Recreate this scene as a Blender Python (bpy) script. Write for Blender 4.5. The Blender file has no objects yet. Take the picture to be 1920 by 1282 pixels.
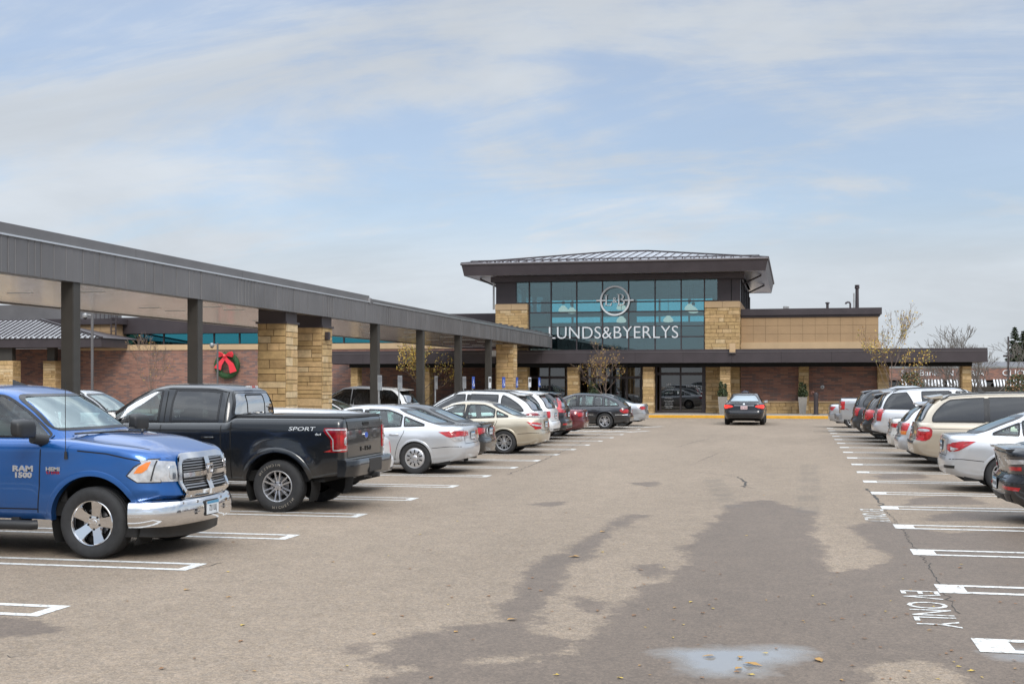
import bpy, bmesh, math, random
from mathutils import Vector, Matrix
from mathutils.bvhtree import BVHTree
R = random.Random(7)
SC = bpy.context.scene
COL = SC.collection
PI = math.pi

# ---------------------------------------------------------------- materials
def newmat(name):
    m = bpy.data.materials.new(name)
    m.use_nodes = True
    nt = m.node_tree
    b = nt.nodes.get('Principled BSDF')
    return m, nt, b

def N(nt, typ, **kw):
    n = nt.nodes.new(typ)
    for k, v in kw.items():
        if k.startswith('i_'):
            n.inputs[k[2:].replace('_', ' ')].default_value = v
        else:
            setattr(n, k, v)
    return n

def L(nt, a, b):
    nt.links.new(a, b)

def simple(name, col, rough=.5, metal=0., coat=0., spec=.5, emit=None, noise=0., nscale=8.):
    m, nt, b = newmat(name)
    b.inputs['Base Color'].default_value = (*col, 1)
    b.inputs['Roughness'].default_value = rough
    b.inputs['Metallic'].default_value = metal
    b.inputs['Coat Weight'].default_value = coat
    b.inputs['Coat Roughness'].default_value = .04
    b.inputs['Specular IOR Level'].default_value = spec
    if emit:
        b.inputs['Emission Color'].default_value = (*emit[:3], 1)
        b.inputs['Emission Strength'].default_value = emit[3]
    if noise:
        tc = N(nt, 'ShaderNodeTexCoord')
        n = N(nt, 'ShaderNodeTexNoise', i_Scale=nscale, i_Detail=5.)
        L(nt, tc.outputs['Object'], n.inputs['Vector'])
        mr = N(nt, 'ShaderNodeMapRange')
        mr.inputs['From Min'].default_value = .3
        mr.inputs['From Max'].default_value = .7
        mr.inputs['To Min'].default_value = 1 - noise
        mr.inputs['To Max'].default_value = 1 + noise
        L(nt, n.outputs['Fac'], mr.inputs['Value'])
        mx = N(nt, 'ShaderNodeMix', data_type='RGBA', blend_type='MULTIPLY')
        mx.inputs[0].default_value = 1
        mx.inputs[6].default_value = (*col, 1)
        L(nt, mr.outputs[0], mx.inputs[7])
        L(nt, mx.outputs[2], b.inputs['Base Color'])
        mr2 = N(nt, 'ShaderNodeMapRange')
        mr2.inputs['To Min'].default_value = rough - noise * .3
        mr2.inputs['To Max'].default_value = min(1, rough + noise * .3)
        L(nt, n.outputs['Fac'], mr2.inputs['Value'])
        L(nt, mr2.outputs[0], b.inputs['Roughness'])
    return m

def paint(name, col, metal=.35, rough=.32):
    """car paint: flake variation under a clear coat, road dust as blotches low down"""
    m, nt, b = newmat(name)
    tc = N(nt, 'ShaderNodeTexCoord')
    n = N(nt, 'ShaderNodeTexNoise', i_Scale=3.2, i_Detail=6., i_Roughness=.65)
    L(nt, tc.outputs['Object'], n.inputs['Vector'])
    sp = N(nt, 'ShaderNodeSeparateXYZ')
    L(nt, tc.outputs['Object'], sp.inputs[0])
    h = N(nt, 'ShaderNodeMapRange')
    h.inputs['From Min'].default_value = .25
    h.inputs['From Max'].default_value = .75
    h.inputs['To Min'].default_value = .34
    h.inputs['To Max'].default_value = 0.02
    L(nt, sp.outputs['Z'], h.inputs['Value'])
    mu = N(nt, 'ShaderNodeMath', operation='MULTIPLY')
    L(nt, h.outputs[0], mu.inputs[0])
    L(nt, n.outputs['Fac'], mu.inputs[1])
    mx = N(nt, 'ShaderNodeMix', data_type='RGBA')
    mx.inputs[6].default_value = (*col, 1)
    mx.inputs[7].default_value = (.20, .185, .165, 1)
    L(nt, mu.outputs[0], mx.inputs[0])
    L(nt, mx.outputs[2], b.inputs['Base Color'])
    b.inputs['Metallic'].default_value = metal
    b.inputs['Roughness'].default_value = rough
    b.inputs['Coat Weight'].default_value = 1.
    ra = N(nt, 'ShaderNodeMath', operation='MULTIPLY_ADD')
    ra.inputs[1].default_value = .5
    ra.inputs[2].default_value = .03
    L(nt, mu.outputs[0], ra.inputs[0])
    L(nt, ra.outputs[0], b.inputs['Coat Roughness'])
    return m

def glass(name, tint, refl=.0, rough=.0, gcol=(1, 1, 1)):
    """thin tinted glazing: light passes with a tint, the surface mirrors at grazing angles"""
    m, nt, b = newmat(name)
    nt.nodes.remove(b)
    out = nt.nodes['Material Output']
    tr = N(nt, 'ShaderNodeBsdfTransparent')
    tr.inputs[0].default_value = (*tint, 1)
    gl = N(nt, 'ShaderNodeBsdfGlossy')
    gl.inputs['Roughness'].default_value = rough
    gl.inputs['Color'].default_value = (*gcol, 1)
    fr = N(nt, 'ShaderNodeFresnel')
    fr.inputs['IOR'].default_value = 1.52
    ad = N(nt, 'ShaderNodeMath', operation='MULTIPLY_ADD', use_clamp=True)
    ad.inputs[1].default_value = .62
    ad.inputs[2].default_value = refl
    L(nt, fr.outputs[0], ad.inputs[0])
    mx = N(nt, 'ShaderNodeMixShader')
    L(nt, ad.outputs[0], mx.inputs[0])
    L(nt, tr.outputs[0], mx.inputs[1])
    L(nt, gl.outputs[0], mx.inputs[2])
    L(nt, mx.outputs[0], out.inputs['Surface'])
    return m

M = {}
def lib():
    M['rubber'] = simple('tyre_rubber', (.022, .022, .023), .75, noise=.25, nscale=14)
    M['black'] = simple('black_plastic', (.018, .018, .019), .5)
    M['dark'] = simple('dark_void', (.006, .006, .006), .9)
    M['trim'] = simple('gloss_black_trim', (.012, .012, .013), .18)
    M['chrome'] = simple('chrome', (.78, .78, .79), .09, 1.)
    M['alloy'] = simple('alloy_rim', (.60, .60, .61), .30, .85)
    M['alloyd'] = simple('dark_rim', (.055, .055, .06), .4, .5)
    M['steel'] = simple('brushed_steel', (.35, .35, .36), .35, .9)
    M['red'] = simple('red_lens', (.36, .008, .012), .12, coat=1., emit=(.6, .01, .01, .04), noise=.5, nscale=10.)
    M['redd'] = simple('deep_red_lens', (.20, .005, .008), .12, coat=1., noise=.5, nscale=10.)
    M['brake'] = simple('lit_brake_lens', (.7, .02, .02), .15, emit=(1., .05, .03, 1.2))
    M['clearl'] = simple('clear_lens', (.60, .60, .61), .12, .55, coat=1., noise=.22, nscale=14.)
    M['amber'] = simple('amber_lens', (.75, .2, .02), .15, coat=1.)
    M['smoke'] = simple('smoked_lens', (.05, .045, .045), .1, coat=1.)
    M['plate'] = simple('plate_white', (.62, .65, .68), .4)
    M['plateb'] = simple('plate_blue', (.06, .25, .42), .4)
    M['plater'] = simple('plate_pink', (.62, .45, .46), .4)
    M['inner'] = simple('cabin_trim', (.035, .034, .034), .8)
    M['innert'] = simple('cabin_trim_beige', (.28, .25, .21), .8)
    M['innerg'] = simple('cabin_trim_grey', (.15, .15, .155), .8)
    M['gclear'] = glass('car_glass', (.68, .84, .80), .05)
    M['gtint'] = glass('privacy_glass', (.055, .06, .064), .05)
    M['gshield'] = glass('windscreen_glass', (.55, .68, .65), .36, gcol=(.85, .97, .96))
    M['grear'] = glass('rear_screen_glass', (.30, .38, .38), .04, gcol=(.85, .95, .98))
    M['white'] = simple('white_paint', (.75, .75, .74), .4)

# ---------------------------------------------------------------- mesh builder
class MB:
    def __init__(s):
        s.v = []; s.f = []; s.mi = []; s.mats = []; s.col = []
        s.tint = 1.0; s.usecol = False
    def slot(s, m):
        if m not in s.mats: s.mats.append(m)
        return s.mats.index(m)
    def face(s, idx, m):
        s.f.append(tuple(idx)); s.mi.append(s.slot(m)); s.col.append(s.tint)
    def add(s, vs, fs, m):
        o = len(s.v)
        s.v += [tuple(p) for p in vs]
        for f in fs: s.face([o + i for i in f], m)
    def box(s, x0, x1, y0, y1, z0, z1, m, bev=0.):
        if x0 > x1: x0, x1 = x1, x0
        if y0 > y1: y0, y1 = y1, y0
        if z0 > z1: z0, z1 = z1, z0
        if bev <= 0:
            vs = [(x, y, z) for z in (z0, z1) for y in (y0, y1) for x in (x0, x1)]
            s.add(vs, [(0, 2, 3, 1), (4, 5, 7, 6), (0, 1, 5, 4), (2, 6, 7, 3), (0, 4, 6, 2), (1, 3, 7, 5)], m)
        else:
            bm = bmesh.new()
            bmesh.ops.create_cube(bm, size=1)
            for v in bm.verts:
                v.co = ((x0 + x1) / 2 + v.co.x * (x1 - x0), (y0 + y1) / 2 + v.co.y * (y1 - y0), (z0 + z1) / 2 + v.co.z * (z1 - z0))
            bev = min(bev, .49 * min(x1 - x0, y1 - y0, z1 - z0))
            bmesh.ops.bevel(bm, geom=bm.edges[:], offset=bev, segments=3, affect='EDGES')
            s.bm(bm, m)
    def bm(s, bm, m):
        bm.verts.index_update()
        o = len(s.v)
        s.v += [tuple(v.co) for v in bm.verts]
        for f in bm.faces: s.face([o + v.index for v in f.verts], m)
        bm.free()
    def tube(s, pts, r, m, n=8, cap=True):
        pts = [Vector(p) for p in pts]
        rs = r if isinstance(r, (list, tuple)) else [r] * len(pts)
        o = len(s.v)
        up = None
        for i, p in enumerate(pts):
            d = (pts[min(i + 1, len(pts) - 1)] - pts[max(i - 1, 0)])
            if d.length < 1e-9: d = Vector((0, 0, 1))
            d.normalize()
            if up is None:
                a = Vector((0, 0, 1)) if abs(d.z) < .9 else Vector((1, 0, 0))
                up = d.cross(a).normalized()
            else:
                up = (up - d * up.dot(d))
                if up.length < 1e-6: up = d.orthogonal()
                up.normalize()
            w = d.cross(up)
            for k in range(n):
                a = 2 * PI * k / n
                q = p + (up * math.cos(a) + w * math.sin(a)) * rs[i]
                s.v.append(tuple(q))
        for i in range(len(pts) - 1):
            for k in range(n):
                s.face((o + i * n + k, o + i * n + (k + 1) % n, o + (i + 1) * n + (k + 1) % n, o + (i + 1) * n + k), m)
        if cap:
            s.face([o + k for k in range(n)][::-1], m)
            e = o + (len(pts) - 1) * n
            s.face([e + k for k in range(n)], m)
    def lathe(s, prof, m, n=32, axis='z', c=(0, 0, 0)):
        """prof: list of (r, h)"""
        o = len(s.v)
        for r, h in prof:
            for k in range(n):
                a = 2 * PI * k / n
                x, y = r * math.cos(a), r * math.sin(a)
                if axis == 'z': p = (c[0] + x, c[1] + y, c[2] + h)
                elif axis == 'y': p = (c[0] + x, c[1] + h, c[2] + y)
                else: p = (c[0] + h, c[1] + x, c[2] + y)
                s.v.append(p)
        for i in range(len(prof) - 1):
            for k in range(n):
                s.face((o + i * n + k, o + i * n + (k + 1) % n, o + (i + 1) * n + (k + 1) % n, o + (i + 1) * n + k), m)
    def prism(s, poly, p0, eu, ev, en, d, m, back=True):
        """poly of (u,v) extruded by d along en from p0"""
        p0, eu, ev, en = Vector(p0), Vector(eu), Vector(ev), Vector(en)
        a = [p0 + eu * u + ev * v for u, v in poly]
        b = [p + en * d for p in a]
        n = len(poly)
        fs = [tuple(range(n, 2 * n))]
        if back: fs.append(tuple(range(n))[::-1])
        fs += [(i, (i + 1) % n, n + (i + 1) % n, n + i) for i in range(n)]
        s.add(a + b, fs, m)
    def build(s, name, parent=None, smooth=None, loc=None, rot=None):
        me = bpy.data.meshes.new(name)
        me.from_pydata(s.v, [], s.f)
        for m in s.mats: me.materials.append(m)
        me.polygons.foreach_set('material_index', s.mi)
        if s.usecol:
            at = me.attributes.new('tint', 'FLOAT', 'FACE')
            at.data.foreach_set('value', s.col)
        if smooth is not None:
            me.polygons.foreach_set('use_smooth', [True] * len(s.f))
            if smooth < 179: me.set_sharp_from_angle(angle=math.radians(smooth))
        me.update()
        return link(name, me, parent, loc, rot)

def link(name, data, parent=None, loc=None, rot=None):
    o = bpy.data.objects.new(name, data)
    COL.objects.link(o)
    if parent: o.parent = parent
    if loc: o.location = loc
    if rot: o.rotation_euler = rot
    return o

def tag(o, label, cat, group=None, kind=None):
    if label: o['label'] = label
    if cat: o['category'] = cat
    if group: o['group'] = group
    if kind: o['kind'] = kind
    return o

def struct(o):
    o['kind'] = 'structure'
    return o

def empty(name, loc=(0, 0, 0), rz=0., label=None, cat=None, group=None):
    o = bpy.data.objects.new(name, None)
    COL.objects.link(o)
    o.location = loc; o.rotation_euler = (0, 0, rz); o.empty_display_size = .3
    return tag(o, label, cat, group)

def copy_tree(o, parent=None):
    c = o.copy(); COL.objects.link(c)
    if parent is not None: c.parent = parent
    for ch in list(o.children): copy_tree(ch, c)
    return c

_txt = {}
def text_mesh(body, size=1., depth=.0, xs=1., spacing=1., align='CENTER', res=3, bold=0.):
    """(verts, faces) of lettering lying in the XY plane, extruded along Z"""
    key = (body, size, depth, xs, spacing, align, bold)
    if key in _txt: return _txt[key]
    cu = bpy.data.curves.new('lettering', 'FONT')
    cu.body = body; cu.size = size; cu.extrude = depth; cu.offset = bold; cu.align_x = align
    cu.space_character = spacing; cu.resolution_u = res
    o = bpy.data.objects.new('lettering', cu)
    COL.objects.link(o)
    dg = bpy.context.evaluated_depsgraph_get()
    me = bpy.data.meshes.new_from_object(o.evaluated_get(dg))
    vs = [(v.co.x * xs, v.co.y, v.co.z) for v in me.vertices]
    fs = [tuple(p.vertices) for p in me.polygons]
    bpy.data.objects.remove(o); bpy.data.curves.remove(cu); bpy.data.meshes.remove(me)
    _txt[key] = (vs, fs)
    return vs, fs

def add_text(mb, body, size, p0, eu, ev, m, depth=.01, xs=1., spacing=1., align='CENTER', shear=0., bold=0.):
    vs, fs = text_mesh(body, size, depth, xs, spacing, align, 3, bold)
    p0, eu, ev = Vector(p0), Vector(eu), Vector(ev)
    en = eu.cross(ev)
    mb.add([p0 + eu * (v[0] + shear * v[1]) + ev * v[1] + en * v[2] for v in vs], fs, m)

def pch(pts):
    """monotone cubic interpolation, clamped outside"""
    pts = sorted(pts)
    xs = [p[0] for p in pts]; ys = [p[1] for p in pts]
    n = len(xs)
    if n == 1: return lambda x: ys[0]
    d = [(ys[i + 1] - ys[i]) / (xs[i + 1] - xs[i]) for i in range(n - 1)]
    mm = [d[0]] + [0 if d[i - 1] * d[i] <= 0 else 2 * d[i - 1] * d[i] / (d[i - 1] + d[i]) for i in range(1, n - 1)] + [d[-1]]
    def f(x):
        if x <= xs[0]: return ys[0]
        if x >= xs[-1]: return ys[-1]
        i = 0
        while x > xs[i + 1]: i += 1
        h = xs[i + 1] - xs[i]; t = (x - xs[i]) / h
        return ((1 + 2 * t) * (1 - t) ** 2 * ys[i] + t * (1 - t) ** 2 * h * mm[i] + t * t * (3 - 2 * t) * ys[i + 1] + t * t * (t - 1) * h * mm[i + 1])
    return f

def sst(a, b, x):
    t = max(0., min(1., (x - a) / (b - a)))
    return t * t * (3 - 2 * t)

def inpoly(p, poly):
    x, y = p; c = False; j = len(poly) - 1
    for i in range(len(poly)):
        xi, yi = poly[i]; xj, yj = poly[j]
        if (yi > y) != (yj > y) and x < (xj - xi) * (y - yi) / (yj - yi) + xi: c = not c
        j = i
    return c

def resample(poly, step, closed=True):
    out = []
    n = len(poly)
    for i in range(n if closed else n - 1):
        a = poly[i]; b = poly[(i + 1) % n]
        l = math.hypot(b[0] - a[0], b[1] - a[1])
        k = max(1, int(round(l / step)))
        for j in range(k):
            t = j / k
            out.append((a[0] + (b[0] - a[0]) * t, a[1] + (b[1] - a[1]) * t))
    if not closed: out.append(poly[-1])
    return out

def rounded(poly, r, n=4):
    out = []
    k = len(poly)
    for i in range(k):
        p = Vector(poly[i]); a = Vector(poly[i - 1]); b = Vector(poly[(i + 1) % k])
        da, db = a - p, b - p
        rr = min(r, .45 * da.length, .45 * db.length)
        if rr < 1e-4: out.append(tuple(p)); continue
        s = p + da.normalized() * rr; e = p + db.normalized() * rr
        for j in range(n + 1):
            t = j / n
            out.append(tuple(s * (1 - t) ** 2 + p * 2 * t * (1 - t) + e * t * t))
    return out

def smooth_poly(poly, it=1):
    for _ in range(it):
        q = []
        for i in range(len(poly)):
            a = poly[i]; b = poly[(i + 1) % len(poly)]
            q.append((a[0] * .75 + b[0] * .25, a[1] * .75 + b[1] * .25))
            q.append((a[0] * .25 + b[0] * .75, a[1] * .25 + b[1] * .75))
        poly = q
    return poly
# ---------------------------------------------------------------- vehicles
def outline(xr, xf, w, P, taper):
    q = []
    rx, ry, bw = P['rxf'], min(P['ryf'], w * .9), P['bf']
    k1 = bw * ((w - ry) / w) ** 2
    nf, nc, ns = P['nf'], P['nc'], P['ns']
    for i in range(nf):
        y = (w - ry) * i / nf
        q.append((xf - bw * (y / w) ** 2, y))
    for i in range(nc):
        a = PI / 2 * i / nc
        q.append((xf - k1 - rx + rx * math.cos(a), w - ry + ry * math.sin(a)))
    x0 = xf - k1 - rx
    rx2, ry2, bw2 = P['rxr'], min(P['ryr'], w * .9), P['br']
    k2 = bw2 * ((w - ry2) / w) ** 2
    x1 = xr + k2 + rx2
    for i in range(ns):
        q.append((x0 + (x1 - x0) * i / ns, w))
    for i in range(nc):
        a = PI / 2 * i / nc
        q.append((x1 - rx2 * math.sin(a), w - ry2 + ry2 * math.cos(a)))
    for i in range(nf + 1):
        y = (w - ry2) * (1 - i / nf)
        q.append((xr + bw2 * (y / w) ** 2, y))
    return [(x, y * taper(x)) for x, y in q]

def stack(taus, half, xfF, xrF, zlo, zhi, P, taper, crown, caprows, inx=.4, bump=None, cbump=None):
    V = []; F = []; capstart = None
    rings = []
    for t in taus:
        q = outline(xrF(t), xfF(t), half(t), P, taper)
        ring = []
        for x, y in q:
            a, b = zlo(x), zhi(x)
            z = a + (b - a) * t
            if bump and y > .3: y = y + bump(x, z)
            ring.append((x, y, z))
        rings.append(ring)
    last = rings[-1]
    xmax, xmin = last[0][0], last[-1][0]
    nside = len(rings)
    for k in range(1, caprows + 1):
        t = k / caprows
        ring = []
        for x, y, z in last:
            xs = max(xmin + inx, min(xmax - inx, x))
            xx = x + (xs - x) * t; yy = y * (1 - t)
            zz = zhi(xx) + crown(xx) * (1 - (1 - t) ** 2)
            if cbump: zz += cbump(xx, yy)
            ring.append((xx, yy, zz))
        rings.append(ring)
    n = len(last); m = 2 * n - 2
    for ring in rings:
        V += ring
        V += [(x, -y, z) for x, y, z in ring[n - 2:0:-1]]
    for k in range(len(rings) - 1):
        if k == nside - 1: capstart = len(F)
        for i in range(m):
            j = (i + 1) % m
            F.append((k * m + i, (k + 1) * m + i, (k + 1) * m + j, k * m + j))
    return V, F, capstart

class Car:
    def __init__(s, S):
        s.S = S
        W2 = s.W2 = S['W'] / 2
        s.zb, s.zs, s.zr = pch(S['zb']), pch(S['zs']), pch(S['zr'])
        XF, XR = pch(S['xf']), pch(S['xr'])
        s.GF, s.GR = pch(S['gf']), pch(S['gr'])
        sec = pch(S['sec'])
        s.taper = pch(S['taper'])
        xF = max(p[1] for p in S['xf']); xR = min(p[1] for p in S['xr'])
        s.xF, s.xR = xF, xR
        q = S.get('res', 1.)
        P = dict(nf=int(10 * q), nc=int(8 * q), ns=int(120 * q), **S['plan'])
        ax, Ra, rw = S['ax'], S['Ra'], S['Rw']
        fl = S.get('flare', .012); fw = S.get('flarew', .09)
        cr = S.get('crease', [])
        def bump(x, z):
            d = 0.
            for a in ax:
                r = math.hypot(x - a, z - rw)
                if r < Ra + .5: d += fl * math.exp(-max(0, r - Ra - .02) ** 2 / fw ** 2)
            for zc, wd, am in cr:
                d += am * math.exp(-((z - zc) / wd) ** 2)
            return d
        tb = [0, .04, .09, .16, .24, .32, .4, .48, .56, .64, .72, .79, .85, .9, .94, .97, .99, 1]
        V, F, cap = stack(tb, lambda t: W2 - sec(t),
                          lambda t: XF(s.zb(xF) + (s.zs(xF) - s.zb(xF)) * t),
                          lambda t: XR(s.zb(xR) + (s.zs(xR) - s.zb(xR)) * t),
                          s.zb, s.zs, P, s.taper, pch(S['crown']), 10, S.get('inx', .45), bump, S.get('cbump'))
        s.bV, s.bF, s.bcap = V, F, cap
        # greenhouse
        wb, wr = S['wb'], S['wr']
        tg = [0, .05, .11, .18, .26, .34, .42, .5, .58, .66, .74, .81, .87, .92, .955, .98, 1]
        G = dict(nf=int(12 * q), nc=int(8 * q), ns=int(110 * q), **S['gplan'])
        er = S.get('edge', .035)
        s.zg = lambda x: s.zs(x) - .03
        def gh(t):
            w = wb + (wr - wb) * (t ** 1.25)
            if t > .9: w -= er * (1 - math.sqrt(max(0, 1 - ((t - .9) / .1) ** 2)))
            return w
        def gx(f, sg):
            def g(t):
                x = f(t)
                if t > .9: x -= sg * er * 1.2 * (1 - math.sqrt(max(0, 1 - ((t - .9) / .1) ** 2)))
                return x
            return g
        V2, F2, cap2 = stack(tg, gh, gx(s.GF, 1), gx(s.GR, -1), s.zg, s.zr, G, lambda x: 1.,
                             pch(S['rcrown']), 8, S.get('ginx', .4))
        s.gV, s.gF, s.gcap = V2, F2, cap2
        o = len(V)
        s.bvh = BVHTree.FromPolygons([Vector(v) for v in V + V2], F + [tuple(i + o for i in f) for f in F2])

    # projection of a side / front / rear / top drawing on to the shell
    def hit(s, axis, side, u, v, k_=0):
        if axis == 'y': o, d, g = (u, side * 3, v), (0, -side, 0), (u, side * s.W2, v)
        elif axis == 'f': o, d, g = (5, u, v), (-1, 0, 0), (s.xF, u, v)
        elif axis == 'r': o, d, g = (-5, u, v), (1, 0, 0), (s.xR, u, v)
        else: o, d, g = (u, v, 5), (0, 0, -1), (u, v, 1)
        p, n, i, dd = s.bvh.ray_cast(Vector(o), Vector(d))
        if p is None or (axis in 'fr' and abs(p.x - g[0]) > 2.6 and False):
            p, n, i, dd = s.bvh.find_nearest(Vector(g))
        if n.dot(Vector(d)) > 0: n = -n
        if axis == 'y' and abs(p.y) < .80 * s.W2 and v < s.zs(u) - .06 and abs(u) > 1.5 and k_ < 40:
            return s.hit(axis, side, u - math.copysign(.008, u), v, k_ + 1)
        return p, n

    def decal(s, mb, poly, axis, side, mat, off=.005, skirt=.012, step=.05, rings=(1., .72, .42)):
        b = resample(poly, step)
        cx = sum(p[0] for p in b) / len(b); cy = sum(p[1] for p in b) / len(b)
        base = len(mb.v); n = len(b)
        first = []
        for r in rings:
            for u, v in b:
                p, nn = s.hit(axis, side, cx + (u - cx) * r, cy + (v - cy) * r)
                if r == 1.: first.append((p, nn))
                mb.v.append(tuple(p + nn * off))
        p, nn = s.hit(axis, side, cx, cy); mb.v.append(tuple(p + nn * off))
        cidx = len(mb.v) - 1
        for k in range(len(rings) - 1):
            for i in range(n):
                j = (i + 1) % n
                mb.face((base + k * n + i, base + k * n + j, base + (k + 1) * n + j, base + (k + 1) * n + i), mat)
        e = base + (len(rings) - 1) * n
        for i in range(n): mb.face((e + i, e + (i + 1) % n, cidx), mat)
        if skirt:
            o = len(mb.v)
            for p, nn in first: mb.v.append(tuple(p - nn * skirt))
            for i in range(n): mb.face((base + (i + 1) % n, base + i, o + i, o + (i + 1) % n), mat)

    def strip(s, mb, path, width, axis, side, mat, off=.003, closed=False, step=.05, skirt=.0):
        b = resample(path, step, closed)
        n = len(b); base = len(mb.v)
        for i, (u, v) in enumerate(b):
            a = b[i - 1] if (closed or i > 0) else b[0]
            c = b[(i + 1) % n] if (closed or i < n - 1) else b[-1]
            dx, dy = c[0] - a[0], c[1] - a[1]
            l = math.hypot(dx, dy) or 1
            nx, ny = -dy / l * width / 2, dx / l * width / 2
            for sg in (1, -1):
                p, nn = s.hit(axis, side, u + nx * sg, v + ny * sg)
                mb.v.append(tuple(p + nn * off))
        for i in range(n if closed else n - 1):
            j = (i + 1) % n
            mb.face((base + 2 * i, base + 2 * i + 1, base + 2 * j + 1, base + 2 * j), mat)

    # side glass outline -------------------------------------------------
    def inv(s, f, z):
        pass
    def side_top(s, x, ap, cp, m):
        def tau(f, x, sg):
            lo, hi = 0., 1.
            if sg > 0:
                if x <= f(1.): return 1.
                if x >= f(0.): return 0.
            else:
                if x >= f(1.): return 1.
                if x <= f(0.): return 0.
            for _ in range(24):
                md = (lo + hi) / 2
                if (f(md) > x) == (sg > 0): lo = md
                else: hi = md
            return lo
        t = min(tau(s.GF, x + ap, 1), tau(s.GR, x - cp, -1))
        a, b = s.zg(x), s.zr(x)
        return a + (b - a) * t - m

    def pane_poly(s, a0, a1, b0, b1, ap=.12, cp=.14, m=.075, lo=.045, r=.035):
        n = 26
        x0, x1 = min(a0, a1), max(b0, b1)
        U = []; D = []
        for i in range(n + 1):
            x = x0 + (x1 - x0) * i / n
            zl = s.zs(x) + lo - .02; zu = s.side_top(x, ap, cp, m)
            zt = s.zr(x) - m
            def edge(p0, p1, left):
                nonlocal zl, zu
                if abs(p1 - p0) < 1e-4: return
                if left:
                    if p1 > p0 and x < p1: zu = min(zu, zl + (zt - zl) * (x - p0) / (p1 - p0))
                    if p1 < p0 and x < p0: zl = max(zl, zt + (zl - zt) * (x - p1) / (p0 - p1))
                else:
                    if p1 < p0 and x > p1: zu = min(zu, zl + (zt - zl) * (p0 - x) / (p0 - p1))
                    if p1 > p0 and x > p0: zl = max(zl, zt + (zl - zt) * (p1 - x) / (p1 - p0))
            edge(a0, a1, True); edge(b0, b1, False)
            if zu - zl > .012:
                U.append((x, zu)); D.append((x, zl))
        poly = D + U[::-1]
        # thin out, then round the corners
        return rounded(poly, r, 3) if r > 0 else poly

    def part(s, mb, name, smooth=40, label=None):
        o = mb.build(name, s.root, smooth)
        if label: o['label'] = label
        return o

    def build(s, root):
        S = s.S; s.root = root
        side = (1, -1)
        pm = S['paint']
        W2 = s.W2
        # ---- openings in the shell
        panes = []
        for p in S['panes']:
            kw = dict(S.get('panekw', {})); kw.update(p[5] if len(p) > 5 else {})
            panes.append((s.pane_poly(*p[:4], **kw), M[p[4]]))
        def ends(which):
            d = S[which]
            if d is None: return None
            if isinstance(d, list): return d
            f = s.GF if which == 'shield' else s.GR
            z1 = s.zr(f(1.)) - d.get('hi', .05)
            cb, cw = S.get('cbump') or (lambda x, y: 0.), pch(S['crown'])
            sg = 1 if which == 'shield' else -1
            z0 = max([s.zg(f(0.)) + d.get('lo', .07)] + [s.zs(x) + cw(x) + cb(x, 0.) + .022 for x in [f(0.) + sg * .1 * i for i in range(-1, 12)] if s.xR < x < s.xF])
            w0 = S['wb'] - d.get('w0', .12); w1 = S['wr'] - d.get('w1', .06)
            return rounded([(-w0, z0), (w0, z0), (w1, z1), (-w1, z1)], d.get('r', .08), 4)
        ws, rg = ends('shield'), ends('rear')
        def dead_g(c, n):
            if abs(n.y) > .45:
                return any(inpoly((c.x, c.z), p) for p, _ in panes)
            if n.x > .1 and ws and inpoly((c.y, c.z), ws): return True
            if n.x < -.1 and rg and inpoly((c.y, c.z), rg): return True
            return False
        Ra, rw = S['Ra'], S['Rw']
        x0g, x1g = s.GR(0.), s.GF(0.)
        ng = len(s.gV) // 25
        gc = (x0g + x1g) / 2
        foot = [(gc + (v[0] - gc) * .985, v[1] * .96) for v in s.gV[3 * ng:4 * ng]]
        # wheel openings: faces inside the arch go, the rim vertices slide on to the circle
        gone = set(); slide = {}
        for a in S['ax']:
            ins = {i for i, v in enumerate(s.bV) if abs(v[1]) > W2 * .55 and (v[0] - a) ** 2 + (v[2] - rw) ** 2 < Ra * Ra}
            for k, f in enumerate(s.bF):
                n_in = sum(i in ins for i in f)
                if n_in == len(f): gone.add(k)
                elif n_in:
                    for i in f:
                        if i in ins: slide[i] = a
        for i, a in slide.items():
            x, y, z = s.bV[i]; d = math.hypot(x - a, z - rw) or 1e-6
            nx, nz = a + (x - a) * Ra / d, rw + (z - rw) * Ra / d
            p, n = s.hit('y', 1 if y > 0 else -1, nx, max(nz, s.zb(nx) + .004))
            s.bV[i] = (nx, p.y if abs(p.y) > W2 * .5 else y, nz)
        mb = MB()
        def addshell(V, F, dead):
            o = len(mb.v); mb.v += V
            for k, f in enumerate(F):
                a, b, c, d = [Vector(V[i]) for i in f]
                n = (c - a).cross(d - b)
                if n.length < 1e-9:
                    continue
                n.normalize()
                cc = (a + b + c + d) / 4
                if n.dot(Vector((0, cc.y, cc.z - .7))) < 0 and abs(n.x) < .5: n = -n
                elif abs(n.x) >= .5 and n.x * (cc.x - (x0g + x1g) / 2) < 0: n = -n
                if not dead(k, cc, n): mb.face([o + i for i in f], pm)
        def dead_b(k, c, n):
            if k in gone: return True
            if k >= s.bcap and inpoly((c.x, c.y), foot): return True
            return False
        addshell(s.bV, s.bF, dead_b)
        addshell(s.gV, s.gF, lambda k, c, n: k < s.gcap and dead_g(c, n))
        bm = bmesh.new()
        me = bpy.data.meshes.new('body')
        me.from_pydata(mb.v, [], mb.f)
        bm.from_mesh(me)
        bmesh.ops.remove_doubles(bm, verts=bm.verts, dist=.0008)
        loose = [v for v in bm.verts if not v.link_faces]
        bmesh.ops.delete(bm, geom=loose, context='VERTS')
        bmesh.ops.recalc_face_normals(bm, faces=bm.faces)
        for f in bm.faces: f.smooth = True
        # shut lines belong to the body panels
        g = MB(); sw = S.get('seamw', .011)
        for path in S.get('seams', []):
            for sd in side: s.strip(g, path, sw, 'y', sd, M['dark'], .0022)
        for path in S.get('rseams', []): s.strip(g, path, sw, 'r', 1, M['dark'], .0022)
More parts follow.
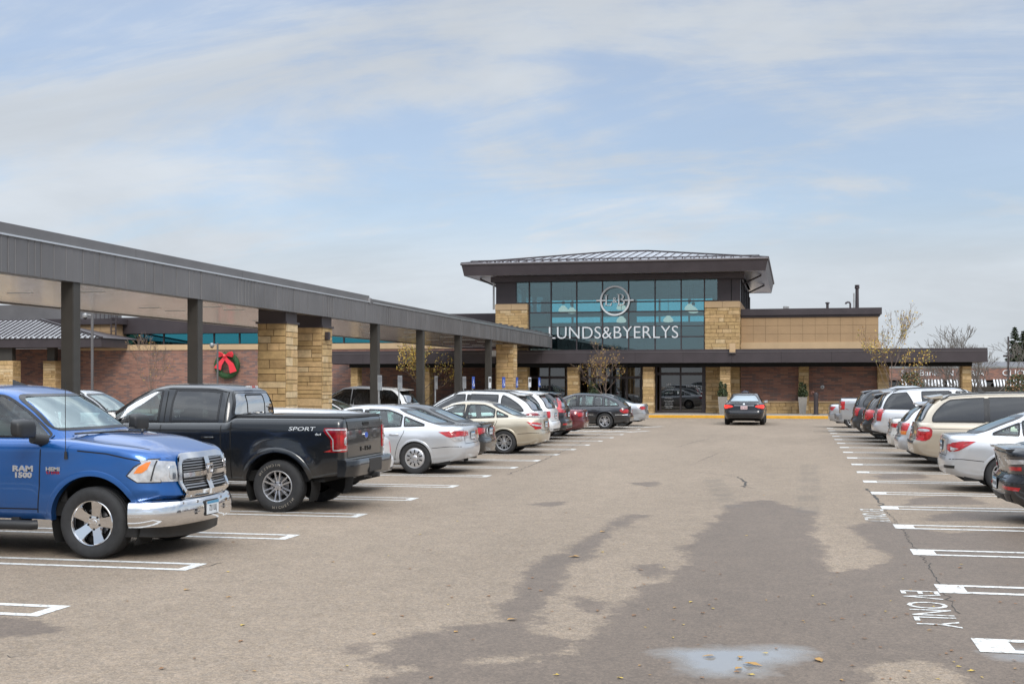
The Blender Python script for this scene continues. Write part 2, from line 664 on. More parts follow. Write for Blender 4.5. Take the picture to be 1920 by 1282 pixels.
        for path in S.get('fseams', []): s.strip(g, path, sw, 'f', 1, M['dark'], .0022)
        for path in S.get('tseams', []):
            s.strip(g, path, sw, 't', 1, M['dark'], .0022)
            s.strip(g, [(x, -y) for x, y in path], sw, 't', 1, M['dark'], .0022)
        vv = [bm.verts.new(v) for v in g.v]
        for f in g.f:
            try:
                nf = bm.faces.new([vv[i] for i in f]); nf.material_index = 1; nf.smooth = True
            except ValueError: pass
        bm.to_mesh(me); bm.free()
        me.materials.append(pm); me.materials.append(M['dark'])
        me.set_sharp_from_angle(angle=math.radians(48))
        link('body', me, root)
        # ---- glass, each pane with its rubber seal
        for poly, gm in panes:
            for sd in side:
                g = MB(); s.decal(g, poly, 'y', sd, gm, .002, 0)
                s.strip(g, poly, S.get('sealw', .034), 'y', sd, M['trim'], .0045, True)
                s.part(g, 'side_window')
        for poly, nm, axn, gm in ((ws, 'windscreen', 'f', S.get('shieldmat', 'gshield')), (rg, 'rear_window', 'r', S.get('rglass', 'grear'))):
            if poly:
                g = MB(); s.decal(g, poly, axn, 1, M[gm], .002, 0, .07, (1., .8, .6, .4, .2))
                s.strip(g, poly, S.get('shieldw', .045), axn, 1, M['trim'], .0045, True)
                s.part(g, nm)
        # pillars blacked out between panes
        if S.get('pillars'):
            g = MB()
            for p in S['pillars']:
                poly = s.pane_poly(*p, **dict(S.get('panekw', {}), r=0))
                for sd in side: s.decal(g, poly, 'y', sd, M['trim'], .003, 0)
            s.part(g, 'pillar_cover')
        # ---- arches, wells, underbody
        lip = M['black'] if S.get('clad') else pm
        lw = S.get('lipw', .035)
        w = MB()
        for a in S['ax']:
            for sd in side:
                g = MB()
                row = []
                for i in range(49):
                    an = PI * (-.12 + 1.24 * i / 48)
                    c, sn = math.cos(an), math.sin(an)
                    pi_ = (a + c * (Ra - .012), rw + sn * (Ra - .012)); po = (a + c * (Ra + lw), rw + sn * (Ra + lw))
                    if min(pi_[1], po[1]) < s.zb(a) + .005: continue
                    p1, n1 = s.hit('y', sd, *po); p0, n0 = s.hit('y', sd, a + c * (Ra + .006), rw + sn * (Ra + .006))
                    q0 = Vector((pi_[0], p0.y, pi_[1]))
                    o_ = S.get('lipo', .007)
                    row.append((p1 + n1 * .001, p1 + (p0 - p1) * .3 + Vector((0, sd * o_, 0)), q0 + Vector((0, sd * o_, 0)), q0 - Vector((0, sd * .09, 0))))
                b0 = len(g.v)
                for r_ in row: g.v += [tuple(p) for p in r_]
                for i in range(len(row) - 1):
                    for j in range(3):
                        g.face((b0 + 4 * i + j, b0 + 4 * i + 4 + j, b0 + 4 * i + 5 + j, b0 + 4 * i + 1 + j), lip)
                s.part(g, 'wheel_arch', 50)
                n = 20; b1 = len(w.v)
                yo, yi = sd * (W2 - .07), sd * (W2 - .46)
                for i in range(n + 1):
                    an = PI * (-.15 + 1.3 * i / n)
                    x, z = a + math.cos(an) * (Ra + .0), rw + math.sin(an) * (Ra + .0)
                    w.v += [(x, yo, z), (x, yi, z)]
                for i in range(n): w.face((b1 + 2 * i, b1 + 2 * i + 1, b1 + 2 * i + 3, b1 + 2 * i + 2), M['dark'])
                cidx = len(w.v); w.v.append((a, yi, rw))
                for i in range(n): w.face((b1 + 2 * i + 1, cidx, b1 + 2 * i + 3), M['dark'])
        zu = S.get('zu', max(.2, s.zb(0) - .04))
        w.box(s.xR + .35, s.xF - .35, -W2 + .14, W2 - .14, zu, zu + .16, M['dark'])
        s.part(w, 'underbody', 60)
        # ---- lamps and coloured panels: (part name, mirrored?, [(axis, poly, material, offset)])
        for nm, mir, items in S['panels']:
            for sd in (side if mir else (1,)):
                g = MB()
                for it in items:
                    axn, poly, mt = it[:3]
                    off = it[3] if len(it) > 3 else .008
                    if axn != 'y' and sd < 0: poly = [(-u, v) if axn != 't' else (u, -v) for u, v in poly]
                    s.decal(g, poly, axn, sd, M[mt] if isinstance(mt, str) else mt, off, .012)
                s.part(g, nm, 50)
        # ---- handles
        for x, z, *rest in S.get('handles', []):
            mt = M[rest[0]] if rest else pm
            for sd in side:
                p, n = s.hit('y', sd, x, z)
                g = MB(); g.box(x - .11, x + .11, p.y - sd * .01, p.y + sd * .035, z - .017, z + .017, mt, .014)
                g.box(x - .06, x + .06, p.y - sd * .012, p.y + sd * .006, z - .036, z - .016, M['black'], .008)
                s.part(g, 'door_handle', 50)
        # ---- mirrors
        if S.get('mirror'):
            x, z, mt = S['mirror'][:3]
            k = S['mirror'][3] if len(S['mirror']) > 3 else 1.
            for sd in side:
                p, n = s.hit('y', sd, x, z - .02)
                y = p.y
                g = MB()
                bmx = bmesh.new()
                bmesh.ops.create_icosphere(bmx, subdivisions=3, radius=1)
                for v in bmx.verts:
                    c = v.co
                    px = max(c.x, -.45)
                    v.co = (x - .02 + px * .10 * k, y + sd * (.15 * k + c.y * .105 * k) , z + .03 * k + c.z * .078 * k * (1 - .15 * c.y * sd))
                g.bm(bmx, M[mt] if isinstance(mt, str) else mt)
                g.tube([(x, y - sd * .03, z - .03), (x - .0, y + sd * .10, z - .02)], .022, M['black'], 6)
                g.box(x - .07 * k - .004, x - .066 * k + .003, y + sd * .07 * k, y + sd * .23 * k, z - .02 * k, z + .085 * k, M['chrome'])
                s.part(g, 'wing_mirror', 50)
        # ---- plates, exhausts, rails, spoiler
        if S.get('plate'):
            z, mt = S['plate'][:2]
            axn = S['plate'][2] if len(S['plate']) > 2 else 'r'
            p, n = s.hit(axn, 1, 0, z)
            sg = -1 if axn == 'r' else 1
            g = MB()
            g.box(p.x - .01, p.x + sg * .012, -.165, .165, z - .09, z + .09, M['black'], .004)
            g.box(p.x + sg * .013, p.x + sg * .017, -.152, .152, z - .076, z + .076, M[mt])
            if mt == 'plate': g.box(p.x + sg * .018, p.x + sg * .0205, -.152, .152, z + .05, z + .074, M['plateb'])
            for i in range(6):
                if i == 3 : continue
                g.box(p.x + sg * .018, p.x + sg * .0205, -.118 + i * .042, -.104 + i * .042, z - .035, z + .018, M['black'])
            s.part(g, 'number_plate')
        for y, z in S.get('exhaust', []):
            g = MB(); p, n = s.hit('r', 1, y, max(z, s.zb(s.xR) + .03))
            g.lathe([(.030, .35), (.034, -.02), (.028, -.02), (.026, .3)], M['steel'], 14, 'x', (p.x + .07, y, z + .03))
            s.part(g, 'exhaust_pipe', 50)
        if S.get('rails'):
            xa, xb, y, mt = S['rails']
            for sd in side:
                g = MB()
                pts = []
                for i in range(13):
                    t = i / 12; x = xa + (xb - xa) * t
                    p, n = s.hit('t', 1, x, sd * y)
                    pts.append((x, sd * y, p.z + (.045 if 0 < i < 12 else .0)))
                g.tube(pts, .017, M[mt], 6); s.part(g, 'roof_rail', 60)
        if S.get('spoiler'):
            d = S['spoiler']
            g = MB(); n = 14
            rows = []
            for i in range(n + 1):
                y = d['w'] * (-1 + 2 * i / n)
                k = 1 - .25 * abs(y / d['w']) ** 2
                rows.append([(d['x0'], y, d['z0'] - .02 * (y / d['w']) ** 2), (d['x1'] + (1 - k) * .3, y, d['z1'] - .03 * (y / d['w']) ** 2),
                             (d['x1'] + (1 - k) * .3 + .01, y, d['z1'] - .03 - .03 * (y / d['w']) ** 2), (d['x0'] - .03, y, d['z0'] - .07 - .02 * (y / d['w']) ** 2)])
            b0 = len(g.v)
            for r_ in rows: g.v += r_
            for i in range(n):
                for j in range(4):
                    k = (j + 1) % 4
                    mt = pm if j < 2 or not d.get('dark') else M['black']
                    g.face((b0 + 4 * i + j, b0 + 4 * i + k, b0 + 4 * i + 4 + k, b0 + 4 * i + 4 + j), mt)
            g.face([b0 + j for j in range(4)], pm); g.face([b0 + 4 * n + j for j in range(3, -1, -1)], pm)
            s.part(g, 'spoiler', 40)
        if S.get('fin'):
            x, h = S['fin']
            p, n = s.hit('t', 1, x, 0)
            g = MB(); g.add([(x + .12, 0, p.z - .01), (x - .06, .02, p.z - .01), (x - .06, -.02, p.z - .01), (x - .07, 0, p.z + h)], [(0, 1, 3), (0, 3, 2), (1, 2, 3)], M['black'])
            s.part(g, 'antenna', 20)
        if S.get('wiper'):
            y0, z0, y1, z1 = S['wiper']
            g = MB(); pts = []
            for i in range(6):
                t = i / 5
                p, n = s.hit('r', 1, y0 + (y1 - y0) * t, z0 + (z1 - z0) * t); pts.append(p + n * .015)
            g.tube(pts, .008, M['black'], 5); s.part(g, 'rear_wiper')
        # ---- cabin
        im = M[S.get('cabin', 'inner')]
        zf = S.get('floor', .26)
        bz = s.zs((x0g + x1g) / 2) - .03
        wi = S['wb'] - .09
        g = MB()
        xa, xb = x0g + .22, x1g - .1
        g.box(xa, xb, -wi, wi, zf, zf + .03, im)
        for sd in side: g.box(xa, xb, sd * wi, sd * (wi + .02), zf, bz - .01, im)
        g.box(xa - .02, xa, -wi, wi, zf, bz - .01, im)
        if S.get('shelf'):
            g.box(xa, S['shelf'], -wi, wi, bz - .04, bz - .015, im)
        s.part(g, 'cabin_floor')
        g = MB(); g.box(xb - .62, xb + .02, -wi, wi, bz - .28, bz + .0, M['inner'], .07); s.part(g, 'dashboard', 50)
        sm = M[S.get('seatm', S.get('cabin', 'inner'))]
        hs = S.get('seath', 0.)
        for x, ys in S['seats']:
            for y in ys:
                g = MB()
                g.box(x - .02, x + .46, y - .25, y + .25, zf + .12, zf + .3, sm, .06)
                bmx = bmesh.new(); bmesh.ops.create_cube(bmx, size=1)
                for v in bmx.verts:
                    c = v.co
                    v.co = (x + c.x * .13 - (c.z + .5) * .16, y + c.y * (.50 - .06 * (c.z + .5)), zf + .50 + hs / 2 + c.z * (.56 + hs))
                bmesh.ops.bevel(bmx, geom=bmx.edges[:], offset=.05, segments=3, affect='EDGES'); g.bm(bmx, sm)
                g.box(x - .23, x - .12, y - .13, y + .13, zf + .80 + hs, zf + .96 + hs, sm, .045)
                s.part(g, 'seat', 50)
        g = MB()
        xw = S['seats'][0][0] + .62; zw = bz - .02
        pts = [(xw - .10 * math.sin(a) * .5, .37 + .185 * math.cos(a), zw + .17 * math.sin(a)) for a in [2 * PI * i / 20 for i in range(21)]]
        g.tube(pts, .016, M['inner'], 6)
        g.box(xw - .01, xw + .02, .2, .54, zw - .02, zw + .02, M['inner']); s.part(g, 'steering_wheel', 60)
        # ---- wheels
        yo = W2 - S.get('tuck', .025)
        proto = None
        for a in S['ax']:
            for sd in side:
                if proto is None:
                    proto = make_wheel(S, root); o = proto
                else: o = copy_tree(proto, root)
                o.location = (a, sd * yo, rw); o.rotation_euler = (0, R.uniform(0, 6) if False else 0, 0 if sd > 0 else PI)
        return s

def make_wheel(S, root):
    Rw = S['Rw']; rr = S.get('rim', .66) * Rw; tw = S.get('tw', .22)
    g = MB()
    mid = (rr + Rw) / 2
    pr = [(rr - .012, -.02), (rr + .006, -.004), (rr + .02, .004), (mid, .014), (Rw - .035, .006), (Rw - .014, -.008), (Rw - .003, -.03)]
    k = 4
    for i in range(k):
        h0 = -.03 - (tw - .06) * i / k; h1 = -.03 - (tw - .06) * (i + 1) / k
        pr += [(Rw, h0 - .004), (Rw, h1 + .012), (Rw - .012, h1 + .009), (Rw - .012, h1 + .002)]
    pr += [(Rw - .014, -tw + .008), (Rw - .04, -tw - .004), (rr, -tw)]
    g.lathe(pr, M['rubber'], 48, 'y')
    o = g.build('wheel', root, 50)
    st = S['wheel']
    mt = M[st.get('mat', 'alloy')]
    g = MB()
    g.lathe([(rr + .004, -.006), (rr - .004, .003), (rr - .014, .0), (rr - .022, -.02), (rr - .03, -.10), (rr - .03, -tw + .02)], mt, 40, 'y')
    g.lathe([(rr - .03, -.13), (.001, -.13)], M['dark'], 30, 'y')
    g.lathe([(rr * .62, -.115), (rr * .62, -.108), (.05, -.108)], M['steel'], 30, 'y')
    n = st['n']
    if st.get('kind') == 'cap':
        g.lathe([(rr - .006, -.004), (rr * .9, .006), (rr * .55, .016), (.06, .010), (.05, .018), (.001, .02)], mt, 40, 'y')
        for i in range(n):
            a = 2 * PI * (i + .5) / n
            er = Vector((math.cos(a), 0, math.sin(a))); et = Vector((-math.sin(a), 0, math.cos(a)))
            c = er * (rr * .68) + Vector((0, .0155, 0))
            poly = [(-rr * .17, -.010), (rr * .17, -.018), (rr * .19, 0), (rr * .17, .018), (-rr * .17, .010)]
            g.add([c + er * u + et * v + Vector((0, -.012 * (u / (rr * .2) + .2) + .003, 0)) for u, v in poly], [(0, 1, 2, 3, 4)], M['dark'])
        for i in range(5):
            a = 2 * PI * i / 5
            g.lathe([(.012, .018), (.012, .012)], M['dark'], 8, 'y', (.085 * math.cos(a), 0, .085 * math.sin(a)))
            g.lathe([(.001, .0215), (.012, .0215)], M['dark'], 8, 'y', (.085 * math.cos(a), 0, .085 * math.sin(a)))
    else:
        tw_ = st.get('twin', 0.); w0, w1 = st['w']
        hr = st.get('hub', .075)
        for i in range(n):
            for tsg in ((1, -1) if tw_ else (0,)):
                a0 = 2 * PI * i / n + st.get('ph', PI / 2)
                a = a0
                er = Vector((math.cos(a), 0, math.sin(a))); et = Vector((-math.sin(a), 0, math.cos(a)))
                def P(u, v, h): return er * u + et * v + Vector((0, h, 0))
                t0, t1 = tsg * tw_ * .25, tsg * tw_
                r0, r1, rm = hr * .6, rr - .008, rr * .6
                ds = st.get('dish', .03)
                secs = [(r0, t0, w0, -ds), (rm, t0 + (t1 - t0) * .6, (w0 + w1) / 2 * .92, -ds * .55), (r1, t1, w1, -.008)]
                vs = []
                for r_, t_, w_, h_ in secs:
                    vs += [P(r_, t_ - w_, h_ - .035), P(r_, t_ - w_ * .8, h_), P(r_, t_ + w_ * .8, h_), P(r_, t_ + w_, h_ - .035)]
                fs = []
                for k_ in range(2):
                    for j in range(3): fs.append((4 * k_ + j, 4 * k_ + 4 + j, 4 * k_ + 5 + j, 4 * k_ + 1 + j))
                g.add(vs, fs, mt)
        ds = st.get('dish', .03)
        g.lathe([(hr, -ds - .03), (hr, -ds + .002), (hr * .8, -ds + .006), (hr * .45, -ds + .006), (hr * .42, -ds + .014), (.001, -ds + .016)], mt, 24, 'y')
        for i in range(5):
            a = 2 * PI * (i + .5) / 5 + PI / 2
            q = hr * .85
            g.lathe([(.013, -ds - .01), (.013, -ds + .010), (.001, -ds + .010)], M['dark'], 8, 'y', (q * math.cos(a), 0, q * math.sin(a)))
    g.build('rim', o, 40)
    return o
# ---------------------------------------------------------------- vehicle shapes
def scaled(S, sx, sy, sz):
    S = dict(S)
    for k in ('xf', 'xr'): S[k] = [(z * sz, x * sx) for z, x in S[k]]
    for k in ('zb', 'zs', 'zr'): S[k] = [(x * sx, z * sz) for x, z in S[k]]
    for k in ('gf', 'gr'): S[k] = [(t, x * sx) for t, x in S[k]]
    S['taper'] = [(x * sx, k) for x, k in S['taper']]
    for k in ('crown', 'rcrown'): S[k] = [(x * sx, z) for x, z in S[k]]
    S['W'] *= sy; S['wb'] = S['wb'] * sy; S['wr'] = S['wr'] * sy
    S['ax'] = [a * sx for a in S['ax']]
    S['panes'] = [tuple(v * sx for v in p[:4]) + tuple(p[4:]) for p in S['panes']]
    if S.get('pillars'): S['pillars'] = [tuple(v * sx for v in p) for p in S['pillars']]
    f2 = {'y': (sx, sz), 'f': (sy, sz), 'r': (sy, sz), 't': (sx, sy)}
    def sc(path, a): return [(u * f2[a][0], v * f2[a][1]) for u, v in path]
    for k, a in (('seams', 'y'), ('rseams', 'r'), ('fseams', 'f'), ('tseams', 't')):
        if S.get(k): S[k] = [sc(p, a) for p in S[k]]
    S['panels'] = [(n, m, [(it[0], sc(it[1], it[0])) + tuple(it[2:]) for it in its]) for n, m, its in S['panels']]
    S['handles'] = [(h[0] * sx, h[1] * sz) + tuple(h[2:]) for h in S.get('handles', [])]
    if S.get('mirror'): S['mirror'] = (S['mirror'][0] * sx, S['mirror'][1] * sz) + tuple(S['mirror'][2:])
    if S.get('plate'): S['plate'] = (S['plate'][0] * sz,) + tuple(S['plate'][1:])
    if S.get('exhaust'): S['exhaust'] = sc(S['exhaust'], 'r')
    if S.get('rails'): S['rails'] = (S['rails'][0] * sx, S['rails'][1] * sx, S['rails'][2] * sy, S['rails'][3])
    if S.get('wiper'): a = S['wiper']; S['wiper'] = (a[0] * sy, a[1] * sz, a[2] * sy, a[3] * sz)
    if S.get('fin'): S['fin'] = (S['fin'][0] * sx, S['fin'][1])
    if S.get('spoiler'):
        d = dict(S['spoiler'])
        for k in ('x0', 'x1'): d[k] *= sx
        for k in ('z0', 'z1'): d[k] *= sz
        d['w'] *= sy; S['spoiler'] = d
    S['seats'] = [(x * sx, [y * sy for y in ys]) for x, ys in S['seats']]
    for k in ('crease',):
        if S.get(k): S[k] = [(z * sz, w, a) for z, w, a in S[k]]
    if S.get('shelf'): S['shelf'] *= sx
    return S

BASEW = dict(n=5, w=(.035, .03), dish=.03)
def sedan(L=4.85, W=1.83, H=1.46, **o):
    S = dict(
        W=1.83, wb=.80, wr=.545,
        xf=[(.18, 2.28), (.3, 2.38), (.5, 2.425), (.6, 2.42), (.70, 2.37), (.78, 2.28)],
        xr=[(.2, -2.28), (.32, -2.38), (.5, -2.425), (.58, -2.42), (.66, -2.385), (.8, -2.37), (.93, -2.36), (1.0, -2.31)],
        zb=[(-2.43, .34), (-2.1, .27), (-1.6, .22), (1.6, .22), (2.1, .23), (2.43, .24)],
        zs=[(-2.43, .975), (-2.3, .99), (-1.8, 1.0), (-1.2, .985), (0, .94), (1.0, .91), (1.4, .90), (1.9, .83), (2.2, .75), (2.43, .66)],
        gf=[(0, 1.42), (.5, .98), (.9, .52), (1, .36)], gr=[(0, -1.95), (.5, -1.50), (.9, -1.06), (1, -.88)],
        zr=[(-1.1, 1.36), (-.6, 1.41), (-.1, 1.42), (.4, 1.385)],
        sec=[(0, .13), (.08, .085), (.25, .04), (.45, .012), (.6, .0), (.75, .004), (.87, .022), (.95, .05), (1, .105)],
        taper=[(-2.45, .955), (-1.6, .99), (-.5, 1.), (1., 1.), (1.7, .98), (2.45, .93)],
        plan=dict(rxf=.50, ryf=.42, bf=.16, rxr=.32, ryr=.30, br=.07), gplan=dict(rxf=.42, ryf=.24, bf=.10, rxr=.34, ryr=.22, br=.08),
        crown=[(-2.4, .025), (-1.6, .03), (1.3, .035), (2.4, .05)], rcrown=[(-1, .035), (.4, .035)],
        ax=[1.40, -1.35], Ra=.365, Rw=.325, tw=.21,
        crease=[(.78, .05, .010)],
        panes=[(-.10, -.16, 1.4, 1.4, 'gclear'), (-1.04, -1.0, -.19, -.25, 'gclear'), (-1.6, -1.6, -1.09, -1.05, 'gclear')],
        pillars=[(-.19, -.25, -.10, -.16)],
        shield={}, rear={'lo': .06},
        seams=[[(-.14, .93), (-.14, .62), (-.10, .30)], [(1.02, .90), (1.04, .6), (.98, .30)], [(-1.12, .96), (-1.10, .86), (-.98, .62), (-.93, .45), (-.90, .30)], [(-.93, .30), (1.0, .30)],
               [(-2.36, .58), (-2.1, .585), (-1.72, .55)]],
        rseams=[[(-.62, .98), (-.56, .64), (.56, .64), (.62, .98)]],
        tseams=[[(1.45, .70), (2.1, .62)]],
        panels=[('headlight', True, [('f', [(.50, .60), (.80, .64), (.80, .74), (.5, .70)], 'clearl'), ('y', [(2.28, .60), (1.9, .68), (1.92, .77), (2.2, .71)], 'clearl')]),
                ('grille', False, [('f', rounded([(-.42, .46), (.42, .46), (.46, .66), (-.46, .66)], .05), 'black')]),
                ('tail_light', True, [('y', [(-1.98, .87), (-2.33, .91), (-2.36, .70), (-2.18, .72)], 'red'), ('r', [(.84, .905), (.44, .90), (.46, .80), (.72, .74), (.83, .70)], 'red')])],
        handles=[(.02, .80), (-.90, .83)], mirror=(1.0, .98, None), plate=(.80, 'plate'),
        exhaust=[(.52, .27)], wheel=BASEW, seats=[(.18, (.38, -.38)), (-.72, (.38, -.38))], shelf=-1.15,
    )
    S.update(o)
    S = scaled(S, L / 4.85, W / 1.83, H / 1.46)
    if S['mirror'] and S['mirror'][2] is None: S['mirror'] = S['mirror'][:2] + (S['paint'],)
    return S

def suv(L=4.65, W=1.86, H=1.70, **o):
    S = dict(
        W=1.86, wb=.83, wr=.62,
        xf=[(.22, 2.18), (.36, 2.28), (.55, 2.325), (.72, 2.31), (.86, 2.24), (.95, 2.14)],
        xr=[(.3, -2.20), (.42, -2.305), (.58, -2.325), (.66, -2.30), (.74, -2.25), (.95, -2.235), (1.1, -2.20)],
        zb=[(-2.33, .40), (-2.0, .33), (-1.6, .28), (1.6, .28), (2.0, .28), (2.33, .30)],
        zs=[(-2.33, 1.07), (-1.5, 1.06), (0, 1.03), (1.0, 1.02), (1.5, .99), (2.0, .92), (2.33, .82)],
        gf=[(0, 1.32), (.5, .94), (.9, .50), (1, .34)], gr=[(0, -2.19), (.5, -2.05), (.85, -1.86), (1, -1.72)],
        zr=[(-1.8, 1.58), (-1.0, 1.64), (-.1, 1.66), (.4, 1.62)],
        sec=[(0, .12), (.08, .08), (.25, .035), (.45, .01), (.6, .0), (.75, .004), (.87, .02), (.95, .045), (1, .095)],
        taper=[(-2.35, .96), (-1.6, .99), (-.5, 1.), (1., 1.), (1.7, .985), (2.35, .93)],
        plan=dict(rxf=.46, ryf=.40, bf=.15, rxr=.30, ryr=.26, br=.06), gplan=dict(rxf=.40, ryf=.24, bf=.10, rxr=.26, ryr=.20, br=.07),
        crown=[(-2.3, .02), (1.2, .035), (2.3, .05)], rcrown=[(-1.8, .035), (.4, .035)], ginx=.35,
        ax=[1.36, -1.29], Ra=.40, Rw=.355, tw=.225, clad=True,
        crease=[(.84, .05, .010)],
        panes=[(-.08, -.12, 1.4, 1.4, 'gclear'), (-1.05, -1.10, -.18, -.22, 'gtint'), (-2.1, -2.1, -1.15, -1.20, 'gtint')],
        panekw=dict(cp=.20),
        pillars=[(-.18, -.22, -.08, -.12)],
        shield={}, rear={'lo': .06, 'hi': .10}, rglass='gtint',
        seams=[[(-.13, 1.0), (-.13, .38)], [(.98, 1.0), (.96, .38)], [(-1.1, 1.0), (-1.08, .9), (-.93, .62), (-.88, .40)], [(-.9, .38), (.97, .38)]],
        rseams=[[(-.70, 1.05), (-.68, .70), (.68, .70), (.70, 1.05)]],
        panels=[('headlight', True, [('f', [(.50, .74), (.82, .78), (.80, .90), (.5, .84)], 'clearl'), ('y', [(2.16, .74), (1.85, .80), (1.88, .90), (2.1, .86)], 'clearl')]),
                ('grille', False, [('f', rounded([(-.42, .56), (.42, .56), (.46, .80), (-.46, .80)], .05), 'black')]),
                ('tail_light', True, [('y', [(-1.95, 1.0), (-2.17, 1.02), (-2.2, .80), (-2.1, .80)], 'red'), ('r', [(.84, 1.02), (.52, 1.0), (.55, .86), (.83, .80)], 'red')]),
                ('bumper_trim', False, [('r', [(-.72, .36), (.72, .36), (.78, .46), (-.78, .46)], 'black')])],
        handles=[(.06, .88), (-.88, .90)], mirror=(.98, 1.10, None), plate=(.86, 'plate'),
        exhaust=[(.5, .33)], wheel=BASEW, seats=[(.22, (.38, -.38)), (-.70, (.38, -.38))], seath=.08, floor=.40,
        spoiler=dict(x0=-1.62, x1=-1.98, z0=1.635, z1=1.585, w=.58), wiper=(.05, 1.13, -.35, 1.22),
    )
    S.update(o)
    S = scaled(S, L / 4.65, W / 1.86, H / 1.70)
    if S['mirror'] and S['mirror'][2] is None: S['mirror'] = S['mirror'][:2] + (S['paint'],)
    return S

def pickup(**o):
    S = dict(
        W=2.03, wb=.90, wr=.69,
        xf=[(.34, 2.72), (.45, 2.88), (.60, 2.945), (.80, 2.92), (1.05, 2.90), (1.14, 2.84), (1.2, 2.72)],
        xr=[(.5, -2.80), (.56, -2.80), (1.0, -2.80), (1.3, -2.79), (1.40, -2.77), (1.43, -2.74)],
        zb=[(-2.95, .60), (-2.3, .52), (-1.7, .46), (1.6, .46), (2.4, .42), (2.95, .42)],
        zs=[(-2.95, 1.41), (-1.05, 1.41), (-.9, 1.34), (.2, 1.33), (1.2, 1.31), (1.5, 1.29), (2.3, 1.22), (2.8, 1.12), (2.95, 1.06)],
        gf=[(0, 1.45), (.5, 1.08), (.9, .70), (1, .54)], gr=[(0, -.98), (.5, -.97), (.9, -.90), (1, -.80)],
        zr=[(-.9, 1.86), (-.3, 1.895), (.2, 1.90), (.6, 1.865)],
        sec=[(0, .09), (.06, .06), (.2, .03), (.4, .012), (.6, .0), (.8, .0), (.9, .01), (.96, .028), (1, .06)],
        taper=[(-2.95, .985), (-2, 1.), (1.4, 1.), (2.2, .985), (2.95, .95)],
        plan=dict(rxf=.42, ryf=.40, bf=.12, rxr=.09, ryr=.09, br=.02), gplan=dict(rxf=.40, ryf=.26, bf=.10, rxr=.14, ryr=.16, br=.03),
        crown=[(-2.9, .012), (-1, .012), (1.3, .05), (2.9, .06)], rcrown=[(-1, .045), (.6, .045)], inx=.6,
        ax=[1.935, -1.745], Ra=.475, Rw=.395, tw=.27, flare=.03, flarew=.10, tuck=.01, lipw=.06, lipo=.014,
        crease=[(1.22, .04, .008)],
        panes=[(.27, .22, 1.5, 1.5, 'gclear'), (-.72, -.72, .10, .05, 'gtint')],
        panekw=dict(m=.065, cp=.1),
        shield={}, rear={'lo': .05, 'hi': .06, 'w0': .10, 'w1': .05}, rglass='gtint',
        seams=[[(.17, 1.82), (.17, 1.3), (.17, .50)], [(-.83, 1.80), (-.83, 1.3), (-.83, .50)], [(1.28, 1.28), (1.26, .50)], [(-.83, .54), (1.26, .54)],
               [(-.83, 1.80), (-.6, 1.845), (.17, 1.855)], [(-.99, 1.40), (-.99, .50)], [(-1.0, 1.395), (-.99, .9), (-.99, .50)]],
        seamw=.014,
        rseams=[[(-.80, 1.40), (-.80, .82), (.80, .82), (.80, 1.40)]],
        panels=[('headlight', True, [('f', [(.56, .86), (.92, .88), (.92, 1.06), (.56, 1.06)], 'clearl'), ('y', [(2.80, .86), (2.5, .92), (2.55, 1.08), (2.78, 1.08)], 'clearl')]),
                ('grille', False, [('f', rounded([(-.52, .78), (.52, .78), (.54, 1.06), (-.54, 1.06)], .05), 'black')])],
        handles=[(.36, 1.12), (-.62, 1.12)], mirror=(1.05, 1.38, 'black', 1.35),
        wheel=BASEW, seats=[(.55, (.42, -.42)), (-.42, (.42, -.42))], seath=.12, floor=.62, zu=.46,
    )
    S.update(o)
    return S
# ---------------------------------------------------------------- the vehicles in the photograph
def scallop(P, pts): return pts
def rear_step_bumper(root, car, x0, x1, z0, z1, w, m, step=None):
    g = MB()
    n = 20
    prof = [(x0, z1), (x1 + .02, z1), (x1, z1 - .03), (x1, (z0 + z1) / 2), (x1 + .03, z0), (x0, z0)]
    rows = []
    for i in range(n + 1):
        y = w * (-1 + 2 * i / n)
        k = max(0., abs(y) / w - .78) / .22
        rows.append([(x + .12 * k * k if x < x0 - .02 else x, y, z) for x, z in prof])
    b0 = len(g.v)
    for r in rows: g.v += r
    q = len(prof)
    for i in range(n):
        for j in range(q):
            k = (j + 1) % q
            g.face((b0 + q * i + j, b0 + q * i + k, b0 + q * i + q + k, b0 + q * i + q + j), m)
    g.face([b0 + j for j in range(q)], m); g.face([b0 + q * n + j for j in range(q - 1, -1, -1)], m)
    if step: g.box(x1 - .004, x0 - .05, -.30, .30, z0 + .03, z1 - .01, step, .01)
    return g

